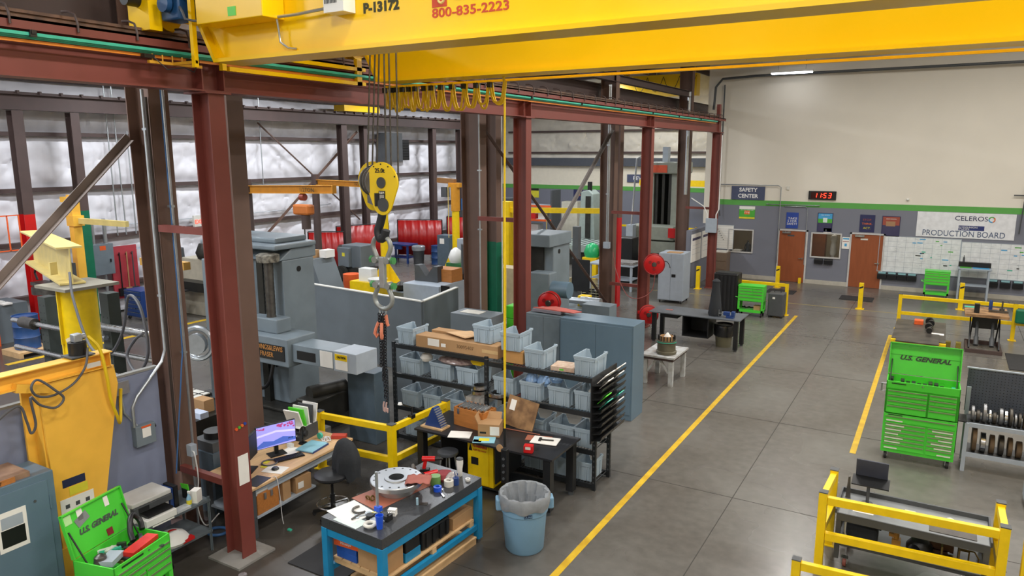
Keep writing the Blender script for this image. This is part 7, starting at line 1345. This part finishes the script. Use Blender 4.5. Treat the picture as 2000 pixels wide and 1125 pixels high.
# welding curtains
def curtain(lbl, p, q, z0, z1):
    t = thing('welding_curtain', lbl, 'curtain', (0, 0, 0), 0, 'red welding curtains'); n = 40; vs = []; fs = []; p = Vector((*p, 0)); q = Vector((*q, 0)); d = (q-p); o = Vector((-d.y, d.x, 0)).normalized()
    for j, z in enumerate((z0+.25, z1-.03)):
        for i in range(n+1): k = i/n; r = p+d*k+o*(.012*math.sin(k*34)+.008*math.sin(k*71)); vs.append((r.x, r.y, z))
    for i in range(n): fs.append((i, i+1, n+2+i, n+1+i))
    c = build('sheet', MB().add(vs, fs, None, True), m_curtain, t); sm = c.modifiers.new('s', 'SOLIDIFY'); sm.thickness = .006
    for e in (p, q): build('frame_post', MB().cyl((e.x, e.y, z0), (e.x, e.y, z1), .025), m_blackp, t)
    build('frame_rail', MB().cyl((p.x, p.y, z1), (q.x, q.y, z1), .02), m_blackp, t)
curtain('nearest glossy red welding curtain left of the grey wheeled machine', (-24.6+1.2, 22.6), (-22.1, 23.4), 0, 1.95); curtain('darker red welding curtain behind the nearest glossy one', (-23.3, 24.2), (-22.3, 26.6), 0, 2.05); curtain('wide red welding curtain behind the blue bench', (-23.4, 28.6), (-21.4, 29.6), 0, 2.0); curtain('right red welding curtain behind the orange-topped jib column', (-21.6, 30.3), (-19.4, 31.2), 0, 2.1)
t = thing('weld_bench', 'dark blue welding bench in front of the wide red curtain', 'bench', (-22.5, 28.0, 0)); build('bench_top', B(-.9, .5, -.4, .4, .85, .92), m_navy, t); build('drawer', B(-.3, .1, -.42, -.3, .68, .84), m_navy, t); build('under_shelf', B(-.85, .45, -.35, .35, .25, .28), m_navy, t)
for x in (-.84, .44):
    for y in (-.34, .34): build('leg', B(x-.04, x+.04, y-.04, y+.04, 0, .85), m_navy, t)
t = thing('trash_bin', 'round grey trash bin with a clear liner between blue bench and blue drum', 'bin', (-21.62, 27.95, 0)); build('body', MB().lathe([(.24, 0), (.29, .8), (.31, .82)], n=24), m_dkgrey, t); build('liner', MB().lathe([(.315, .66), (.325, .84), (.28, .88), (.15, .8), (0, .75)], n=18), m_bag, t)
t = thing('welding_positioner', 'grey boxy machine on large round wheels behind the shackles', 'welding machine', (-21.1, 23.1, 0)); build('cabinet', B(-.5, .55, -.4, .5, .55, 1.5), m_encl, t, bev=.03); build('panel_box', B(-.55, .05, -.6, -.4, .6, 1.4), m_encl, t, bev=.02); build('label', B(-.3, -.15, -.605, -.6, 1.05, 1.2), m_py, t)
for x in (-.3, .55): build('wheel', MB().cyl((x, -.75, .33), (x, -.6, .33), .33, n=24).cyl((x, -.78, .33), (x, -.75, .33), .2, n=20), m_mdark, t)
build('undercarriage', B(-.5, .7, -.55, .5, .1, .55), m_mdark, t); build('chuck', MB().cyl((-.75, -.2, 1.25), (-.5, -.2, 1.25), .22), m_dsteel, t)
t = thing('blue_crate', 'blue lidded crate with a white label on a shelf by the far jib', 'crate', (-21.2, 32.3, 0)); build('stand', B(-.7, .7, -.4, .4, 0, 2.3), m_dkgrey, t); build('crate', B(-.6, .5, -.4, .3, 2.3, 2.9), mat('crate_blue', '1f6db0', .5), t); build('label', B(.0, .25, -.41, -.4, 2.5, 2.75), m_paper, t); solo('carton', B(-.3, .3, -.2, .2, 0, .45), m_card, 'brown carton on top of the blue lidded crate', 'carton', (-21.4, 32.3, 2.901))
solo('dark_cabinet', B(-19.8, -18.9, 32, 32.8, 0, 3.0), m_dkgrey, 'tall dark grey cabinet left of the green-based brown column', 'cabinet', bev=.02)
t = thing('grey_cabinet', 'teal grey control cabinet right of the blue drum', 'cabinet', (-19.9, 27.9, 0)); build('body', B(-.35, .35, -.3, .3, 0, 1.5), m_ctrl, t, bev=.01); build('paper', B(-.2, .05, -.303, -.3, 1.1, 1.35), m_paper, t); solo('tall_grey_box', B(-.18, .18, -.2, .2, 0, 1.6), m_ltgrey, 'narrow light grey upright box beside the far yellow jib column', 'cabinet', (-17.9, 26.3, 0))
# near side of the left bay, behind the enclosure wall
t = thing('lathe', 'grey lathe with a V-block on its bed just behind the enclosure wall', 'lathe', (-14.0, 18.6, 0)); build('headstock', B(-.5, .9, -.7, .7, 0, 1.25), m_ltgrey, t, bev=.02); build('v_block', MB().prism([(-.45, 1.25), (.45, 1.25), (.45, 1.75), (.28, 1.75), (0, 1.4), (-.28, 1.75), (-.45, 1.75)], -.15, .15, 'y'), m_dkgrey, t); build('chuck', MB().lathe([(.1, 0), (.2, .05), (.2, .2), (.05, .3)], (-.9, -.3, .9), 14), m_mdark, t); build('bed', B(-1.6, -.5, -.6, .4, 0, .9), m_encl, t); build('control_screen', B(1.0, 1.3, -.75, -.7, 1.05, 1.3), m_blackp, t)
t = thing('saw_column', 'dark grey upright slide of a machine behind the enclosure wall', 'machine', (-13.3, 20.05, 0)); build('slide', B(-.25, .25, -.3, .3, 0, 2.35), mat('slate_machine', '565b5e', .45), t, bev=.03); build('screw', MB().cyl((-.1, -.32, .8), (-.1, -.32, 2.3), .04), m_mdark, t); build('dial', MB().cyl((-.3, -.35, 1.2), (-.1, -.35, 1.2), .18), m_dsteel, t)
t = thing('green_cabinet', 'dark green steel cabinet with papers behind the enclosure wall', 'cabinet', (-14.4, 21.9, 0)); build('body', B(-1.0, 1.0, -.4, .4, 0, 1.35), mat('bottle_green', '2d6b3c', .5), t, bev=.01); solo('white_box', B(-.25, .25, -.2, .2, 0, .35), m_paper, 'white carton on the dark green cabinet', 'carton', (-14.2, 21.9, 1.351)); solo('white_bag', MB().lathe([(.2, 0), (.28, .2), (.18, .45), (.05, .55)], n=12), m_white, 'white plastic bag on the dark green cabinet', 'bag', (-15.1, 21.7, 1.351))
solo('tan_cabinet', B(-12.9, -11.6, 20.7, 21.3, 0, 1.5), mat('tan_khaki', 'b5a682', .6), 'tan cabinet left of the brown column with the green neighbour', 'cabinet', bev=.01); solo('wooden_crate', B(-.4, .4, -.3, .3, 0, .4), m_orwood, 'orange brown wooden crate on the lathe behind the V-block', 'crate', (-13.55, 18.95, 1.251))
t = thing('yellow_stand', 'low yellow stand with a white box behind the enclosure wall', 'stand', (-15.2, 17.2, 0)); build('stand', B(-.6, .6, -.3, .3, 0, 1.35), m_yellow, t); solo('white_box', B(-.25, .25, -.15, .15, 0, .4), m_white, 'white box on the low yellow stand behind the lower shackle', 'box', (-15.3, 17.2, 1.351)); solo('basin', MB().lathe([(.25, 0), (.3, .15), (.28, .15), (.2, .03)], n=18), m_white, 'white basin at the right end of the enclosure wall top', 'basin', (-14.75, 17.0, 1.351))
t = thing('tool_cabinet', 'grey sloped-front tool cabinet behind the mill column', 'cabinet', (-17.6, 17.4, 0)); build('body', MB().prism([(-.5, 0), (.6, 0), (.6, .9), (.2, 1.9), (-.5, 1.9)], -.5, .5, 'y'), m_encl, t); build('vents', B(-.3, .15, -.51, -.5, 1.55, 1.6).box(-.3, .15, -.51, -.5, 1.65, 1.7), m_galv, t); solo('carton', B(-.2, .2, -.2, .2, 0, .25), m_card, 'orange brown carton on the sloped tool cabinet', 'carton', (-17.8, 17.3, 1.901)); solo('paper_heap', B(-.15, .15, -.2, .2, 0, .25), m_paper, 'white papers on the sloped tool cabinet', 'papers', (-17.4, 17.6, 1.901))
solo('orange_drum', MB().lathe([(.3, 0), (.3, .5), (.31, .52), (.31, .9), (0, .9)], n=20), m_orange, 'orange and black drum beside the sloped tool cabinet', 'drum', (-18.6, 20.0, 0))
# ================================================================ machines behind the bin racks and in the far bay
t = thing('planer_mill', 'grey planer machine behind the second red column with an open slide', 'milling machine', (0, 0, 0)); c = MB().box(-8.85, -8.05, 15.7, 16.6, 0, 3.15); build('column', c, m_machine, t, bev=.02); build('top_cap', B(-8.86, -8.0, 15.4, 16.6, 3.05, 3.35), m_machine, t, bev=.02); build('slide', B(-8.8, -8.3, 15.65, 15.7, 1.4, 3.05), m_mdark, t); build('porthole', MB().cyl((-8.05, 16.0, 2.9), (-8.045, 16.0, 2.9), .06), m_blackp, t); build('motor', MB().cyl((-7.95, 15.5, 2.05), (-7.5, 15.5, 2.05), .2, n=22), m_bluegrey, t, bev=.03); build('gearbox', B(-8.5, -7.95, 15.3, 15.7, 1.3, 2.45), m_machine, t, bev=.03); build('base', B(-8.87, -7.4, 15.2, 16.8, 0, .95), m_mdark, t, bev=.02)
t = thing('milling_bed', 'long machine bed with a bright spindle behind the wide blue-grey cabinet', 'machine bed', (0, 0, 0)); build('bed', B(-9.4, -7.9, 18.3, 19.3, 0, .95), m_machine, t, bev=.02); build('spindle', MB().cyl((-9.3, 18.5, 1.15), (-8.2, 18.5, 1.15), .09).cyl((-8.6, 18.5, 1.15), (-8.0, 18.5, 1.15), .14), m_galv, t); build('yellow_block', B(-8.8, -8.5, 18.7, 19, .95, 1.25), m_yellow, t); build('side_box', B(-8.2, -7.4, 17.7, 18.2, 0, 1.25), m_machine, t)
t = thing('pegboard_stand', 'black perforated board on a grey post beside the planer machine', 'stand', (-9.6, 20.6, 0)); build('board', B(-.3, .3, -.02, .02, 1.0, 2.0), m_black, t); build('post', B(-.35, -.15, .1, .3, 0, 3.0), mat('slate_machine', '565b5e', .45), t); build('foot', B(-.4, .4, -.3, .3, 0, .05), m_black, t); build('leg', B(.2, .26, -.03, .03, .05, 1.0), m_black, t)
c = MB()
for k in range(9): c.box(-11.0+k*.18, -10.99+k*.18, 22.1, 22.12, .3, 1.0).box(-11.0, -9.55, 22.1, 22.12, .3+k*.085, .31+k*.085)
c.box(-11, -9.55, 22.1, 22.9, .2, .3).box(-11, -10.95, 22.1, 22.9, 0, 1.0).box(-9.6, -9.55, 22.1, 22.9, 0, 1.0); solo('mesh_basket', c, mat('cream_wire', 'a8a383', .5), 'cream wire mesh basket full of black hoses beyond the X brace', 'basket'); solo('hose_pile', MB().tube([(-10.7+.1*(k % 10), 22.5+.2*math.sin(k*1.7), .42+.05*(k // 5)) for k in range(30)], .05, 6), m_blackp, 'heap of black hoses inside the cream mesh basket', 'hose')
t = thing('waste_bin', 'yellow waste bin with a green bag on top beyond the X brace', 'bin', (-12.7, 28.4, 0)); build('body', B(-.35, .3, -.3, .3, 0, .9), m_yellow, t, bev=.01); build('green_bag', MB().lathe([(.3, .9), (.36, 1.1), (.25, 1.4), (.05, 1.5), (0, 1.5)], (-.02, 0, 0), 9), mat('emerald_bag', '2eb872', .3), t)
fence('guard_rail', 'yellow guard rail right of the yellow waste bin', ((-12.28, 28.3, 1.5), (-12.25, 29.6, 1.5)), (((-12.28, 28.35, 1.4), (-12.25, 29.55, 1.4)), ((-12.28, 28.35, .7), (-12.25, 29.55, .7))))
fence('guard_rail', 'yellow guard rail around the far planer bed, left of the grey post', ((-15.3, 27.0, 1.6), (-14.5, 27.0, 1.7)), (((-15.25, 27, 1.5), (-14.55, 27, 1.5)), ((-15.25, 27, .8), (-14.55, 27, .8))))
fence('guard_rail', 'long yellow guard rail before the far grey wall', ((-16, 37, 1.5), (-13.4, 37, 1.5), (-10.8, 37, 1.5)), (((-15.95, 37, 1.4), (-13.45, 37, 1.4)), ((-13.35, 37, 1.4), (-10.85, 37, 1.4)), ((-13.35, 37, .7), (-10.85, 37, .7))))
t = thing('jib_crane', 'yellow jib column with a long yellow arm behind the second red column', 'jib crane', (-15.5, 26, 0)); build('column', B(-.2, .2, -.2, .2, 0, 3.3), m_yellow, t); build('arm', MB().bar((0, 0, 2.95), (4.6, 0, 3.08), .15, .2), m_yellow, t); build('trolley', B(1.0, 1.4, -.12, .12, 2.65, 2.86), m_redp, t); build('chain', MB().cyl((1.85, 0, .9), (1.85, 0, 2.9), .02), m_oldyel, t)
t = thing('floor_mill', 'far grey floor milling machine with an upright column and slotted table', 'milling machine', (0, 0, 0)); build('column', MB().prism([(-16.05, .6), (-15.1, .6), (-15.25, 3.2), (-15.5, 3.4), (-15.9, 3.3)], 34, 34.9, 'y'), mat('sage_grey_machine', '9ba8a2', .5), t, bev=.03); build('slide', B(-15.6, -15.35, 33.9, 34.0, 1.0, 3.1), m_mdark, t); build('work_table', B(-16.6, -13.9, 31.2, 33.8, .65, .95), mat('sage_grey_machine', '9ba8a2', .5), t); build('base', B(-16.4, -13.4, 31.4, 35, 0, .6), m_mdark, t); g = MB()
for k in range(9): g.box(-16.5+k*.31, -16.42+k*.31, 31.2, 33.8, .951, .958)
build('t_slots', g, m_mdark, t); build('motor', MB().cyl((-15.55, 34.3, 3.35), (-15.55, 34.3, 3.8), .12), m_blackp, t)
t = thing('bridge_mill', 'tall sage grey column mill with an orange name plate near the hall corner', 'milling machine', (-.38, 1.9, 0)); m_sg = mat('olive_grey_machine', '8f9488', .5); build('column', MB().box(-10.9, -10.7, 29.3, 30.4, 0, 4.7).box(-9.9, -9.5, 29.3, 30.4, 0, 4.7).box(-10.9, -9.5, 30.0, 30.5, 0, 4.7), m_sg, t); build('top_cap', B(-11.05, -9.35, 29.1, 30.5, 4.35, 4.85), m_sg, t, bev=.05); build('name_plate', B(-11.0, -10.05, 29.08, 29.1, 4.4, 4.72), mat('orange_red_plate', 'd9532c', .5), t)
for x in (-10.6, -10.3, -10.0): build('guide_way', B(x-.06, x+.06, 29.4, 30.0, .8, 4.35), (m_dsteel, m_ltgrey, m_mdark)[int(x*10) % 3], t)
build('saddle', B(-11.4, -9.4, 28.3, 29.3, 1.55, 2.15), m_sg, t, bev=.04); build('cross_rail', B(-11.2, -9.0, 28.2, 28.6, 1.0, 1.5), m_sg, t); build('pendant_box', B(-11.35, -11.05, 27.8, 28.2, 1.1, 2.2), m_ltgrey, t); build('pendant_arm', MB().tube([(-11.2, 28, 2.2), (-11.1, 28.2, 5.0), (-10.8, 28.6, 5.2)], .04), m_galv, t); build('stub_motor', B(-10.45, -10.2, 29.6, 29.9, 4.85, 5.5), m_ltgrey, t); build('base', B(-11.6, -9.2, 27.9, 30.6, 0, .9), m_mdark, t); build('red_cover', B(-9.6, -9.3, 28.15, 28.3, 1.7, 2.1), m_redp, t)
t = thing('parts_bench', 'light grey bench with boards on top in front of the tall sage mill', 'bench', (-10.9, 26.6, 0)); build('bench_top', B(-1.0, .9, -.45, .6, .95, 1.0), m_ltgrey, t); build('shelf', B(-.9, .8, -.4, .4, .4, .43), m_ltgrey, t)
for x in (-.9, .8):
    for y in (-.38, .5): build('leg', B(x-.04, x+.04, y-.04, y+.04, 0, .95), m_ltgrey, t)
solo('laptop', MB().box(-.2, .15, -.15, .15, 0, .02).bar((-.02, .15, .02), (-.02, .25, .27), .35, .015), m_blackp, 'black laptop open on the light grey bench', 'laptop', (-11.3, 26.5, 1.001)); solo('board_stack', B(-.45, .45, -.4, .4, 0, .1), mat('speckled_board', '8d8a86', .6, hx2='5f5c5a', scale=12), 'stack of grey boards on the light grey bench', 'boards', (-10.5, 26.65, 1.001))
solo('black_crate', B(-.4, .4, -.35, .35, 0, 1.85), m_blackp, 'big black crate between the red-based brown column and the hose reel column', 'crate', (-11.15, 28.3, 0), bev=.03)
t = thing('pallet_rack', 'orange beamed pallet rack with boxes by the far wall', 'rack', (0, 0, 0))
for x in (-20.0, -17.9): build('post', B(x-.05, x+.05, 34.6, 35.6, 0, 3.3), m_dkgrey, t)
for z in (1.0, 1.75, 2.5): build('beam', B(-20, -17.9, 34.55, 34.65, z-.1, z), m_orange, t); build('deck', B(-20, -17.9, 34.65, 35.6, z-.03, z), m_ltgrey, t)
for i, (x, z, cl, l_) in enumerate(((-19.4, 1.75, m_card, 'left'), (-18.7, 1.75, m_label, 'right'), (-19.1, 1.0, m_white, 'lower'))): solo('rack_box', B(-.3, .3, -.3, .3, 0, .45), cl, l_+' box on the orange beamed pallet rack', 'box', (x, 35.1, z))
solo('white_cabinet', B(-18.9, -17.9, 37.8, 38.5, 0, 2.5), mat('cream_cabinet', 'd6d2c0', .5), 'tall cream electrical cabinet by the far wall behind the X brace', 'cabinet', bev=.02)
t, w_, h = sign('wall_sign', 'dark REVERSE sign on the far wall, partly hidden by a red column', -15.4, -13.4, 3.62, 4.05, m_sgn, 'sign', 38.96); text('REVERSE', .3, (-.1, -.022, 0), '-y', m_lett, t)
poster('yellow caution sign on the far wall beside the second red column', -21.6, -21.0, 2.6, 3.15, m_py, ((-1, 1, .5, 1, m_blackp),), nm='wall_sign', cat='sign', y=38.97); poster('navy poster on the far wall above the far mill', -18.7, -18.1, 2.55, 3.15, m_pn, ((-.7, .5, -.2, .0, m_po),), y=38.97); poster('white notices on the far wall right of the far mill column', -16.6, -15.7, 1.6, 2.3, m_paper, ((-.8, -.1, -.8, .8, m_label), (.2, .8, -.2, .8, m_label)), nm='notice', cat='notice', y=38.97); solo('red_bin', B(-16.9, -16.4, 38.6, 38.96, 1.0, 1.3), m_redp, 'little red bin on the far wall below the notices', 'bin')
solo('wall_beam', B(-13.9, -9.3, 36.9, 37.1, 3.55, 3.85), m_yellow, 'distant yellow beam in front of the far wall near the sign', 'beam'); solo('beam_post', B(-9.6, -9.3, 36.9, 37.2, 0, 3.55), m_yellow, 'distant yellow column holding the far yellow beam, right end', 'column')
